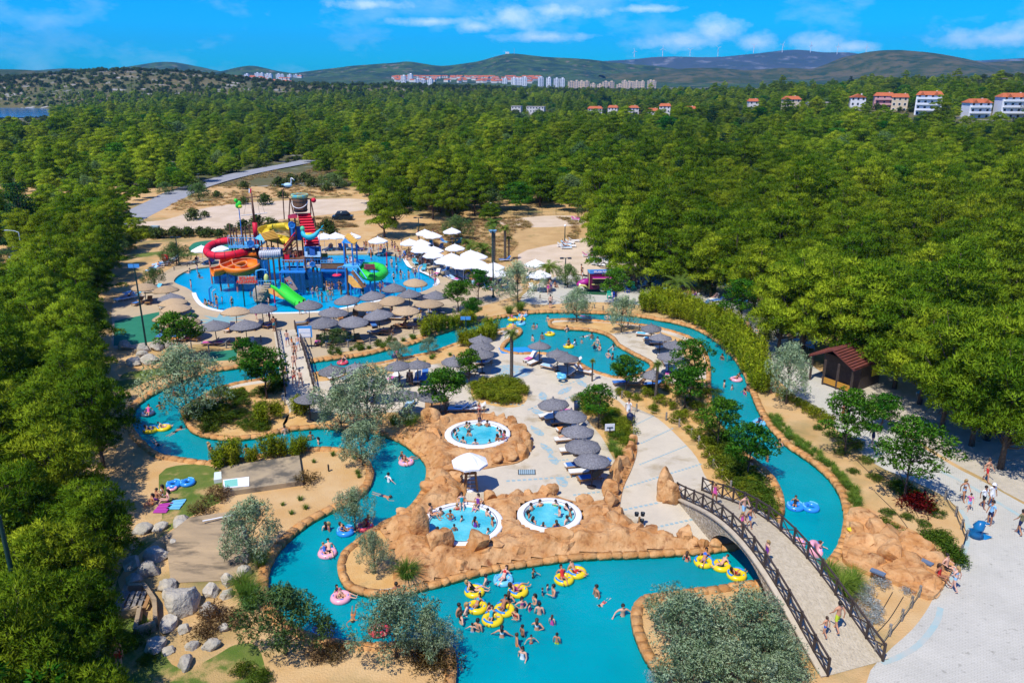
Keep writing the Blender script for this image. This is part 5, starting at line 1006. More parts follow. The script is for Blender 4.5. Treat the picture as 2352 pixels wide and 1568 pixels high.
pile([(1830,770),(1845,776),(1858,784),(1870,790),(1850,795),(1862,800),(1838,785),(1875,778),(2120,905),(2135,912),(2150,900),(2165,908),(2145,920),(2180,900),(2190,915),(2130,895),(2170,893),(1690,750),(280,690),(295,688),(310,684),(345,672),(360,668),(300,676)], 'plastic', ['lightblue', 'blue', 'cyan'], 'in the shade under the pines', 'loungers under the pines', 20, 80)
# lamp posts
def lamp(x, y, xt, yt, label, kind='twin', m=M_metal):
    p = P(x, y); top = Q(xt, yt, p.y); h = top.z; t = thing('lamp_post', label, 'lamp', p)
    MB().tube((0, 0, 0), (0, 0, h), .11, .07, 10).lathe([(.22, 0), (.22, .25), (.12, .35)], n=12).obj('pole', m, t)
    if kind == 'twin':
        MB().beam((-.75, 0, h), (.75, 0, h), .1, .08).obj('crossarm', m, t)
        for s in (-.55, .55): MB().box((s, -.1, h + .02), (.5, .45, .16)).obj('floodlight', M_dmetal, t)
    elif kind == 'globe': MB().ball((0, 0, h + .2), .22, 12).obj('globe', M_white, t, True)
    elif kind == 'arm':
        MB().path([(0, 0, h), (-.6, 0, h + .25), (-1.9, 0, h + .4)], [.06, .05, .04], 8).obj('arm', m, t); MB().box((-1.8, 0, h + .36), (.7, .22, .1)).obj('lamp_head', M_steel, t)
    elif kind == 'speaker':
        for a in (-.25, .25): MB().lathe([(.05, 0), (.3, .35), (.3, .4)], n=12).obj('loudspeaker', cm(.18, .4, .55), t, False, (a, -.2, h - .1))
    elif kind == 'flag':
        for k in range(2): MB().box((-.3 + k * .6, -.1, h - .1), (.55, .05, .4)).obj('sign_plate', cm(.08, .3, .62), t)
    return t
lamp(338,806,313,608,'tall green twin floodlight mast rising from grey rocks by the green court','flag')
lamp(412,610,405,545,'dark twin floodlight post beside the small olive at the splash pool'); lamp(963,560,961,500,'dark twin floodlight post behind the white parasols'); lamp(1047,590,1047,548,'short dark twin floodlight post among the white parasols')
lamp(1298,655,1298,593,'dark twin floodlight post in front of the round olive'); lamp(1133,683,1132,533,'very tall green pole with pale loudspeakers by the river','speaker'); lamp(1702,738,1702,690,'short dark post carrying a blue plate by the path','flag')
lamp(57,606,42,534,'pale street lamp with a long side arm beside the cedar','arm',M_steel); lamp(166,492,158,452,'green street lamp with a white globe in front of the forest','globe',M_steel); lamp(1297,562,1296,521,'slim lamp post with white globe by the lounger pile','globe'); lamp(1227-100,505,1127,470,'white globe lamp at the far fence of the dry field','globe',M_steel)
lamp(1070,828-70,1065,728,'slender post with pale blue sign plate at the river mouth','flag'); lamp(1945+27,850,1968,820,'post with blue lantern at the dark hut','flag')
# rope fences
def ropefence(line, label, group, h=.75, step=None, sag=.18, rope=M_rope):
    t = thing('rope_fence', label, 'fence', (0, 0, 0), 0, group); ps = [P(a, b) for a, b in line]
    for i, p in enumerate(ps):
        po = MB().tube((0, 0, -.1), (R.uniform(-.03, .03), 0, h), .085, .075, 9).obj('post', M_gwood, t, False, p)
    for a, b in zip(ps, ps[1:]):
        for hh in (.62, .34):
            MB().path([a.lerp(b, k / 6) + Vector((0, 0, hh - sag * 4 * (k / 6) * (1 - k / 6))) for k in range(7)], .022, 4).obj('rope', rope, t)
ropefence([(1428,915),(1462,945),(1530,965),(1560,980),(1588,1003),(1605,1020),(1625,1046),(1665,1082-10),(1660,1090),(1672,1125)][:7] + [(1638,1075),(1658,1098),(1678,1125)], 'grey timber posts with sagging ropes along the pale walkway and shrub bed', None)
ropefence([(2110,1370),(2092,1395),(2070,1425),(2042,1460),(2010,1500)], 'grey timber posts with ropes along the curved plaza bed by the railing', None)
ropefence([(2170,1147),(2195,1185),(2208,1215),(2218,1240),(2206,1275)], 'weathered grey posts with dark ropes beside the dolphin bin', None, rope=M_dmetal)
ropefence([(1442,754),(1468,760),(1500,768)], 'short rope fence with pale posts on the pond terrace', None)
ropefence([(350,640),(375,630),(400,620),(430,612),(450,606),(480,600)], 'low pale posts with rope behind the curved pool deck', None, .6)
ropefence([(750,800),(800,798),(850,790),(900,780),(950,765),(985,750)], 'pale posts with rope between the pool deck and the upper river', None)
ropefence([(1240,686),(1268,690),(1320,705),(1365,708),(1385,712)], 'short dark posts along the path above the sandy spit', None, .55)
ropefence([(440,800),(480,806),(520,800),(560,796),(600,785)], 'pale posts with rope between the pool deck and the small green court', None)
ropefence([(655,930),(680,948),(760,955),(860,952),(940,950),(980,955)], 'timber posts with rope edging the island shrub bed below the loungers', None)
t = thing('wire_fence', 'green wire mesh fence with thin posts behind the splash pool', 'fence'); ps = [P(a, 540) for a in range(290, 680, 38)]
for p in ps: MB().tube((0, 0, 0), (0, 0, 1.7), .035, n=6).obj('post', M_metal, t, False, p)
for a, b in zip(ps, ps[1:]):
    for z in (.1, .6, 1.1, 1.6): MB().tube(a + Vector((0, 0, z)), b + Vector((0, 0, z)), .012, n=4).obj('wire', M_metal, t)
t = thing('wire_fence', 'green wire mesh fence with thin posts at the far edge of the dry field', 'fence'); ps = [P(a, 497 - (a - 1085) * .02) for a in range(1085, 1340, 32)]
for p in ps: MB().tube((0, 0, 0), (0, 0, 1.8), .035, n=6).obj('post', M_metal, t, False, p)
for a, b in zip(ps, ps[1:]):
    for z in (.1, .6, 1.1, 1.7): MB().tube(a + Vector((0, 0, z)), b + Vector((0, 0, z)), .014, n=4).obj('wire', M_metal, t)
# ---------------------------------------------------------------- people
def V(*a): return Vector(a)
def pose_joints(kind):
    j = {'pelvis': V(0, 0, .95), 'spine': V(0, .01, 1.14), 'chest': V(0, .0, 1.34), 'neck': V(0, .01, 1.49), 'jaw': V(0, -.015, 1.57), 'skull': V(0, 0, 1.67)}
    for s, n in ((-1, 'L'), (1, 'R')):
        j.update({'hip' + n: V(.1 * s, 0, .9), 'knee' + n: V(.11 * s, -.02, .5), 'ankle' + n: V(.11 * s, .03, .09), 'toe' + n: V(.13 * s, -.16, .03),
                  'sho' + n: V(.18 * s, .01, 1.42), 'elb' + n: V(.25 * s, .04, 1.15), 'wri' + n: V(.26 * s, -.05, .92)})
    def tors(deg):                                              # lean the trunk about the pelvis
        M = Matrix.Rotation(rad(deg), 3, 'X'); o = j['pelvis'].copy()
        for k in list(j):
            if k not in ('pelvis',) and not k.startswith(('hip', 'knee', 'ankle', 'toe')): j[k] = o + M @ (j[k] - o)
    if kind == 'walk':
        j['kneeL'] = V(-.1, -.16, .52); j['ankleL'] = V(-.1, -.2, .1); j['toeL'] = V(-.11, -.37, .05); j['kneeR'] = V(.1, .06, .5); j['ankleR'] = V(.1, .3, .16); j['toeR'] = V(.11, .16, .05)
        j['elbL'] = V(-.25, .14, 1.17); j['wriL'] = V(-.27, .1, .93); j['elbR'] = V(.25, -.08, 1.16); j['wriR'] = V(.22, -.24, 1.0)
    elif kind == 'wade': j['elbL'] = V(-.4, .02, 1.25); j['wriL'] = V(-.56, -.1, 1.08); j['elbR'] = V(.4, .02, 1.25); j['wriR'] = V(.56, -.1, 1.08)
    elif kind == 'hips': j['elbL'] = V(-.42, .1, 1.2); j['wriL'] = V(-.2, .02, 1.02); j['elbR'] = V(.3, -.1, 1.2); j['wriR'] = V(.12, -.3, 1.25)
    elif kind == 'wave': j['elbL'] = V(-.38, -.06, 1.5); j['wriL'] = V(-.34, -.14, 1.75); j['elbR'] = V(.3, -.1, 1.2); j['wriR'] = V(.3, -.34, 1.16)
    elif kind in ('sit', 'recline'):
        dz = -.83
        for k in j: j[k] = j[k] + V(0, 0, dz)
        if kind == 'recline': tors(-42)
        else: tors(-8)
        for s, n in ((-1, 'L'), (1, 'R')):
            if kind == 'sit': j['knee' + n] = V(.13 * s, -.42, .26); j['ankle' + n] = V(.12 * s, -.62, -.08); j['toe' + n] = V(.13 * s, -.8, -.1)
            else: j['knee' + n] = V(.12 * s, -.42, .16 + (.12 if s > 0 else 0)); j['ankle' + n] = V(.12 * s, -.84, .08); j['toe' + n] = V(.13 * s, -.93, .22)
            j['elb' + n] = j['sho' + n] + V(.14 * s, .06, -.25); j['wri' + n] = j['elb' + n] + V(.0, -.22, -.02)
    elif kind == 'swim':
        for k in j: v = j[k] - V(0, 0, 1.0); j[k] = V(v.x, -v.z, v.y * .6)
        j['jaw'] = j['neck'] + V(0, -.06, .07); j['skull'] = j['neck'] + V(0, -.12, .15); j['elbL'] = V(-.35, -.65, .0); j['wriL'] = V(-.25, -.9, .02); j['elbR'] = V(.42, -.3, -.02); j['wriR'] = V(.5, -.1, -.05)
        j['toeL'] = j['ankleL'] + V(0, .2, -.03); j['toeR'] = j['ankleR'] + V(0, .2, .03)
    return j
RAD = {'pelvis': (.15, .115), 'spine': (.125, .095), 'chest': (.15, .105), 'neck': (.055, .055), 'jaw': (.062, .07), 'skull': (.082, .098), 'hip': (.098, .098), 'knee': (.06, .06), 'ankle': (.038, .042), 'toe': (.035, .025), 'sho': (.065, .065), 'elb': (.04, .04), 'wri': (.026, .03)}
def body_mesh(kind):
    j = pose_joints(kind); names = list(j); vs = [j[n] for n in names]; rr = [RAD[n.rstrip('LR')] for n in names]; ed = []
    def e(a, b): ed.append((names.index(a), names.index(b)))
    for a, b in (('pelvis', 'spine'), ('spine', 'chest'), ('chest', 'neck'), ('neck', 'jaw'), ('jaw', 'skull')): e(a, b)
    for n in 'LR':
        for a, b in (('pelvis', 'hip' + n), ('hip' + n, 'knee' + n), ('knee' + n, 'ankle' + n), ('ankle' + n, 'toe' + n), ('chest', 'sho' + n), ('sho' + n, 'elb' + n), ('elb' + n, 'wri' + n)): e(a, b)
        w = j['wri' + n]; fd = (w - j['elb' + n]).normalized(); lat = fd.cross(V(0, 0, 1)); lat = (lat if lat.length > .1 else V(0, 1, 0)).normalized(); nr = fd.cross(lat); wi = names.index('wri' + n)
        pi = len(vs); vs.append(w + fd * .055); rr.append((.036, .018)); ed.append((wi, pi)); names.append('palm' + n)
        for k, (o, l) in enumerate(((-.033, .065), (-.012, .078), (.011, .074), (.032, .056))):
            b = vs[pi] + lat * o + fd * .045; i0 = len(vs); vs.extend([b, b + fd * l * .5 + nr * .008, b + fd * l * .85 + nr * .03]); rr.extend([(.010, .010), (.009, .009), (.007, .007)]); names.extend(['fin'] * 3); ed.extend([(pi, i0), (i0, i0 + 1), (i0 + 1, i0 + 2)])
        i0 = len(vs); b = w + fd * .03 + lat * -.04; vs.extend([b, b + fd * .03 + lat * -.025]); rr.extend([(.012, .012), (.009, .009)]); names.extend(['fin'] * 2); ed.extend([(wi, i0), (i0, i0 + 1)])
    fw = V(0, -1, 0)
    if kind == 'swim': fw = V(0, -.95, .2).normalized()
    if kind == 'recline': fw = V(0, -.85, .5).normalized()
    hd = (j['jaw'] + j['skull']) / 2; up = (j['skull'] - j['neck']).normalized()
    i0 = len(vs); vs.append(hd + fw * .115); rr.append((.014, .018)); names.append('nose'); ed.append((names.index('jaw'), i0))
    sd_ = up.cross(fw)
    for s in (-1, 1): i0 = len(vs); vs.append(hd + sd_ * s * .098); rr.append((.012, .022)); names.append('ear'); ed.append((names.index('skull'), i0))
    me = bpy.data.meshes.new('b'); me.from_pydata(vs, ed, []); o = bpy.data.objects.new('b', me); COL.objects.link(o)
    sk = o.modifiers.new('s', 'SKIN'); sk.use_smooth_shade = True; sk.branch_smoothing = .4; sb = o.modifiers.new('u', 'SUBSURF'); sb.levels = 1; sb.render_levels = 1
    for i, d in enumerate(me.skin_vertices[0].data): d.radius = rr[i]; d.use_root = (i == 0)
    dg = bpy.context.evaluated_depsgraph_get(); ev = o.evaluated_get(dg); em = ev.to_mesh()
    mb = MB(); mb.v = [v.co.copy() for v in em.vertices]; mb.f = [tuple(p.vertices) for p in em.polygons]; mb.m = [0] * len(mb.f)
    bones = [(names[a], names[b], vs[a].copy(), vs[b].copy()) for a, b in ed]
    for fi, f in enumerate(mb.f):
        c = sum((mb.v[i] for i in f), V(0, 0, 0)) / len(f); best = None
        for a, b, p, q in bones:
            d = q - p; t = max(0, min(1, (c - p).dot(d) / max(1e-9, d.dot(d)))); ds = (c - p - d * t).length
            if best is None or ds < best[0]: best = (ds, a, b, t)
        _, a, b, t = best
        if b.startswith('hip') or (b == 'spine' and t < .18): mb.m[fi] = 1
        elif a.startswith('hip'): mb.m[fi] = 1 if t < .1 else 5 if t < .62 else 0
        elif b == 'spine' or (b == 'chest' and t < .55): mb.m[fi] = 4
        elif b == 'chest' or (b == 'neck' and t < .25): mb.m[fi] = 2
        elif b.startswith('sho') : mb.m[fi] = 2 if t < .5 else 6
        elif a.startswith('sho') and t < .5: mb.m[fi] = 6
    ev.to_mesh_clear(); bpy.data.objects.remove(o); bpy.data.meshes.remove(me)
    for s in (-1, 1): mb.ball(hd + fw * .083 + sd_ * s * .035 + up * .03, .013, 6, 3)
    mb.box(hd + fw * .088 - up * .05, (.045, .012, .012), 0, 7)
    m = mb.mesh('person_' + kind, [M_white] * 8, True); return m, hd, up, fw
SK = [mat('skin_%d' % i, c, rough=.6) for i, c in enumerate([(.62, .34, .22), (.55, .27, .15), (.44, .20, .10), (.33, .14, .07), (.66, .39, .28)])]
M_eye = cm(.02, .015, .012); M_mouth = cm(.35, .10, .08)
HAIR = {'dark': cm(.018, .012, .009), 'brown': cm(.06, .032, .016), 'fair': cm(.38, .24, .09), 'grey': cm(.30, .29, .28)}
HM = {}
def hair_mesh(long):
    mb = MB(); mb.lathe([(.0, .125), (.06, .112), (.098, .065), (.108, .0), (.102, -.045)], n=12)
    for v in mb.v:
        v.y = v.y * 1.13 + .018
        if v.y < -.04 and v.z < .05: v.z = .05
    if long: mb.path([V(0, .07, .05), V(0, .115, -.06), V(0, .11, -.2), V(0, .1, -.3)], [.07, .085, .075, .03], 8)
    return mb.mesh('hair', HAIR['dark'], True)
HS, HL = hair_mesh(False), hair_mesh(True)
CAP = MB().lathe([(0, .14), (.07, .125), (.112, .06), (.118, .0), (.19, -.012), (.118, -.005)], n=14).mesh('hat', M_white, True)
BM = {k: body_mesh(k) for k in ('stand', 'walk', 'wade', 'hips', 'wave', 'sit', 'recline', 'swim')}
COLN = {'blue': (.03, .12, .45), 'navy': (.012, .02, .07), 'black': (.012, .012, .014), 'red': (.5, .02, .02), 'white': (.75, .75, .75), 'pink': (.62, .08, .30), 'green': (.05, .35, .10), 'lime': (.5, .62, .03), 'orange': (.7, .2, .03), 'teal': (.02, .32, .38), 'lightblue': (.25, .48, .68), 'purple': (.18, .04, .3), 'khaki': (.16, .15, .07)}
CL = {k: cm(*v, .8) for k, v in COLN.items()}
npeople = 0
def person(pos, pose='stand', dress=None, rz=None, where='in the lazy river', grp=None, sc_=None, hair=None, skin=None, extra=''):
    """dress: (kind, colour[, second colour]); kinds trunks, briefs, bikini, suit, shirt"""
    global npeople; npeople += 1
    d = dress or (R.choice(['trunks', 'trunks', 'briefs', 'bikini', 'bikini', 'suit']), R.choice(['blue', 'navy', 'black', 'red', 'white', 'pink', 'green', 'orange', 'teal', 'black', 'purple']))
    fem = d[0] in ('bikini', 'suit'); hair = hair or R.choice(['dark', 'dark', 'brown', 'fair' if fem else 'dark']); sk_ = SK[skin] if skin is not None else R.choice(SK)
    h = sc_ or (R.uniform(.9, .97) if fem else R.uniform(.97, 1.04)); child = h < .85
    me, hd, up, fw = BM[pose]
    where_ = where; word = {'stand': 'standing', 'walk': 'walking', 'wade': 'wading with arms out', 'hips': 'hand on hip', 'wave': 'with one arm raised', 'sit': 'sitting', 'recline': 'reclining', 'swim': 'swimming'}[pose]
    clo = {'trunks': f'{d[1]} swim shorts', 'briefs': f'{d[1]} swim briefs', 'bikini': f'{d[1]} bikini', 'suit': f'{d[1]} swimsuit', 'shirt': f"{d[1]} shirt and {(d + ('blue',))[2]} shorts"}[d[0]]
    o = tag(link('person', me, None, pos, R.random() * 6.28 if rz is None else rad(rz), h), ' '.join(f"{'child' if child else hair + '-haired person'} in {clo} {word} {where}".split()[:16]), 'person', grp)
    up_ = CL[d[1]]; lo = CL[d[2]] if len(d) > 2 else up_
    ms = [sk_, lo, sk_, M_eye, sk_, sk_, sk_, M_mouth]
    if d[0] in ('trunks', 'shirt'): ms[5] = lo
    if d[0] in ('bikini', 'suit', 'shirt'): ms[2] = up_
    if d[0] in ('suit', 'shirt'): ms[4] = up_
    if d[0] == 'shirt': ms[6] = up_
    for i, m in enumerate(ms): setmat(o, i, m)
    hat = 'hat' in extra
    hh = link('hat' if hat else 'hair', CAP if hat else (HL if fem else HS), o, hd + up * .035)
    hh.rotation_euler = Matrix((up.cross(fw), -fw, up)).transposed().to_euler() if True else (0, 0, 0)
    setmat(hh, 0, CL[extra.split()[0]] if hat else HAIR[hair]); return o
def wperson(x, y, pose='stand', depth=.95, where='in the lazy river', grp='bathers in the lazy river', **k):
    p = P(x, y, ZW); s = k.get('sc_') or 1.0; z = ZW - depth * s
    if pose == 'swim': z = ZW - .03
    return person((p.x, p.y, z), pose, k.pop('dress', None), k.pop('rz', None), where, grp, **k)
def gperson(x, y, pose='stand', z=0.0, where='on the terrace', grp='people on the terrace', **k):
    p = P(x, y, z); return person((p.x, p.y, z + (.06 if pose in ('sit', 'recline') else 0)), pose, k.pop('dress', None), k.pop('rz', None), where, grp, **k)
WB = 'in the wide bottom pool'; GBp = 'bathers in the bottom pool'
for a in [(1116,1342,'walk',('trunks','white'),90,4,.95),(1225,1326,'wave',('trunks','black'),60,2,.72),(1246,1366,'stand',('shirt','navy','navy'),90,0,.55),(1258,1356,'stand',('suit','lightblue'),70,0,.5),(1271,1368,'hips',('trunks','blue'),-70,1,1.04),(1369,1369,'stand',('trunks','white'),-60,2,1.04),(1430,1414,'wade',('briefs','black'),10,0,1.03),(1169,1382,'hips',('bikini','black'),160,1,.95),(1199,1395,'hips',('bikini','pink'),20,0,.95),(1228,1387,'hips',('bikini','teal'),-60,1,.92),(1217,1402,'stand',('suit','pink'),60,0,.58),(1239,1409,'stand',('trunks','black'),170,0,1.02),(1233,1445,'hips',('bikini','white'),170,1,.96),(1268,1434,'stand',('suit','pink'),150,0,.7),(1185,1422,'hips',('bikini','red'),-40,1,.95),(1153,1462,'wade',('bikini','white'),170,1,.97),(1200,1460,'stand',('trunks','black'),120,3,.8),(1187,1481,'wade',('trunks','orange'),100,2,.85),(1200,1512,'walk',('suit','white'),-20,0,.98),(1220,1477,'wade',('trunks','red'),10,1,.6),(1279,1477,'stand',('trunks','lime'),160,2,.75),(1098,1448,'stand',('trunks','black'),150,1,1.05),(1085,1451,'wade',('trunks','lightblue'),170,0,.65),(1055,1411,'stand',('trunks','navy'),60,2,1.0),(1059,1430,'hips',('bikini','black'),120,0,.97),(1073,1408,'hips',('bikini','white'),80,4,.96),(1124,1402,'wade',('suit','pink'),60,1,.6),(1385,1385,'swim',('trunks','red'),-40,0,.65),(1577,1288,'stand',('bikini','red'),150,1,.93)]:
    wperson(a[0], a[1], a[2], 1.0 if a[6] > .85 else .85, WB, GBp, dress=a[3], rz=a[4], skin=a[5], sc_=a[6])
wperson(1543,1566,'stand',1.3,WB,GBp,dress=('trunks','black'))
LR = 'in the lazy river'
for a in [(755,1217,'stand',('bikini','pink')),(748,1216,'stand',('suit','black')),(893,1106,'wade',('shirt','white','navy')),(882,1139,'swim',('trunks','navy')),(811,1414,'swim',('bikini','orange')),(911,1362,'stand',('trunks','navy')),(479,1030,'stand',('bikini','red')),(484,1037,'stand',('bikini','orange')),(520,1029,'swim',('bikini','black')),(517,1052,'stand',('bikini','pink')),(567,1041,'stand',('trunks','red')),(405,990,'swim',('trunks','black')),(655,997,'stand',('trunks','white')),(714,1010,'stand',('trunks','black')),(731,1019,'stand',('bikini','navy')),(359,1019,'swim',('trunks','black')),(368,940,'hips',('trunks','black')),(401,909,'stand',('trunks','red')),(1056,755,'stand',('bikini','white'))]: wperson(a[0], a[1], a[2], 1.0, LR, dress=a[3])
PD = 'in the pond lagoon'
for a in [(1226,756,'stand',('trunks','white')),(1233,752,'stand',('suit','pink'),.6),(1258,739,'stand',('trunks','navy')),(1302,762,'hips',('trunks','orange')),(1320,794,'hips',('shirt','white','lightblue')),(1336,788,'stand',('trunks','black'),.6),(1346,772,'swim',('bikini','white')),(1359,779,'stand',('trunks','white')),(1372,789,'stand',('trunks','black')),(1377,804,'hips',('bikini','red')),(1408,804,'wade',('bikini','white')),(1407,826,'stand',('briefs','black')),(1397,822,'hips',('trunks','blue')),(1395,734,'hips',('trunks','black')),(1340,726,'swim',('suit','pink')),(1245,779,'stand',('trunks','navy')),(1223,783,'stand',('trunks','black'))]: wperson(a[0], a[1], a[2], .95, PD, 'bathers in the pond lagoon', dress=a[3], sc_=a[4] if len(a) > 4 else None)
RC = 'in the right river channel'
for a in [(1663,889,'stand',('trunks','black')),(1681,895,'stand',('trunks','red'),.7),(1709,905,'wade',('suit','pink')),(1716,898,'stand',('trunks','navy')),(1658,826,'stand',('bikini','black')),(1789,1027,'hips',('trunks','khaki')),(1762,1058,'stand',('trunks','red')),(1738,1042,'stand',('bikini','orange'))]: wperson(a[0], a[1], a[2], 1.0, RC, 'bathers in the right channel', dress=a[3], sc_=a[4] if len(a) > 4 else None)
# hot tub bathers on the seat ledge
for k, (c, a, b) in enumerate(tubc):
    nm = ['in the hot tub by the terrace', 'in the larger hot tub by the pointed boulders', 'in the smaller tiled hot tub'][k]; n = [12, 10, 10][k]
    for i in range(n):
        t = i * 2 * math.pi / n + R.uniform(-.12, .12)
        if k == 1 and 2.0 < t < 3.6 and i % 2: continue
        q = c + Vector((math.cos(t), math.sin(t), 0)) * (b - .35); person((q.x, q.y, -.05), 'sit', None, math.degrees(t) + 90 + 180, nm, 'bathers ' + nm, R.choice([None, None, .75]))
    for i in range([3, 4, 1][k]):
        q = c + Vector((R.uniform(-.9, .9), R.uniform(-.9, .9), 0)); person((q.x, q.y, -.4 - .1), 'stand' if i else 'hips', None, None, nm, 'bathers ' + nm, R.choice([.75, .9, .7]))
for dx, dy, dr in ((-2.1, .9, ('briefs', 'navy')), (-.2, 2.35, ('suit', 'teal')), (.9, 2.2, ('suit', 'purple'))):
    q = tubc[1][0] + Vector((dx, dy, 0)); person((q.x, q.y, .46), 'sit', dr, math.degrees(math.atan2(-dy, -dx)) + 90, 'on the rim of the larger hot tub')
q = tubc[0][0] + Vector((2.1, -1.2, 0)); person((q.x, q.y, .46), 'sit', ('bikini', 'pink'), -60, 'on the rim of the hot tub by the terrace')
gperson(1101, 957, 'stand', dress=('bikini', 'red'), sc_=.8, where='on the boulders behind the hot tub', grp=None); q = tubc[0][0] + Vector((.1, 2.2, 0)); person((q.x, q.y, .1), 'stand', ('trunks', 'navy'), 180, 'stepping into the hot tub by the terrace', None, .85, skin=3)
# splash pool, shallow water
SPw = 'in the shallow splash pool'; gS = 'bathers in the splash pool'
for x, y in [(654,691),(669,690),(720,683),(730,679),(746,665),(765,679),(754,679),(780,668),(784,677),(740,695),(764,671),(745,659),(751,668),(758,672),(873,669),(879,668),(888,628),(835,676),(905,648),(921,641),(939,643),(954,637),(910,603),(919,599),(929,600),(874,672),(993,640),(440,666),(454,628),(618,706),(534,706),(784,676),(832,676),(500,712),(900,615),(760,690)]:
    wperson(x, y, R.choice(['stand', 'hips', 'walk', 'hips', 'stand']), .2, SPw, gS)
for x, y in [(685,689),(710,676),(750,694),(732,690),(765,671),(511,697),(577,684),(601,693),(930,640),(969,671)]: wperson(x, y, R.choice(['stand', 'wade']), .2, SPw, gS, sc_=R.uniform(.5, .68))
wperson(912, 629, 'stand', .2, SPw, None, dress=('shirt', 'white', 'blue'), sc_=1.03); wperson(987, 638, 'stand', .2, SPw, gS, dress=('suit', 'black')); wperson(498, 700, 'hips', .2, SPw, gS, dress=('briefs', 'black'))
for x, y in [(435,627),(459,638),(475,703),(482,702),(489,705),(950,626),(958,624),(880,640),(470,698)]: p = P(x, y, ZW); person((p.x, p.y, ZW - .15), 'sit', None, None, 'sitting at the edge of the splash pool'.replace('sitting ', ''), 'people sitting at the splash pool edge')
for i in range(12): gperson(835 + i * 8.0 + R.uniform(-2, 2), 574 + R.uniform(-3, 5) + max(0, i - 10) * 1.5, R.choice(['stand', 'hips', 'walk', 'sit']), where='on the far rim of the splash pool', grp='crowd on the splash pool rim')
for i in range(20): t = R.random(); gperson(930 + 48 * t + R.uniform(-8, 14), 588 + 22 * t + R.uniform(-8, 6), R.choice(['stand', 'hips', 'sit', 'sit']), where='in the crowd beside the white parasols', grp='crowd beside the white parasols')
DK = 'on the splash pool deck'; gD = 'people on the splash pool deck'
for x, y in [(620,740),(700,716),(690,722),(848,640),(1083,655),(1090,650),(1000,655),(820,725),(995,545),(1052,545),(985,548),(1005,552),(960,548),(750,600),(1128,660),(590,735),(630,760),(760,735),(900,720),(940,735),(990,720)]: gperson(x, y, R.choice(['stand', 'walk', 'hips']), where=DK, grp=gD)
# walkers
def on_bridge(x, y, l0, l1, r0, r1, ch):
    A, B, C_, D_ = P(*l0), P(*l1), P(*r0), P(*r1); a, b = (A + C_) / 2, (B + D_) / 2; z = .5
    for _ in range(12):
        p = P(x, y, z); d = b - a; s = max(0, min(1, (p - a).dot(d) / d.dot(d))); z = ch * (math.sin(math.pi * s) ** 1.15) + .02
    return Vector((p.x, p.y, z))
BR = ((1554,1139), (1900,1552), (1612,1127), (2027,1518), 2.1)
for x, y, po, dr, rz, h in [(1640,1158,'walk',('suit','pink'),-30,.95),(1706,1194,'walk',('trunks','lightblue'),30,1.04),(1703,1215,'walk',('suit','pink'),20,.68),(1721,1211,'walk',('trunks','blue'),40,.82),(1758,1296,'stand',('suit','purple'),-80,.9),(1893,1462,'walk',('briefs','blue'),210,.72),(1920,1450,'walk',('trunks','lime'),200,1.06)]: person(on_bridge(x, y, *BR), po, dr, rz, 'on the arched stone bridge', None, h)
gperson(1556, 1148, 'walk', dress=('shirt','white','navy'), sc_=.75, where='at the foot of the arched bridge', grp=None)
BR2 = ((634,762), (656,910), (678,756), (722,900), .75)
for x, y, dr, rz, h in [(661,795,('trunks','blue'),180,1.04),(671,796,('suit','orange'),180,.65),(686,805,('trunks','lightblue'),0,1.0),(678,826,('briefs','navy'),0,1.03),(677,850,('briefs','navy'),0,1.03),(677,884,('trunks','red'),0,1.02),(691,889,('briefs','black'),170,1.03),(656,872,('trunks','lime'),150,.95)]: person(on_bridge(x, y, *BR2), 'walk', dr, rz, 'on the narrow footbridge', 'walkers on the narrow footbridge', h)
PL = 'on the pale plaza path'
for x, y, po, dr, rz, h, ex in [(2264,1105,'walk',('trunks','red'),30,1.05,''),(2211,1150,'walk',('bikini','white','lightblue'),10,.96,''),(2224,1172,'walk',('shirt','pink','lightblue'),-20,.75,''),(2256,1166,'walk',('shirt','white','black'),20,.97,''),(2274,1160,'stand',('shirt','white','white'),0,.98,'white hat'),(2271,1205,'stand',('shirt','lightblue','navy'),-70,1.03,''),(2339,1227,'walk',('shirt','khaki','navy'),200,1.04,''),(2003,1022,'walk',('shirt','navy','navy'),10,.97,''),(1934,968,'walk',('bikini','red'),10,.95,''),(1699,760,'walk',('trunks','orange'),150,.7,''),(1714,766,'walk',('trunks','red'),150,1.0,''),(1722,776,'walk',('bikini','orange'),140,.9,''),(1736,783,'walk',('bikini','teal'),-40,.95,''),(1747,697,'walk',('trunks','navy'),0,1.0,''),(1742,694,'walk',('bikini','red'),0,.95,''),(1335,633,'stand',('trunks','black'),90,1.0,''),(1338,641,'stand',('trunks','white'),80,1.0,''),(1259,676,'walk',('suit','pink'),0,.95,''),(1266,670,'walk',('shirt','white','purple'),0,.97,''),(1264,708,'stand',('trunks','black'),150,1.03,''),(1770,902,'stand',('trunks','red'),90,.95,'')]:
    gperson(x, y, po, 0, PL if x > 1900 else 'on the path behind the bamboo hedge' if x > 1650 else 'above the sandy spit' if y > 700 else 'on the path by the food truck', None, dress=dr, rz=rz, sc_=h, extra=ex)
gperson(2157,1326,'sit',.35,'on the flat orange rocks',None,dress=('suit','red'),rz=30); gperson(2174,1305,'sit',.4,'on the flat orange rocks',None,dress=('trunks','black'),rz=30); gperson(2190,1357,'walk',0,'beside the flat orange rocks',None,dress=('bikini','lightblue'),rz=210,hair='fair',sc_=.95)
gperson(276,1537,'stand',0,'on the lawn beside the grove',None,dress=('trunks','red'),rz=0,sc_=1.08,skin=1); gperson(1443,962,'walk',0,'pushing a stroller on the walkway',None,dress=('shirt','white','white'),rz=-10)
for x, y in [(360,1150),(372,1140),(385,1152),(350,1160)]: gperson(x, y, 'sit', 0, 'on the shaded lawn under the pines', 'people on the shaded lawn')
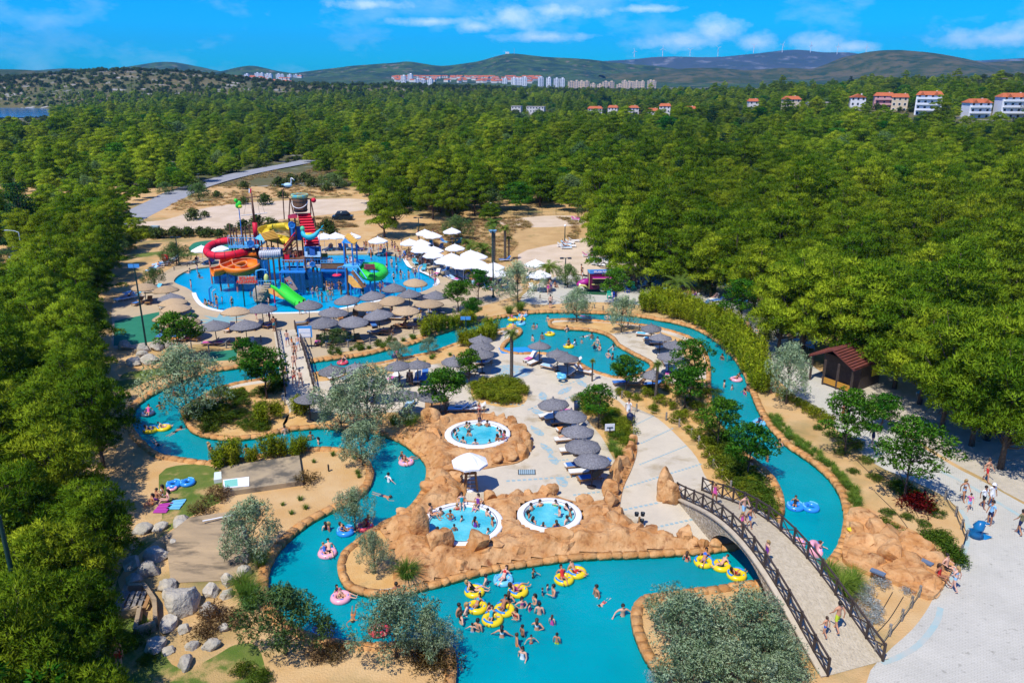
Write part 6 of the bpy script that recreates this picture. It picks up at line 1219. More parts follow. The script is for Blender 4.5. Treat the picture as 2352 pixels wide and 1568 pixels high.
for x, y in [(2150,905),(2165,912),(2180,925),(2195,930),(2172,948),(2200,955),(2185,940),(2160,925),(2285,1000),(2300,1005),(2318,1008),(2330,1000)]: gperson(x, y, 'sit', .35, 'in the pine shade beyond the path', 'people in the pine shade')
for x, y in [(1365,803),(1179,758),(1262,655),(1275,660),(1610,712),(1140,660),(1148,668)]: gperson(x, y, 'sit', 0, 'on the ground by the water', 'people sitting by the water')
# sunbathers on some loungers
lgs = [o for o in COL.objects if o.name.startswith('sun_lounger')]
for o in R.sample(lgs, 22):
    m = Matrix.Rotation(o.rotation_euler.z, 3, 'Z'); q = o.location + m @ Vector((.18, 0, .42)); w = {'loungers on the pool deck': 'on the pool deck', 'loungers among the white parasols': 'by the white parasols'}.get(o.get('group'), 'by the ' + o.get('group', '').split(' by the ')[-1].split(' of the ')[-1].split(' at the ')[-1].split(' below the ')[-1].split(' under the ')[-1].split(' on the ')[-1])
    person(q, 'recline', None, math.degrees(o.rotation_euler.z) - 90, 'on a lounger ' + w, 'sunbathers ' + w, R.uniform(.9, 1.0))
print('people', npeople)
# ---------------------------------------------------------------- floats
M_fl = {'yellow': mat('vinyl_yellow', (.75, .55, .01), rough=.25, spec=.5), 'pink': mat('vinyl_pink', (.80, .36, .42), rough=.25, spec=.5), 'blue': mat('vinyl_blue', (.03, .25, .70), rough=.25, spec=.5), 'cyan': mat('vinyl_cyan', (.15, .50, .72), rough=.25, spec=.5), 'red': mat('vinyl_red', (.62, .06, .08), rough=.3), 'dark': mat('vinyl_dark', (.05, .07, .12), rough=.3)}
def torus(mb, c, R_, r, n=24, m=8, mi=0, blue=None):
    vs = []; fs = []; ms = []
    for i in range(n):
        a = 2 * math.pi * i / n
        for j in range(m): b = 2 * math.pi * j / m; vs.append(Vector(c) + Vector(((R_ + r * math.cos(b)) * math.cos(a), (R_ + r * math.cos(b)) * math.sin(a), r * math.sin(b))))
    for i in range(n):
        for j in range(m):
            mb.add([], []); fs.append((i * m + j, ((i + 1) % n) * m + j, ((i + 1) % n) * m + (j + 1) % m, i * m + (j + 1) % m))
    mb.add(vs, fs, mi)
def ring_mesh(dbl):
    mb = MB()
    for c in ([0] if not dbl else [-.52, .52]): torus(mb, (c, 0, 0), .42, .19)
    return mb.mesh('tube', M_white, True)
RG, RG2 = ring_mesh(False), ring_mesh(True)
HANDL = [MB().box((c + .42 * math.cos(a), .42 * math.sin(a), .19), (.16, .05, .03), a + 1.57).mesh('handle', M_fl['blue']) for c in (0,) for a in (.6, 2.5, 3.8, 5.6)]
PAT = {}
for dbl in (False, True):
    mb = MB()
    for c in ([0] if not dbl else [-.52, .52]):
        for a0 in (.3, 2.6): mb.path([(c + .50 * math.cos(a0 + t * .18), .50 * math.sin(a0 + t * .18), .185) for t in range(8)], .06, 5)
    PAT[dbl] = mb.mesh('printed_band', M_fl['blue'])
def flt(x, y, col, where, dbl=False, rz=0, riders=1, z=ZW + .1, s=1.0, tilt=0.0):
    p = P(x, y, z); t = thing('swim_ring', f"{col} inflatable {'double' if dbl else 'single'} swim ring {where}", 'swim ring', p, rad(rz), 'swim rings', s); t.rotation_euler.x = tilt
    b = link('tube', RG2 if dbl else RG, t); setmat(b, 0, M_fl[col])
    if col in ('yellow', 'blue', 'cyan'): q = link('printed_band', PAT[dbl], t); setmat(q, 0, M_fl['blue' if col == 'yellow' else 'cyan'])
    for h in HANDL: link('handle', h, t)
    for i in range(riders):
        off = Matrix.Rotation(rad(rz), 3, 'Z') @ Vector(((-.52 + 1.04 * i) if dbl else (i * .3 - .15 * (riders - 1)), .12, 0))
        person((p.x + off.x, p.y + off.y, z - .02), 'recline', (R.choice(['trunks', 'briefs'] if i % 2 else ['bikini', 'suit']), R.choice(['blue', 'red', 'black', 'teal', 'pink', 'navy'])), R.choice([rz, rz + 90, rz - 60]) + R.uniform(-30, 30), f"in the {col} {'double' if dbl else 'single'} ring {where}", None, R.uniform(.75, .98))
    return t
for a in [(1090,1358,'yellow',WB,False,0,1),(1156,1332,'cyan',WB,False,0,1),(1190,1357,'yellow','held by a group in the bottom pool',False,40,1),(1096,1394,'yellow','pulled by bathers in the bottom pool',False,20,1),(1145,1411,'yellow','amid the group in the bottom pool',True,52,2),(1310,1322,'yellow','below the orange rock wall',True,40,2),(752,1270,'pink','in the river bend',False,20,2),(794,1220,'blue','in the river bend',False,0,1),(838,1210,'red','at the spit',False,30,1),(783,1372,'pink','beside the spit',False,-30,2),(740,1451,'blue','below the dark olive tree',False,0,1),(871,1446,'red','behind the wispy tree',False,0,1),(933,1061,'pink','by the orange boulders',False,30,2),(340,950,'dark','in the shaded river bend',False,0,1),(361,985,'yellow','in the shaded river bend',True,25,2),(626,863,'yellow','by the narrow footbridge',False,0,1),(787,833,'red','in the upper river',False,0,1),(912,818,'dark','in the upper river',False,0,1),(1187,733,'yellow','at the river mouth',True,0,2),(1196,743,'cyan','at the river mouth',False,0,1),(1175,749,'yellow','by the terrace tip',False,0,0),(1263,767,'yellow','with a child in the pond',False,0,0),(1306,795,'yellow','in the pond',False,0,0),(1691,871,'pink','in the right river channel',False,0,1),(1743,972,'cyan','in the right river channel',False,20,1),(1844,1164,'blue','in the right river channel',True,-8,1),(1828,1246,'pink','beyond the bridge railing',False,20,1),(1847,1288,'pink','beside the bridge railing',False,0,1),(1636,1295,'yellow','under the arched bridge',True,-22,2),(1692,1320,'yellow','behind the spreading silver bush',False,0,1),(1201,724,'cyan','at the bank of the river mouth',False,0,2)]: flt(*a)
flt(1873,1262,'pink','tipped up beside a bather',False,50,0,ZW + .25,1.05,.9); wperson(1882,1262,'wave',1.0,'holding a tipped pink ring beyond the bridge',None,dress=('bikini','black'),rz=60)
wperson(1263,768,'stand',1.0,PD,None,dress=('trunks','navy'),sc_=.6); wperson(1306,796,'stand',.6,PD,None,dress=('bikini','black'),sc_=.85)
flt(415,1110,'blue','lying on the lawn by the pines',True,15,0,.12,.9); flt(395,1121,'pink','lying on the lawn by the pines',False,0,0,.1,.6)
flt(1290,865,'cyan','on a white lounger at the pond',False,0,0,.5,.8); flt(1075,628,'yellow','leaning by the white parasols',False,0,0,.5,1.3,1.2); flt(1060,632,'yellow','small, by the white parasols',False,0,0,.3,.8,1.2); flt(960,735,'dark','on the deck below the straw parasols',False,0,0,.15,1)
# ---------------------------------------------------------------- splash playground
PG = thing('water_playground', 'colourful pirate-ship water play tower with tipping bucket in the splash pool', 'play tower', P(660, 650))
def part(mb, name, m, smooth=False, parent=None):
    o = mb.obj(name, m, parent or PG, smooth)
    if parent is None: o.matrix_parent_inverse = Matrix.Translation(-PG.location)
    return o
c_blue, c_lblue, c_red, c_dred, c_yel, c_org, c_grn, c_brn, c_teal = cm(.02, .20, .55), cm(.10, .42, .72), cm(.62, .01, .035), cm(.30, .015, .03), cm(.70, .52, .03), cm(.80, .20, .01), cm(.03, .55, .04), mat('post_brown', (.13, .06, .035), rough=.6), cm(.02, .40, .48)
c_roof = mat('yellow_shingle', (.58, .33, .05), (.48, .26, .04), 3, .7); c_plank = mat('play_plank', (.24, .12, .06), (.17, .085, .045), 4, .8)
M_screen = bpy.data.materials.new('blue_screen'); M_screen.use_nodes = True; _n = M_screen.node_tree; _t = nd(_n, 'ShaderNodeBsdfTransparent'); _t.inputs[0].default_value = (.35, .6, .85, 1); _m = nd(_n, 'ShaderNodeMixShader'); _m.inputs[0].default_value = .45
_b = _n.nodes['Principled BSDF']; _b.inputs['Base Color'].default_value = (.02, .12, .24, 1); _b.inputs['Roughness'].default_value = .2; _n.links.new(_t.outputs[0], _m.inputs[1]); _n.links.new(_b.outputs[0], _m.inputs[2]); _n.links.new(_m.outputs[0], _n.nodes['Material Output'].inputs[0])
def pst(x, yt, Y, r=.11, m=None, zb=-.42, name='post'):
    t = Q(x, yt, Y); part(MB().tube((t.x, Y, zb), t, r, n=8), name, m or c_brn); return t
def deck(x0, x1, y, Y0, Y1, m, th=.18, name='deck'):
    a, b = Q(x0, y, Y0), Q(x1, y, Y0); return part(MB().box(((a.x + b.x) / 2, (Y0 + Y1) / 2, a.z - th / 2), (b.x - a.x, Y1 - Y0, th)), name, m), a.z
def rail(x0, x1, y, Y, m, h=1.0, n=7):
    a, b = Q(x0, y, Y), Q(x1, y, Y); mb = MB(); up = Vector((0, 0, h))
    mb.beam(a + up, b + up, .07, .07); mb.beam(a + up * .12, b + up * .12, .06, .06)
    for i in range(n + 1): q = a.lerp(b, i / n); mb.beam(q, q + up, .05, .05)
    part(mb, 'railing', m)
def half(pts, r, m, name, arc=(math.pi - .25, 2 * math.pi + .25), n=12):
    ps = smooth([Q(*p) for p in pts], 5, False); o = part(MB().path(ps, r, n, 0, False, arc), name, m, True); md = o.modifiers.new('thick', 'SOLIDIFY'); md.thickness = .07
    for a in arc:                                               # rolled lips
        rim_ = []
        for i, p in enumerate(ps):
            d = (ps[min(i + 1, len(ps) - 1)] - ps[max(i - 1, 0)]).normalized(); s = d.cross(Vector((0, 0, 1))).normalized(); u = s.cross(d); rim_.append(p + s * r * math.cos(a) + u * r * math.sin(a))
        part(MB().path(rim_, .06, 6), 'slide_lip', cm(.75, .33, .18) if m == c_org else m, True, o).matrix_parent_inverse = o.matrix_world.inverted() if False else Matrix()
    return o
# ship deck with mast
deck(524, 592, 567, 111, 115, c_lblue); rail(525, 590, 567, 111, c_lblue, 1.3, 12); rail(525, 590, 560, 115, c_lblue, 1.2, 9)
for x, yt in ((527, 515), (541, 522), (555, 520), (572, 516), (592, 530)): pst(x, yt, 112)
for x, yt in ((535, 524), (562, 520), (585, 530)): pst(x, yt, 114.6)
part(MB().tube(Q(588, 548, 113), Q(585, 511, 113), .34, n=12), 'mast_base', c_red, True); part(MB().tube((Q(588, 548, 113).x, 113, -.4), Q(588, 548, 113), .34, n=12), 'mast_column', c_dred, True); part(MB().tube(Q(585, 513, 113), Q(577, 441, 113), .2, .1, 10), 'mast', c_brn, True)
part(MB().tube(Q(554, 495, 113), Q(614, 489, 113), .07, n=6), 'yard', mat('yard_white', (.55, .5, .47), rough=.6)); part(MB().tube(Q(565, 454, 113), Q(598, 451, 113), .05, n=6), 'yard', c_brn)
for x0, y0, x1, y1 in ((568, 453, 560, 494), (574, 452, 580, 492), (590, 451, 596, 490), (596, 451, 608, 489)): part(MB().tube(Q(x0, y0, 113), Q(x1, y1, 113), .02, n=4), 'rigging', M_gwood)
fa = [Q(x, y, 113) for x, y in ((571, 434), (578, 433), (577, 444), (571, 443))]; part(MB().add(fa + [v + Vector((0, .04, 0)) for v in fa], [(3, 2, 1, 0), (4, 5, 6, 7)]), 'flag', M_white); fb = [v + Vector((0, -.03, 0)) for v in (fa[0].lerp(fa[1], .45), fa[1], fa[2], fa[3].lerp(fa[2], .45))]; part(MB().add(fb, [(3, 2, 1, 0)]), 'flag_stripe', c_red)
def wheel(x, y, Y, r):
    c = Q(x, y, Y); mb = MB(); n = 16
    mb.path([c + Vector((r * math.cos(2 * math.pi * i / n), 0, r * math.sin(2 * math.pi * i / n))) for i in range(n + 1)], .07, 6, caps=False)
    for i in range(8): a = i * math.pi / 4; mb.beam(c, c + Vector((r * .95 * math.cos(a), 0, r * .95 * math.sin(a))), .05, .05)
    o = part(mb, 'ship_wheel', c_blue); part(MB().add([c + Vector((r * .93 * math.cos(2 * math.pi * i / 16), .05, r * .93 * math.sin(2 * math.pi * i / 16))) for i in range(16)], [tuple(range(16))]), 'wheel_disc', c_lblue)
wheel(575.5, 559.5, 110.8, .48); wheel(670, 517, 110.8, .46)
# slides
half([(596,578,112),(565,582,112.5),(540,588,112),(521,598,110),(522,611,107.5),(542,618,106),(566,617,106.5),(582,608,108.5),(574,600,110),(552,600,109.6),(528,608,108),(505,617,106.5),(487,620,105.8)], .85, c_org, 'orange_slide')
rt = [Q(*p) for p in [(530,552,114),(505,556,114.5),(484,564,113.5),(475,575,112),(481,584,110.5),(502,588,109.8),(528,586,110),(552,581,111),(575,578,112.5)]]; sm = smooth(rt, 5, False); part(MB().path(sm, .52, 12, 0, False), 'red_tube_slide', c_red, True)
for i in range(0, len(sm), 4): d = (sm[min(i + 1, len(sm) - 1)] - sm[max(0, i - 1)]).normalized(); part(MB().path([sm[i] - d * .05, sm[i] + d * .05], .56, 12), 'tube_flange', c_dred, True)
half([(666,515,113),(640,517,116),(618,521,117),(605,528,116),(612,538,114.5),(640,546,114),(664,552,113)], .8, c_yel, 'yellow_slide')
gt = smooth([Q(*p) for p in [(826,608,108),(842,612,109.5),(860,611,110),(876,616,109),(882,626,106.8),(872,634,104.5),(854,636,103.6),(840,632,104),(834,626,105.5)]], 5, False); part(MB().path(gt, .58, 12, 0, False), 'green_tube_slide', c_grn, True)
for i in range(0, len(gt), 5): d = (gt[min(i + 1, len(gt) - 1)] - gt[max(0, i - 1)]).normalized(); part(MB().path([gt[i] - d * .05, gt[i] + d * .05], .62, 12), 'tube_flange', cm(.02, .36, .03), True)
half([(634,655,101),(645,660,100.4),(658,671,99.6),(672,682,98.6),(690,693,97.6)], .8, c_grn, 'small_green_slide')
part(MB().add([Q(616,662,100.2), Q(636,660,100.2), Q(655,676,99.4), Q(665,688,98.6), Q(646,686,98.6), Q(618,673,99.8)], [(0, 1, 2, 3, 4, 5)]), 'slide_side', mat('ochre_plank', (.52, .28, .05), (.40, .21, .04), 2, .7))
for x, y0, Y in ((503, 622, 107), (541, 622, 106.5), (520, 612, 109), (480, 588, 111), (552, 584, 111), (875, 634, 106), (850, 638, 104)): t = Q(x, y0, Y); part(MB().tube((t.x, Y, -.4), t, .13, n=8), 'slide_pillar', cm(.55, .16, .12) if x < 570 else c_blue)
# hut with yellow shingle roof
def shingle_roof(pts, m, rows, name='roof'):
    a, b, c, d = pts; root = part(MB().add([a, b, c, d] + [v + Vector((0, .12, -.12)) for v in (a, b, c, d)], [(3, 2, 1, 0), (4, 5, 6, 7), (0, 1, 5, 4), (2, 3, 7, 6), (1, 2, 6, 5), (3, 0, 4, 7)]), name, m)
    for i in range(rows):
        t = (i + .5) / rows; p, q = a.lerp(d, t), b.lerp(c, t); nrm = (b - a).cross(d - a).normalized(); nrm = nrm if nrm.y < 0 else -nrm
        o = part(MB().beam(p + nrm * .05, q + nrm * .05, (d - a).length / rows * 1.0, .05), 'shingle_row', m, False, root)
    return root
shingle_roof([Q(597,537,112.5), Q(628,528,113.5), Q(642,547,110.5), Q(608,553,109.8)], c_roof, 6)
part(MB().add([Q(585,548,111.5), Q(597,536,112.3), Q(608,553,109.7), Q(598,552,110.4)], [(0, 1, 2, 3)]), 'gable', c_lblue)
for x, yt, Y in ((600, 552, 111), (612, 553, 110), (637, 548, 111), (622, 545, 113)): pst(x, yt, Y, .1)
deck(597, 650, 586, 109.5, 114, c_plank); rail(598, 648, 586, 109.5, c_blue, 1.0, 8)
gt2 = [Q(597, 584, 109), Q(612, 583.5, 109), Q(630, 582.5, 109), Q(647, 581, 109)]; part(MB().path(gt2, .55, 14, 0, False), 'net_tunnel', mat('tunnel_grey', (.42, .43, .45), rough=.5), True)
for k in range(9): c = gt2[0].lerp(gt2[3], .08 + k * .1); part(MB().path([c + Vector((.12 * math.sin(6.28 * i / 12), .6 * math.cos(6.28 * i / 12), .6 * math.sin(6.28 * i / 12))) for i in range(13)], .04, 5, caps=False), 'tunnel_rope', M_white)
# bucket tower
ROOF = [Q(683, 490, 112), Q(713, 489, 112), Q(735, 563, 107.5), Q(700, 565, 107.5)]; shingle_roof(ROOF, c_red, 12, 'red_roof')
part(MB().add([Q(661,494,113), Q(683,489,113), Q(683,501,110), Q(661,502,110.6)], [(3, 2, 1, 0)]), 'red_eave', c_dred)
for x, yt, Y in ((663, 500, 111), (677, 500, 111), (700, 566, 107.8), (735, 564, 107.8), (719, 500, 112.5), (690, 500, 113), (664, 500, 114)): pst(x, yt, Y, .12)
bk = Q(691, 486, 112); tp = Q(689, 447, 112); bh = tp.z - bk.z
part(MB().lathe([(0, 0), (.86, 0), (1.02, bh * .5), (1.1, bh), (1.0, bh), (.92, bh * .5), (.8, .12), (0, .12)], bk, 24), 'bucket', mat('bucket_wood', (.20, .10, .05), (.11, .055, .03), 2, .7, stretch=(6, 6, .6)), True)
part(MB().lathe([(1.08, bh * .82), (1.16, bh * .86), (1.2, bh), (1.14, bh + .08), (1.02, bh)], bk, 24), 'bucket_rim', mat('rim_cyan', (.03, .45, .58), (.55, .50, .04), 1.6, .4), True)
for z in (.06, .58): part(MB().lathe([(.9 + .16 * z, bh * z), (.98 + .16 * z, bh * (z + .03)), (.92 + .16 * z, bh * (z + .08))], bk, 24), 'bucket_hoop', M_dmetal, True)
for i in range(18): a = math.pi + math.pi * (i + .5) / 18; r0, r1 = .9, 1.06; part(MB().beam(bk + Vector((r0 * math.cos(a), r0 * math.sin(a), .1)), bk + Vector((r1 * math.cos(a), r1 * math.sin(a), bh * .83)), .12, .04), 'stave', c_plank)
part(MB().path([bk + Vector((1.1 * math.cos(a), 1.12 * math.sin(a), bh * (.62 - .35 * math.sin((a - math.pi))))) for a in [math.pi + k * math.pi / 12 for k in range(13)]], .05, 6), 'bucket_rope', M_white)
for x0, y0, x1, y1 in ((666, 456, 664, 494), (667, 456, 674, 490), (713, 456, 714, 492), (713, 456, 726, 522)): part(MB().beam(Q(x0, y0, 112), Q(x1, y1, 112), .14, .14), 'a_frame', c_brn)
part(MB().tube(Q(664, 457, 112), Q(719, 457, 112), .09, n=8), 'bucket_axle', c_brn); part(MB().ball(Q(720.5, 460, 112), .36, 10), 'red_valve', c_red, True)
part(MB().path([Q(653, 504, 113), Q(649, 436, 113), Q(652, 432.5, 113), Q(666, 431, 113)], .08, 8), 'feed_pipe', c_brn)
pel = Q(661, 425, 113); part(MB().ball(pel, (.62, .28, .3), 12), 'pelican', cm(.45, .62, .72), True); part(MB().path([pel + Vector((.4, 0, .1)), pel + Vector((.55, 0, .5)), pel + Vector((.5, 0, .85)), pel + Vector((.62, 0, .98))], [.14, .1, .09, .1], 8).tube(pel + Vector((.66, 0, .95)), pel + Vector((1.05, 0, .62)), .07, .02), 'pelican_neck', M_white, True); part(MB().beam(pel + Vector((-.85, 0, .08)), pel + Vector((-.3, 0, .05)), .3, .08), 'pelican_tail', cm(.2, .4, .5))
# sea-serpent ornament on the roof
sp0 = Q(715, 540, 107.2); body = [sp0 + Vector((-1.15, .1, .55)), sp0 + Vector((-1.0, -.1, .1)), sp0 + Vector((-.3, -.3, -.2)), sp0 + Vector((.5, -.3, .0)), sp0 + Vector((1.0, -.1, .5)), sp0 + Vector((1.35, 0, .85))]
part(MB().path(smooth(body, 4, False), [.12 + .28 * math.sin(math.pi * min(1, (i + 2) / 20)) for i in range(21)], 10), 'serpent_body', c_teal, True)
for s in (-1, 1): part(MB().add([body[-1], body[-1] + Vector((.45, 0, .35 * s + .2)), body[-1] + Vector((.1, 0, .3 * s + .1)), body[-1] + Vector((.2, .12, .2 * s))], [(0, 1, 2), (0, 1, 3), (1, 2, 3)]), 'serpent_tail_fin', c_teal)
part(MB().ball(body[0] + Vector((0, 0, .3)), (.34, .3, .38), 10), 'serpent_head', cm(.12, .55, .25), True); part(MB().add([sp0 + Vector(v) for v in ((-.7, -.35, .35), (.1, -.45, .4), (.5, -.35, .25), (.1, -.5, .12), (-.6, -.5, .1))], [(0, 1, 2, 3, 4)]), 'serpent_fin', c_yel)
for x in (702, 733): part(MB().tube(Q(x, 562, 107.3), Q(x, 536, 107.6), .05, n=6), 'ornament_stay', cm(.6, .5, .7))
# blue front of the tower
def panel(x0, x1, y0, y1, Y, m, name, th=.12): a, b = Q(x0, y1, Y), Q(x1, y0, Y); return part(MB().box(((a.x + b.x) / 2, Y, (a.z + b.z) / 2), (b.x - a.x, th, b.z - a.z)), name, m)
panel(700, 736, 566, 588, 107.6, c_blue, 'front_wall'); panel(704, 732, 569, 584, 107.5, cm(.01, .05, .12), 'window_opening'); panel(712, 723, 570, 586, 107.42, cm(.03, .12, .40), 'shutter'); panel(701, 706, 578, 590, 107.4, cm(.5, .68, .8), 'frame_post'); panel(730, 736, 578, 590, 107.4, cm(.5, .68, .8), 'frame_post'); panel(700, 736, 586, 590, 107.45, cm(.45, .65, .78), 'frame_sill')
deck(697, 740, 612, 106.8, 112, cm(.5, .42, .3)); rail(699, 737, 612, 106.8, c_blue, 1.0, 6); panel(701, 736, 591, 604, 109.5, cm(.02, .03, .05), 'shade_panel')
for x in (700, 718, 737): pst(x, 590, 106.8, .1, c_brn); pst(x, 612, 110.5, .12, c_brn)
for x0, x1 in ((700, 712), (737, 722)): part(MB().beam(Q(x0, 618, 106.8), Q(x1, 636, 106.8), .07, .07), 'brace', c_brn)
wheel(718, 607, 106.6, .32)
# mid stair block and lower play deck
for k in range(9): t = k / 8; a = Q(654 + 22 * t, 574 - 30 * t, 110 + 1.5 * t); part(MB().box(a, (.5, 1.1, .1)), 'stair_tread', c_plank)
for dy in (0, -9): part(MB().beam(Q(652, 575 + dy, 109.4), Q(678, 543 + dy, 110.8), .12, .12), 'stair_rail', c_red)
for dy in (0, -8): part(MB().beam(Q(658, 586 + dy, 109), Q(682, 562 + dy, 109), .12, .12), 'stair_rail', c_brn)
panel(650, 695, 575, 598, 111.5, cm(.22, .05, .03), 'net_wall'); panel(654, 664, 584, 596, 109, c_red, 'porthole_plate'); deck(648, 698, 600, 108, 113, c_plank); rail(648, 698, 612, 107, c_lblue, .9, 8); deck(640, 700, 625, 106, 110, c_blue, .15); panel(668, 690, 520, 552, 111.6, c_blue, 'blue_wall')
for x, yt, Y in ((606, 600, 108), (617, 598, 108), (628, 596, 108), (640, 596, 108), (650, 590, 107.5), (664, 600, 107), (682, 600, 107), (600, 640, 106), (646, 630, 105.5), (672, 630, 105.5), (694, 630, 105.5)): pst(x, yt, Y, .1, R.choice([c_brn, c_blue, c_brn]))
for x0, x1, y0, y1, Y in ((493, 555, 628, 652, 106.2), (596, 618, 596, 650, 108.5), (660, 700, 628, 672, 104.5), (742, 800, 620, 650, 107), (700, 740, 625, 660, 106.5), (556, 600, 640, 664, 103.5)): panel(x0, x1, y0, y1, Y, M_screen, 'tinted_screen', .05)
part(MB().add([Q(653,640,103.5), Q(665,634,104), Q(684,664,101.5), Q(672,668,101)], [(0, 1, 2, 3)]), 'climbing_wall', mat('climb_wall', (.14, .11, .10), (.20, .15, .13), 3, .8))
for x, y, m in ((660, 645, c_red), (668, 650, c_blue), (675, 660, c_org), (666, 657, c_yel)): part(MB().ball(Q(x, y, 102.2), .13, 8), 'climbing_hold', m, True)
rk = Q(600, 672, 101.5); part(MB().ball((rk.x, rk.y, .6), (1.2, .9, 1.5), 12), 'mock_rock', mat('mock_rock', (.44, .34, .22), (.26, .24, .22), 1.5, .9, .8, 4), True); rail(594, 632, 660, 101.2, c_lblue, .9, 6)
for k in range(8): t = k / 7; a = Q(594 + 20 * t, 690 - 38 * t, 99.5 + 1.5 * t); part(MB().box(a, (.9, .35, .12)), 'rock_step', cm(.42, .34, .22))
b0 = P(613, 694, -.35); part(MB().lathe([(0, 0), (.42, 0), (.5, .5), (.42, 1.0), (.36, 1.0), (0, .95)], b0, 18), 'barrel', c_plank, True)
for z in (.12, .5, .86): part(MB().lathe([(.47, z), (.53, z + .04), (.47, z + .08)], b0, 18), 'barrel_hoop', M_dmetal, True)
part(MB().path([Q(586, 640, 104), Q(588, 622, 104), Q(600, 619, 104), Q(612, 620, 104), Q(614, 626, 104)], .09, 8), 'spray_pipe', c_lblue); part(MB().ball(Q(612, 640, 103.5), (.35, .35, .7), 10), 'play_fish', cm(.55, .60, .18), True)
# walkway and the small tower
deck(737, 792, 619, 106.5, 108.5, c_blue, .3, 'walkway_beam'); panel(740, 790, 604, 617, 106.5, c_plank, 'walkway_boards'); rail(737, 792, 606, 108.5, c_lblue, .9, 8); rail(737, 792, 604, 106.4, c_lblue, .35, 8); panel(740, 752, 582, 600, 113, cm(.28, .22, .02), 'yellow_net')
deck(786, 824, 612, 104.5, 109, c_lblue, .25); shingle_roof([Q(793, 545, 107.5), Q(802, 536, 108.5), Q(820, 554, 105.5), Q(812, 561, 104.5)], c_roof, 5); part(MB().add([Q(784,558,106.5), Q(793,545,107.4), Q(799,553,106), Q(811,561,104.6), Q(800,559,105)], [(0, 1, 2, 3, 4)]), 'gable', c_blue)
for x, yt, Y in ((789, 556, 106), (792, 557, 107.5), (818, 556, 106.5), (808, 560, 105), (796, 615, 104.5), (804, 640, 103), (822, 605, 105), (792, 620, 107)): pst(x, yt, Y, .11, R.choice([c_brn, c_blue]))
for k in range(10): t = k / 9; a = Q(812 + 24 * t, 624 + 32 * t, 104 - 2.6 * t); part(MB().box(a, (.5, 1.3, .12)), 'stair_tread', c_plank)
part(MB().beam(Q(809, 616, 103.6), Q(836, 650, 101.2), .1, .1), 'stair_rail', c_lblue); part(MB().beam(Q(820, 608, 104.8), Q(842, 640, 102.2), .1, .1), 'stair_rail', c_lblue); part(MB().add([Q(800,632,103.4), Q(808,634,103), Q(834,662,100.9), Q(812,660,101.2), Q(800,648,102)], [(0, 1, 2, 3, 4)]), 'stair_side', MC['ochre_plank'])
for x, yt in ((797, 638), (805, 641)): t = P(x, 662, -.4); u = Q(x, yt, t.y); part(MB().tube(t, u, .24, n=12), 'mooring_post', cm(.12, .25, .28))
sau = Q(774, 632, 104); part(MB().lathe([(0, .14), (.5, .12), (.66, 0), (.5, -.1), (0, -.12)], sau, 20), 'red_saucer', cm(.72, .03, .08), True); part(MB().path([Q(791, 611, 104.5), Q(776, 614, 104), Q(774, 620, 104), Q(774, 631, 104)], .06, 8), 'saucer_pipe', c_lblue)
# text boards
def text(s, size, loc, m, parent, rot=(math.pi / 2, 0, 0), name='lettering'):
    cu = bpy.data.curves.new('t', 'FONT'); cu.body = s; cu.size = size; cu.extrude = .025; cu.offset = .012; cu.align_x = 'CENTER'; cu.align_y = 'CENTER'; o = bpy.data.objects.new('t', cu); COL.objects.link(o)
    bpy.context.view_layer.update(); me = bpy.data.meshes.new_from_object(o.evaluated_get(bpy.context.evaluated_depsgraph_get())); bpy.data.objects.remove(o); me.materials.clear(); me.materials.append(m)
    t = link(name, me, parent, loc); t.rotation_euler = rot; return t
def board(x0, x1, y0, y1, Y, lines, label, m, tm, size, posts):
    a, b = Q(x0, y1, Y), Q(x1, y0, Y); c = Vector(((a.x + b.x) / 2, Y, 0)); t = thing('sign_board', label, 'sign', (c.x, c.y, -.42)); w = b.x - a.x; h = (b.z - a.z); zc = (a.z + b.z) / 2 + .42
    for k in range(5): MB().box((R.uniform(-.06, .06), 0, zc - h / 2 + h * (k + .5) / 5), (w * R.uniform(.96, 1.03), .1, h / 5 * .94)).obj('plank', m, t)
    for i, s in enumerate(lines): text(s, size, (0, -.07, zc + h * (.22 - .44 * i)), tm, t)
    for s in posts: MB().tube((s * w, .1, 0), (s * w, .1, zc), .08, n=8).obj('post', M_metal, t)
    return t
board(548, 587, 634, 652, 99, ['SOLARIS', 'AQUAPARK'], 'weathered plank sign with red lettering on two dark posts in the splash pool', mat('sign_plank', (.46, .38, .30), (.34, .28, .22), 3, .8), cm(.75, .05, .02), .52, (-.3, .42))
board(837, 861, 606, 619, 102.5, ['SOLARIS', 'AQUAPARK'], 'grey plank sign with dark red lettering beside the green tube slide', mat('sign_grey', (.16, .13, .12), (.22, .17, .15), 3, .8), cm(.35, .03, .05), .3, (.38,))
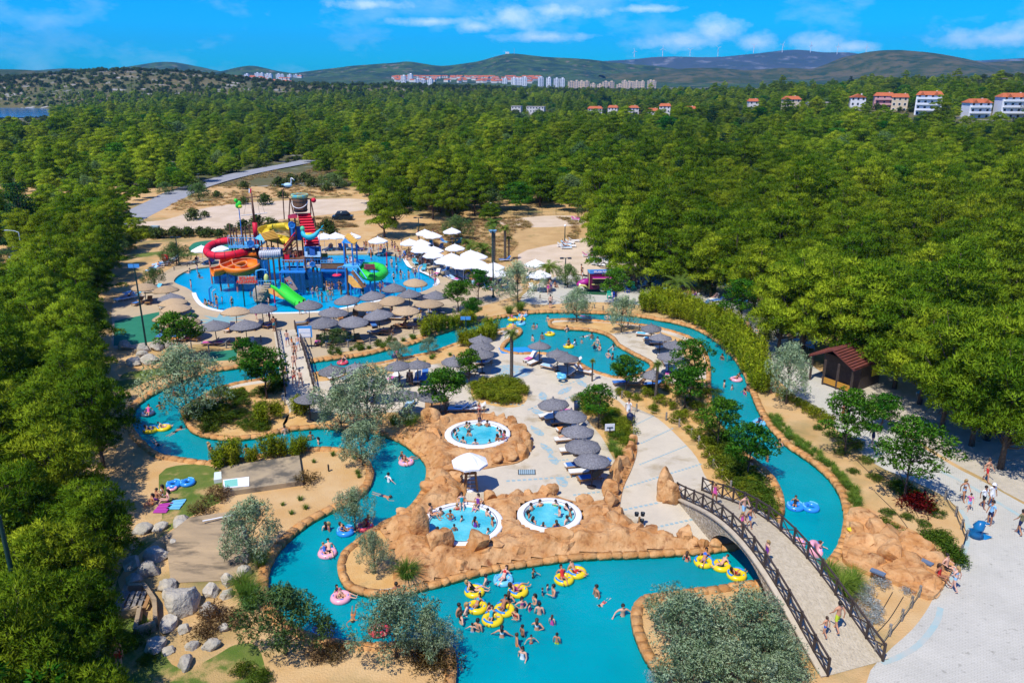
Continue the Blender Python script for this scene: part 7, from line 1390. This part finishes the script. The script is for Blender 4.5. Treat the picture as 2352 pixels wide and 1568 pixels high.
# parrot, sprayers and bathers on the tower
t = thing('play_ornament', 'green parrot figure on a thin pole behind the ship deck', 'ornament', (Q(551, 500, 116).x, 116, -.4)); z1 = Q(551, 470, 116).z + .4
MB().tube((0, 0, 0), (0, 0, z1 - .3), .07, n=8).obj('pole', c_blue, t); MB().ball((0, 0, z1), (.45, .35, .6), 10, 0, Matrix.Rotation(.5, 3, 'Y')).obj('body', c_grn, t, True); MB().ball((-.28, -.1, z1 + .62), .3, 10).obj('head', c_grn, t, True); MB().tube((-.4, -.1, z1 + .66), (-.1, -.35, z1 + .95), .14, .02).obj('crest', cm(.35, .60, .03), t); MB().ball((.25, -.2, z1 - .25), (.35, .2, .25), 8).obj('wing', cm(.55, .60, .03), t, True)
def sprayer(x, yb, yt, label, m, bend=True):
    a = P(x, yb, -.42); b = Q(x, yt, a.y); h = b.z + .42; t = thing('spray_post', label, 'spray post', a); MB().path([(0, 0, 0), (0, 0, h * .9), (.12, 0, h), (.5, 0, h + .25)] if bend else [(0, 0, 0), (0, 0, h)], .09, 8).obj('pipe', m, t); MB().lathe([(.16, h * .2), (.16, h * .26), (.1, h * .3)], n=10).obj('collar', c_blue, t)
sprayer(484, 700, 662, 'blue spray post with red nozzle at the pool edge', c_blue); sprayer(491, 702, 668, 'bent grey spray post at the pool edge', M_steel); sprayer(633, 709, 665, 'red and grey straight spray post by the green slide', c_red, False); sprayer(890, 626, 580, 'red straight spray post in the far pool', c_red, False); sprayer(963, 648, 612, 'blue hooked spray post near the white rim', c_lblue); sprayer(853, 600, 572, 'orange flower spray post at the far rim', c_org, False)
for x, y, Y, n in ((532, 564, 113, 3), (550, 565, 113, 3), (575, 565, 113, 3), (620, 585, 112, 3), (668, 599, 110.5, 4), (716, 611, 109, 2), (760, 617, 107.5, 2), (800, 611, 107, 3), (810, 611, 106, 2)):
    for k in range(n): q = Q(x + k * 4.5, y, Y); person((q.x, q.y + R.uniform(-.6, .6), q.z), R.choice(['stand', 'hips', 'wave']), None, R.uniform(-60, 60), 'on the play tower decks', 'people on the play tower', R.choice([.75, .95, .8]))
# ---------------------------------------------------------------- truck, hut, boards and small things
tp_ = P(1372, 667); t = thing('food_truck', 'purple vintage food truck with blue sign and open serving hatch', 'food truck', tp_, .03)
c_pur, c_mag, c_crm = cm(.11, .008, .05, .35), cm(.36, .02, .22, .4), cm(.60, .55, .18)
b = MB().box((.7, 0, 1.55), (4.0, 2.0, 2.2)).obj('body', c_pur, t); MB().box((.7, 0, 2.68), (4.1, 2.1, .08)).obj('roof', cm(.08, .25, .42), t)
MB().box((.5, -1.02, 1.62), (2.7, .06, .85)).obj('serving_opening', cm(.03, .025, .025), t); MB().box((.5, -1.12, 1.15), (2.9, .3, .06)).obj('counter', c_crm, t)
aw = MB().beam((-.9, -1.4, 2.12), (1.9, -1.4, 2.12), .85, .05).obj('awning', c_mag, t); MB().beam((-.95, -1.83, 2.1), (1.95, -1.83, 2.1), .06, .06).obj('awning_trim', c_crm, aw)
sgn = MB().box((.45, -1.0, 2.88), (3.3, .12, .52)).obj('sign_panel', cm(.06, .25, .62), t); MB().box((.45, -1.07, 2.88), (2.3, .04, .38)).obj('sign_band', cm(.02, .10, .45), sgn); text('SPLASH BUBBLE', .33, (.45, -1.1, 2.88), M_white, sgn)
for x in (-1.3, 2.7): MB().beam((x, -1.03, .5), (x, -1.03, 2.65), .08, .06).obj('trim', c_crm, t)
MB().path([(-1.3, 0, 1.2), (-1.9, 0, 1.15), (-2.5, 0, .95), (-2.75, 0, .7)], [.55, .5, .42, .3], 12).obj('bonnet', c_mag, t, True); MB().box((-1.7, 0, .5), (1.8, 1.2, .14)).obj('chassis', c_pur, t)
for sy in (-.75, .75):
    MB().path([(-1.4, sy, .55), (-1.9, sy, .9), (-2.4, sy, .95), (-2.8, sy, .6)], [.12, .16, .16, .1], 8).obj('mudguard', c_crm, t, True); MB().ball((-2.5, sy * .7, 1.0), .17, 8).obj('headlight', M_white, t, True)
for x in (-2.3, .6, 1.5):
    for sy in (-.95, .95):
        w = MB().lathe([(.2, -.1), (.36, -.12), (.42, 0), (.36, .12), (.2, .1)], n=18).obj('wheel', cm(.55, .52, .42), t, True, (x, sy, .42)); w.rotation_euler.x = math.pi / 2
        h = MB().lathe([(0, .08), (.2, .1), (.2, -.1), (0, -.08)], n=12).obj('hub', c_pur, w)
struct(MB().slab(PP([(1330,672),(1345,667),(1395,670),(1392,678),(1345,676)], 1), .012, .012).obj('green_mat', cm(.02, .09, .04)))
# hut
E1, E2, E3 = P(1858, 816, 2.5), P(1962, 850, 2.5), P(2034, 822, 2.5); lv = E3 - E2; lv.z = 0; E4 = E1 + lv; up1 = Vector((0, 0, 1.25)); ap, aq = (E1 + E2) / 2 + up1, (E4 + E3) / 2 + up1
t = thing('timber_hut', 'dark timber hut with reddish brown gabled roof and open porch', 'hut', (E2.x, E2.y, 0)); off = Vector((E2.x, E2.y, 0))
M_rr = mat('rust_roof', (.17, .045, .03), (.11, .03, .022), 1.5, .8, .2, 8); r0 = None
for (a, b, c, d) in ((ap, E2, E3, aq), (ap, E1, E4, aq)):
    n = 9
    rfm = MB().add([v - off for v in (a, b, c, d)] + [v - off - Vector((0, 0, .12)) for v in (a, b, c, d)], [(0, 1, 2, 3), (7, 6, 5, 4), (0, 4, 5, 1), (1, 5, 6, 2), (2, 6, 7, 3)]).obj('roof', M_rr, t)
    for k in range(n): s = (k + .5) / n; MB().beam(a.lerp(b, s) - off + Vector((0, 0, .04)), d.lerp(c, s) - off + Vector((0, 0, .04)), (b - a).length / n * .9, .04).obj('roof_board', M_rr, rfm)
ctr = (E1 + E2 + E3 + E4) / 4
def ins(v, k=.9): q = ctr + (v - ctr) * k; return Vector((q.x, q.y, 0)) - off
P1, P2, P3, P4 = ins(E1), ins(E2), ins(E3), ins(E4); f1, f2 = P1.lerp(P4, .45), P2.lerp(P3, .3)
for a, b in ((f1, P4), (P4, P3), (f2, P3), (f1, f2)):
    MB().beam(a + Vector((0, 0, 1.2)), b + Vector((0, 0, 1.2)), .12, 2.4).obj('wall', M_dwood, t)
for a in (P1, P2, P1.lerp(P2, .33), P1.lerp(P2, .66)): MB().box(a + Vector((0, 0, 1.25)), (.18, .18, 2.5)).obj('post', M_dwood, t)
MB().beam(P1.lerp(P2, .3) + Vector((0, 0, .5)), P2 + Vector((0, 0, .5)), .08, .55).obj('bench_front', cm(.45, .22, .03), t); wq = f2.lerp(P3, .7); MB().box(wq + Vector((0, -.1, 1.5)), (.9, .12, 1.0), math.atan2(lv.y, lv.x)).obj('window_shutter', cm(.55, .45, .02), t)
# notice board by the narrow bridge
q = P(703, 800); t = thing('notice_board', 'blue framed white notice board at the narrow footbridge', 'notice board', q, .05); MB().box((0, 0, 1.9), (1.55, .08, 1.3)).obj('frame', cm(.03, .28, .66), t); MB().box((0, -.05, 1.8), (1.25, .04, .95)).obj('sheet', M_white, t); MB().box((0, -.08, 1.8), (1.2, .01, .02)).obj('fold_line', cm(.3, .45, .6), t)
for s in (-.6, .6): MB().tube((s, 0, 0), (s, 0, 1.4), .05, n=8).obj('post', M_dmetal, t)
# dolphin bin
q = P(2246, 1232); t = thing('dolphin_bin', 'blue dolphin-shaped litter bin at the plaza edge', 'bin', q, -.2, None, 1.1)
MB().path([(-.1, 0, 0), (-.14, 0, .3), (-.08, 0, .6), (.06, 0, .85), (.25, 0, .95)], [.42, .36, .33, .27, .12], 14).obj('body', cm(.01, .13, .30, .3), t, True); MB().tube((.22, 0, .93), (.5, 0, .88), .1, .04, 10).obj('snout', cm(.01, .13, .30, .3), t, True); MB().add([(-.35, 0, .55), (-.62, 0, .5), (-.3, 0, .25), (-.4, .06, .42)], [(0, 1, 2), (0, 3, 1), (1, 3, 2)]).obj('fin', cm(.01, .13, .30, .3), t); MB().add([(-.2, -.25, 0), (.3, -.3, 0), (.75, -.05, .12), (.3, .3, 0), (-.35, .3, 0), (-.75, 0, .1), (0, 0, .34)], [(i, (i + 1) % 6, 6) for i in range(6)]).obj('tail_base', cm(.01, .16, .36, .3), t, True)
for s in (-.2, .2): MB().ball((.2, s, .92), .035, 6).obj('eye', M_white, t)
# small standing notice, litter bin, stroller, buoys, spots
t = thing('info_stand', 'white notice on a dark stand beside the clipped hedge', 'sign', P(1400, 1003), .1); MB().tube((0, 0, 0), (0, 0, .8), .04, n=6).obj('post', M_dmetal, t); MB().box((0, .04, .85), (.8, .04, .6)).obj('panel', M_white, t); MB().box((0, -.01, .85), (.5, .03, .06)).obj('bar', M_dmetal, t)
t = thing('litter_bin', 'dark blue cylindrical litter bin behind the first row parasol', 'bin', P(1325, 942)); MB().lathe([(0, 0), (.25, 0), (.28, .8), (.24, .82), (.2, .75), (0, .7)], n=16).obj('body', cm(.01, .03, .08), t, True); MB().lathe([(.29, .78), (.31, .82), (.27, .86)], n=16).obj('rim', M_dmetal, t)
t = thing('stroller', 'dark navy baby stroller on the pale walkway', 'stroller', P(1447, 972), -.35); MB().beam((0, .35, .45), (0, -.35, .6), .45, .3).obj('seat', cm(.012, .018, .05), t); MB().lathe([(.3, 0), (.26, .16), (.12, .26), (0, .28)], (0, -.1, .75), 12).obj('hood', cm(.012, .02, .06), t, True); MB().path([(-.25, .45, .4), (-.25, .75, .95), (.25, .75, .95), (.25, .45, .4)], .025, 6).obj('handle', M_dmetal, t)
for sx in (-.28, .28):
    for sy in (-.4, .4): w = MB().lathe([(.08, -.03), (.14, -.03), (.14, .03), (.08, .03)], n=12).obj('wheel', M_dmetal, t, False, (sx, sy, .14)); w.rotation_euler.y = math.pi / 2
t = thing('spot_lamp', 'cluster of dark spotlights on a timber stub by the rock wall', 'lamp', P(1468, 1205)); MB().tube((0, 0, 0), (0, 0, .6), .07, n=8).obj('post', M_wood, t)
for x, y, z in ((-.2, 0, .7), (.2, 0, .7), (.15, -.1, .25)): MB().lathe([(0, 0), (.13, 0), (.15, .22), (.12, .22), (0, .1)], (x, y, z), 12).obj('spotlight', M_dmetal, t)
for x, y, l in ((755, 1082, 'small dark garden spotlight in the sand by the concrete tank'), (2126 - 3, 1140, 'small dark garden spotlight in the sandy bed by the red bush')):
    t = thing('garden_spot', l, 'lamp', P(x, y)); MB().box((0, 0, .3), (.1, .16, .5), .4).obj('body', M_dmetal, t); MB().tube((0, 0, 0), (0, 0, .12), .03).obj('spike', cm(.02, .2, .08), t)
t = thing('drain_grate', 'pale blue rectangular drain grate in the terrace', 'drain', P(1210, 1084)); MB().box((0, 0, .012), (1.3, .8, .02)).obj('frame', M_dmetal, t)
for k in range(8): MB().box((-.53 + k * .15, 0, .026), (.11, .7, .02)).obj('bar', cm(.30, .40, .42), t)
for x, y, l in ((1955, 1218, 'yellow folded float on the river rim'), (1178, 1043, 'yellow rolled towel on the hot tub rocks'), (1603, 1480, 'yellow cushion at the lower bank')):
    t = thing('yellow_bundle', l, 'bundle', P(x, y, .32), .3)
    for k in range(3): MB().ball((.16 * k - .16, 0, .1), (.12, .24, .11), 8).obj('fold', cm(.72, .55, .02), t, True)
# plastic chairs and table on the lawn
def chair(x, y, col, rz, label):
    t = thing('plastic_chair', label, 'chair', P(x, y), rad(rz), 'plastic garden chairs', 1.25); MB().box((0, 0, .44), (.45, .45, .05)).obj('seat', col, t); MB().box((0, .21, .74), (.44, .05, .5)).obj('backrest', col, t)
    for sx in (-.19, .19):
        for sy in (-.19, .19): MB().beam((sx, sy, 0), (sx, sy, .44), .05, .05).obj('leg', col, t)
cb, cyl, ctl = cm(.02, .07, .45), cm(.75, .55, .01), cm(.01, .38, .26)
for x, y, c, r, n in ((1455,668,ctl,20,'green'),(1497,700,cyl,10,'yellow'),(1510,705,cyl,-10,'yellow'),(1530,706,cyl,30,'yellow'),(1498,688,cb,80,'blue'),(1534,696,cb,-90,'blue'),(1526,680,cm(.3, .6, .7),180,'pale blue'),(1541,702,ctl,-40,'green'),(1530,688,cm(.02, .15, .08),-80,'dark green'),(1470,656,cb,0,'blue'),(1412,690,cb,0,'blue'),(1440,672,cb,40,'blue'),(1399,686,ctl,0,'green')): chair(x, y, c, r, f'{n} plastic garden chair on the lawn by the food truck')
t = thing('garden_table', 'blue plastic garden table among coloured chairs', 'table', P(1516, 692), .1, None, 1.25); MB().box((0, 0, .72), (1.2, .8, .06)).obj('tabletop', cb, t)
for sx in (-.5, .5):
    for sy in (-.3, .3): MB().box((sx, sy, .36), (.08, .08, .7)).obj('leg', cb, t)
# blue pool wall and fabric under the pines
t = thing('raised_pool', 'long blue raised pool wall under the pines', 'pool', P(1590, 655)); MB().box((0, 3, .8), (11.5, 7, 1.6)).obj('wall', cm(.01, .17, .42), t); MB().box((0, 3, 1.62), (11.7, 7.2, .08)).obj('rim', cm(.02, .22, .50), t)
for k in range(7): MB().box((-5.2 + k * 1.75, -.56, .8), (.12, .12, 1.6)).obj('rib', cm(.02, .12, .32), t)
t = thing('blue_slide', 'light blue slide tube glimpsed between the pines', 'slide', P(1560, 600)); MB().path([(-5, 0, 3), (-3, -1, 2.7), (-1, -1, 2.2), (1, 0, 1.7), (3, 1, 1.2)], .6, 10).obj('tube', cm(.05, .35, .60), t, True)
for x in (-3, 0, 2.4): MB().tube((x, -.6, 0), (x, -.6, 2.0 - x * .25), .1).obj('pillar', M_white, t)
for x, y in ((1614, 668), (1642, 672)): t = thing('stone_pillar', 'pale stacked stone pillar under the pines', 'pillar', P(x, y), 0, 'stone pillars'); [MB().lathe([(.16, z), (.2, z + .08), (.16, z + .3)], n=10).obj('drum', M_lime, t) for z in (0, .32, .64, .96)]
# car behind the tower, cabinet, first-aid box, sign on the road
t = thing('parked_car', 'dark parked car on the dirt track behind the play tower', 'car', P(788, 505), .05); MB().box((0, 0, .62), (4.2, 1.7, .6)).obj('body', cm(.015, .025, .03, .2), t); MB().path([(-1.5, 0, .9), (-.9, 0, 1.25), (.7, 0, 1.3), (1.5, 0, .95)], [.25, .62, .62, .3], 10).obj('cabin', cm(.02, .03, .04, .1), t, True)
for x in (-1.3, 1.3):
    for y in (-.85, .85): w = MB().lathe([(.1, -.1), (.32, -.1), (.32, .1), (.1, .1)], n=14).obj('wheel', M_dmetal, t, False, (x, y, .32)); w.rotation_euler.x = math.pi / 2
for s in (-.6, .6): MB().box((-2.12, s, .65), (.05, .3, .14)).obj('headlight', M_white, t)
t = thing('utility_cabinet', 'grey green utility cabinet beside the wire fence', 'cabinet', P(358, 541)); MB().box((0, 0, .9), (1.5, 1.0, 1.8)).obj('body', cm(.25, .34, .34), t); MB().box((0, -.52, .9), (.7, .03, 1.6)).obj('door', cm(.28, .38, .38), t)
t = thing('equipment_box', 'red upright equipment box by the white loungers', 'box', P(382, 605)); MB().box((0, 0, .7), (.9, .5, 1.4)).obj('body', cm(.55, .01, .02), t); MB().box((0, -.26, .95), (.25, .02, .2)).obj('label_plate', M_white, t)
t = thing('road_sign', 'small pale road sign standing at the road verge', 'sign', P(457, 420)); MB().tube((0, 0, 0), (0, 0, 2.6), .06).obj('post', M_steel, t); MB().box((0, -.06, 2.9), (.9, .05, 1.1)).obj('plate', cm(.5, .62, .66), t)
t = thing('stone_plaque', 'grey blue plaque set into the flat orange rocks', 'plaque'); [MB().beam(P(*a, .62), P(*b, .62), .35, .1).obj('plate', cm(.12, .16, .22), t) for a, b in (((2000, 1307), (2033, 1320)), ((2115, 1284), (2142, 1297)))]
t = thing('blue_sign', 'blue panel sign on a post among the foreground pines', 'sign', P(150, 1400), .1); MB().tube((0, 0, 0), (0, 0, 4.2), .06).obj('post', M_dmetal, t); MB().box((0, -.05, 4.2), (.75, .06, 1.2)).obj('panel', cm(.02, .20, .48), t)
t = thing('green_mast', 'tall green pole rising between the foreground pines', 'pole', P(70, 1500)); MB().tube((0, 0, 0), (0, 0, 8), .13, .1, 10).obj('shaft', M_metal, t); MB().lathe([(.25, 0), (.25, .3), (.14, .4)], n=12).obj('base', M_metal, t)
for x, y, c, l in ((195, 1310, (.02, .25, .22), 'green and blue beach mat on the ground by the pines'), (205, 1325, (.02, .06, .5), 'bright blue beach mat on the ground by the pines'), (205, 1575, (.1, .3, .6), 'pale blue bag on the lawn by the pines'), (405, 1160, (.15, .45, .65), 'light blue towel on the shaded lawn'), (375, 1168, (.4, .05, .3), 'magenta towel on the shaded lawn'), (1745, 725, (.6, .08, .08), 'red towel bundle by the path trees'), (1705, 742, (.05, .2, .4), 'blue beach tent by the path trees'), (1790, 778, (.5, .6, .7), 'white beach towel on the grove grass')):
    t = thing('beach_mat', l, 'towel', P(x, y)); [MB().box((0, -.5 + .2 * k, .05 + .03 * (k % 2)), (.9, .19, .06), .05 * k).obj('fold', cm(*c), t) for k in range(6)]
# drip hoses in the planting beds
for ln in ([(2010,1075),(2040,1100),(2080,1135),(2110,1190)], [(2010,1130),(2060,1180),(2090,1220)], [(1890,990),(1950,1040),(2010,1100),(2040,1140)], [(2000,1465),(2040,1425),(2075,1370)], [(1985,1450),(2020,1410),(2050,1360)]):
    t = thing('drip_hose', 'thin black drip hose laid across the sandy bed', 'hose', (0, 0, 0), 0, 'drip hoses'); MB().path([v + Vector((0, 0, .03)) for v in PP(ln, 4, 0, False)], .02, 4).obj('line', M_dmetal, t)
# ---------------------------------------------------------------- villas, town, wind turbines
c_wall = {'red': mat('wall_white', (.66, .62, .56), rough=.85), 'redcream': mat('wall_cream', (.62, .50, .33), rough=.85), 'flat': mat('wall_pale', (.60, .58, .54), rough=.85), 'grey': mat('wall_unfinished', (.42, .38, .33), rough=.9), 'gable': mat('wall_white2', (.70, .68, .66), rough=.85), 'pink': mat('wall_pink', (.62, .34, .32), rough=.85), 'balcony': mat('wall_bright', (.72, .73, .75), rough=.85)}
c_tile = mat('roof_tile', (.48, .13, .045), (.38, .10, .035), .8, .9); c_glass = cm(.03, .04, .05, .2)
WIN = MB().box((0, 0, 0), (1.1, .1, 1.3)).mesh('window', c_glass); FRA = MB().box((0, .03, 0), (1.35, .1, 1.55)).mesh('window_frame', M_white)
lbl = {'flat': 'pale flat-roofed villa', 'red': 'white villa with red tiled roof', 'redcream': 'cream villa with red tiled roof', 'grey': 'unfinished grey flat-roofed house', 'gable': 'narrow white gabled house', 'pink': 'pink villa with red roof and arches', 'balcony': 'tall white villa with rows of balconies'}
ordn = ['beside the long pale villa', 'longest, at the clearing', 'at the far end of the villa row', 'with small annex', 'in the middle of the far group', 'joined to its taller neighbour', 'taller half of a joined pair', 'standing apart in the trees', 'alone, half hidden by trees', 'three floors, behind a round tree', 'behind a dark cypress', 'with dark eaves', 'beside a cream villa', 'in front of the pink villa', 'with dormers and red roof', 'with long side wall', 'largest, on the hillside end']
for i, h in enumerate(HOUSES):
    p = hw[i] - Vector((0, 0, 1)); fl = h[4]; w, d = h[2] * .85, h[3] * .85; H_ = fl * 2.7; t = thing('villa', lbl[h[5]] + ' ' + ordn[i], 'house', p, R.uniform(-.25, .25) - p.x / p.y * .5)
    wl_ = MB().box((0, 0, H_ / 2 - 1.5), (w, d, H_ + 3)).obj('wall', c_wall[h[5]], t)
    if h[5] in ('flat', 'grey'): MB().box((0, 0, H_ + .15), (w + .6, d + .6, .3)).obj('roof', c_wall['grey'], t)
    else:
        rh = 2.0; a = w / 2 + .5; b = d / 2 + .5
        gb = h[5] == 'gable'
        v = [(-a, -b, H_), (a, -b, H_), (a, b, H_), (-a, b, H_)] + ([(0, -b, H_ + rh), (0, b, H_ + rh)] if gb else [(-a * .75, 0, H_ + rh), (a * .75, 0, H_ + rh)])
        r_ = MB().add(v, [(0, 4, 5, 3), (1, 2, 5, 4), (0, 1, 4), (2, 3, 5), (0, 3, 2, 1)] if gb else [(0, 1, 5, 4), (2, 3, 4, 5), (1, 2, 5), (3, 0, 4), (0, 3, 2, 1)]).obj('roof', c_tile, t)
        MB().box((w * .25, 1, H_ + rh * .8), (.7, .7, 1.4)).obj('chimney', c_wall['red'], r_)
        if h[5] == 'balcony':
            for s in (-.28, .25): MB().add([(s * w - 1.4, -b - .05, H_ - .1), (s * w + 1.4, -b - .05, H_ - .1), (s * w, -b - .05, H_ + 1.7), (s * w, 0, H_ + 1.7)], [(0, 1, 2), (0, 2, 3), (1, 3, 2)]).obj('dormer', c_tile, r_)
    n = max(2, int(w / 2.8))
    for f in range(fl):
        for k in range(n):
            x = -w / 2 + w * (k + .5) / n; fr = link('window_frame', FRA, t, (x, -d / 2 - .02, 1.5 + 2.9 * f)); link('window', WIN, fr, (0, -.02, 0))
        if h[5] in ('balcony', 'pink', 'grey') and f > 0: bl = MB().box((0, -d / 2 - .8, 2.9 * f + .1), (w * .9, 1.5, .18)).obj('balcony', c_wall[h[5]], t); MB().box((0, -d / 2 - 1.5, 2.9 * f + .65), (w * .9, .08, .9)).obj('balcony_rail', c_wall[h[5]], bl)
# retaining walls and the lane below the villas
for (x0, x1, Y, hh) in ((1830, 1900, 500, 2.0), (2210, 2300, 405, 2.2), (2300, 2380, 400, 2.5), (1975, 2040, 450, 1.8)):
    a, b = Q(x0, 262, Y), Q(x1, 262, Y); z = terr((a.x + b.x) / 2, Y); t = thing('retaining_wall', 'pale stone retaining wall below the hillside villas', 'wall', (0, 0, 0), 0, 'walls below the villas'); [MB().beam(Vector((a.x, Y, z + hh * (k + .5) / 3)), Vector((b.x, Y, z + hh * (k + .5) / 3)), .5, hh / 3 * .95).obj('course', M_lime, t) for k in range(3)]
# town on its slope
vs = []; fs = []; NX, NY = 60, 14
for j in range(NY + 1):
    for i in range(NX + 1):
        x = -1500 + 2700 * i / NX; y_ = 1850 + 1100 * j / NY; vs.append(Vector((x, y_, -6 + .03 * (y_ - 1900) + 2 * noise.noise((x * .01, y_ * .01, 3)))))
for j in range(NY):
    for i in range(NX): k = j * (NX + 1) + i; fs.append((k, k + 1, k + NX + 2, k + NX + 1))
struct(MB().add(vs, fs).obj('town_slope', H_green))
def town_pos(x, y): Y = 166439 / (max(4, y - 175) + 54.87); d = ray(x, y); return Vector((d.x / d.y * Y, Y, -6 + .03 * (Y - 1900)))
c_tw, c_tc = mat('tower_white', (.70, .71, .73), rough=.8), mat('tower_cream', (.62, .48, .34), rough=.8); TWM = {}
def tower_mesh(w, h, m):
    k = (round(w), round(h), m.name)
    if k in TWM: return TWM[k]
    b = MB().box((0, 0, h / 2 - 4), (w, w * .8, h + 8)).box((w * .1, 0, h + 1), (w * .35, w * .4, 3)); n = max(2, int(w / 4.5)); f = max(3, int(h / 3.4)); win = MB()
    for i in range(n):
        for j in range(f): win.box((-w / 2 + w * (i + .5) / n, -w * .4 - .1, h * (j + .55) / f), (w / n * .45, .3, h / f * .45))
    TWM[k] = (b.mesh('block', m), win.mesh('windows', cm(.16, .18, .22))); return TWM[k]
def tower(x, yb, yt, wpx, m, label, grp):
    p = town_pos(x, yb); h = (yb - yt) / FOC * p.y * 1.0; w = wpx / FOC * p.y; a, b = tower_mesh(w, h, m); t = thing('apartment_tower', label, 'building', p, R.uniform(-.3, .3), grp); link('block', a, t); link('windows', b, t)
for zx, a, b in [(408,355,400),(455,345,390),(500,375,410),(540,380,405),(590,375,412),(1100,372,405),(1160,368,410),(1235,365,415),(1205,372,412),(1345,365,420),(1400,368,428),(1450,372,425),(1490,372,425),(1180,372,412)]: tower(790.2 + .33594 * zx, 55.1 + .33594 * b, 55.1 + .33594 * a, 10, c_tw, 'white high-rise apartment block in the distant town', 'white town towers')
for zx, a, b in [(1550,392,445),(1585,388,445),(1620,390,442),(1655,390,444),(1700,405,448),(1745,410,446),(1785,392,447),(1825,392,446),(1880,410,445),(1915,385,440),(1945,392,446),(1965,395,455),(1995,390,455),(2035,388,455),(2090,385,445),(2112,388,440)]: tower(790.2 + .33594 * zx, 55.1 + .33594 * b, 55.1 + .33594 * a, 11, c_tc, 'cream apartment block in the terraced estate of the distant town', 'cream town blocks')
for zx, a, b in [(1690,345,370),(1760,335,365),(1790,340,370),(1850,345,375),(1905,345,380),(1930,348,380),(1980,325,345),(2020,328,347),(2050,345,360),(1830,343,368)]: tower(.33594 * zx, 55.1 + .33594 * b, 55.1 + .33594 * a, 9, c_tw, 'white apartment block in the small town quarter below the round green hill', 'blocks below the round hill')
HSM = [MB().box((0, 0, 2), (w, 9, 8)).add([(-w / 2 - .5, -5, 6), (w / 2 + .5, -5, 6), (w / 2 + .5, 5, 6), (-w / 2 - .5, 5, 6), (-w / 2, 0, 8.6), (w / 2, 0, 8.6)], [(0, 1, 5, 4), (2, 3, 4, 5), (1, 2, 5), (3, 0, 4)], 1).mesh('town_house', [c_wall['red'], c_tile]) for w in (11, 14, 17)]
rr2 = random.Random(5)
for k in range(190):
    zx = rr2.uniform(330, 1340) if k < 150 else rr2.uniform(-760, -290); t_ = min(1, max(0, (zx - 430) / 900)); zy = (rr2.uniform(345, 395) if k < 150 else rr2.uniform(368, 408)) + (8 if 0 < t_ < .5 else 12) * t_
    tag(link('town_house', rr2.choice(HSM), None, town_pos(790.2 + .33594 * zx, 55.1 + .33594 * zy), rr2.uniform(-.7, .7)), 'small white house with red roof on the distant town slope', 'house', 'red-roofed town houses')
for x, yb, yt in [(1457,126,118),(1522,124,112),(1585,123,115),(1649,124,110),(1731,117,104),(1797,115,102),(1862,115,104),(1923,119,106),(1989,121,108)]:
    a, b = Q(x, yb, 6900), Q(x, yt, 6900); h = b.z - a.z + 20; t = thing('wind_turbine', 'white wind turbine on the far blue ridge', 'wind turbine', (a.x, 6900, a.z - 20), 0, 'turbines on the far ridge'); MB().tube((0, 0, 0), (0, 0, h), 3, 2, 6).obj('tower', M_white, t)
    o = R.random() * 2
    for k in range(3): an = o + k * 2.094; MB().beam((0, -4, h), (24 * math.cos(an), -4, h + 24 * math.sin(an)), 1, 3).obj('blade', M_white, t)
t = thing('hilltop_mast', 'thin antenna mast on the highest green hill', 'mast', Q(1181, 123, 3700)); MB().tube((0, 0, -5), (0, 0, 22), 1.3, .6, 6).obj('mast', M_steel, t); MB().box((-30, 0, 2), (16, 10, 8)).obj('cabin', M_white, t)
# ---------------------------------------------------------------- air
hzm = bpy.data.materials.new('haze'); hzm.use_nodes = True; hn = hzm.node_tree; hn.nodes.remove(hn.nodes['Principled BSDF'])
pv = nd(hn, 'ShaderNodeVolumePrincipled'); pv.inputs['Density'].default_value = HAZE = 7e-5; pv.inputs['Color'].default_value = (.12, .5, 1, 1); pv.inputs['Anisotropy'].default_value = .2
hn.links.new(pv.outputs[0], hn.nodes['Material Output'].inputs['Volume'])
struct(MB().box((0, 4300, 165), (17000, 8900, 470)).obj('haze', hzm), 'stuff')
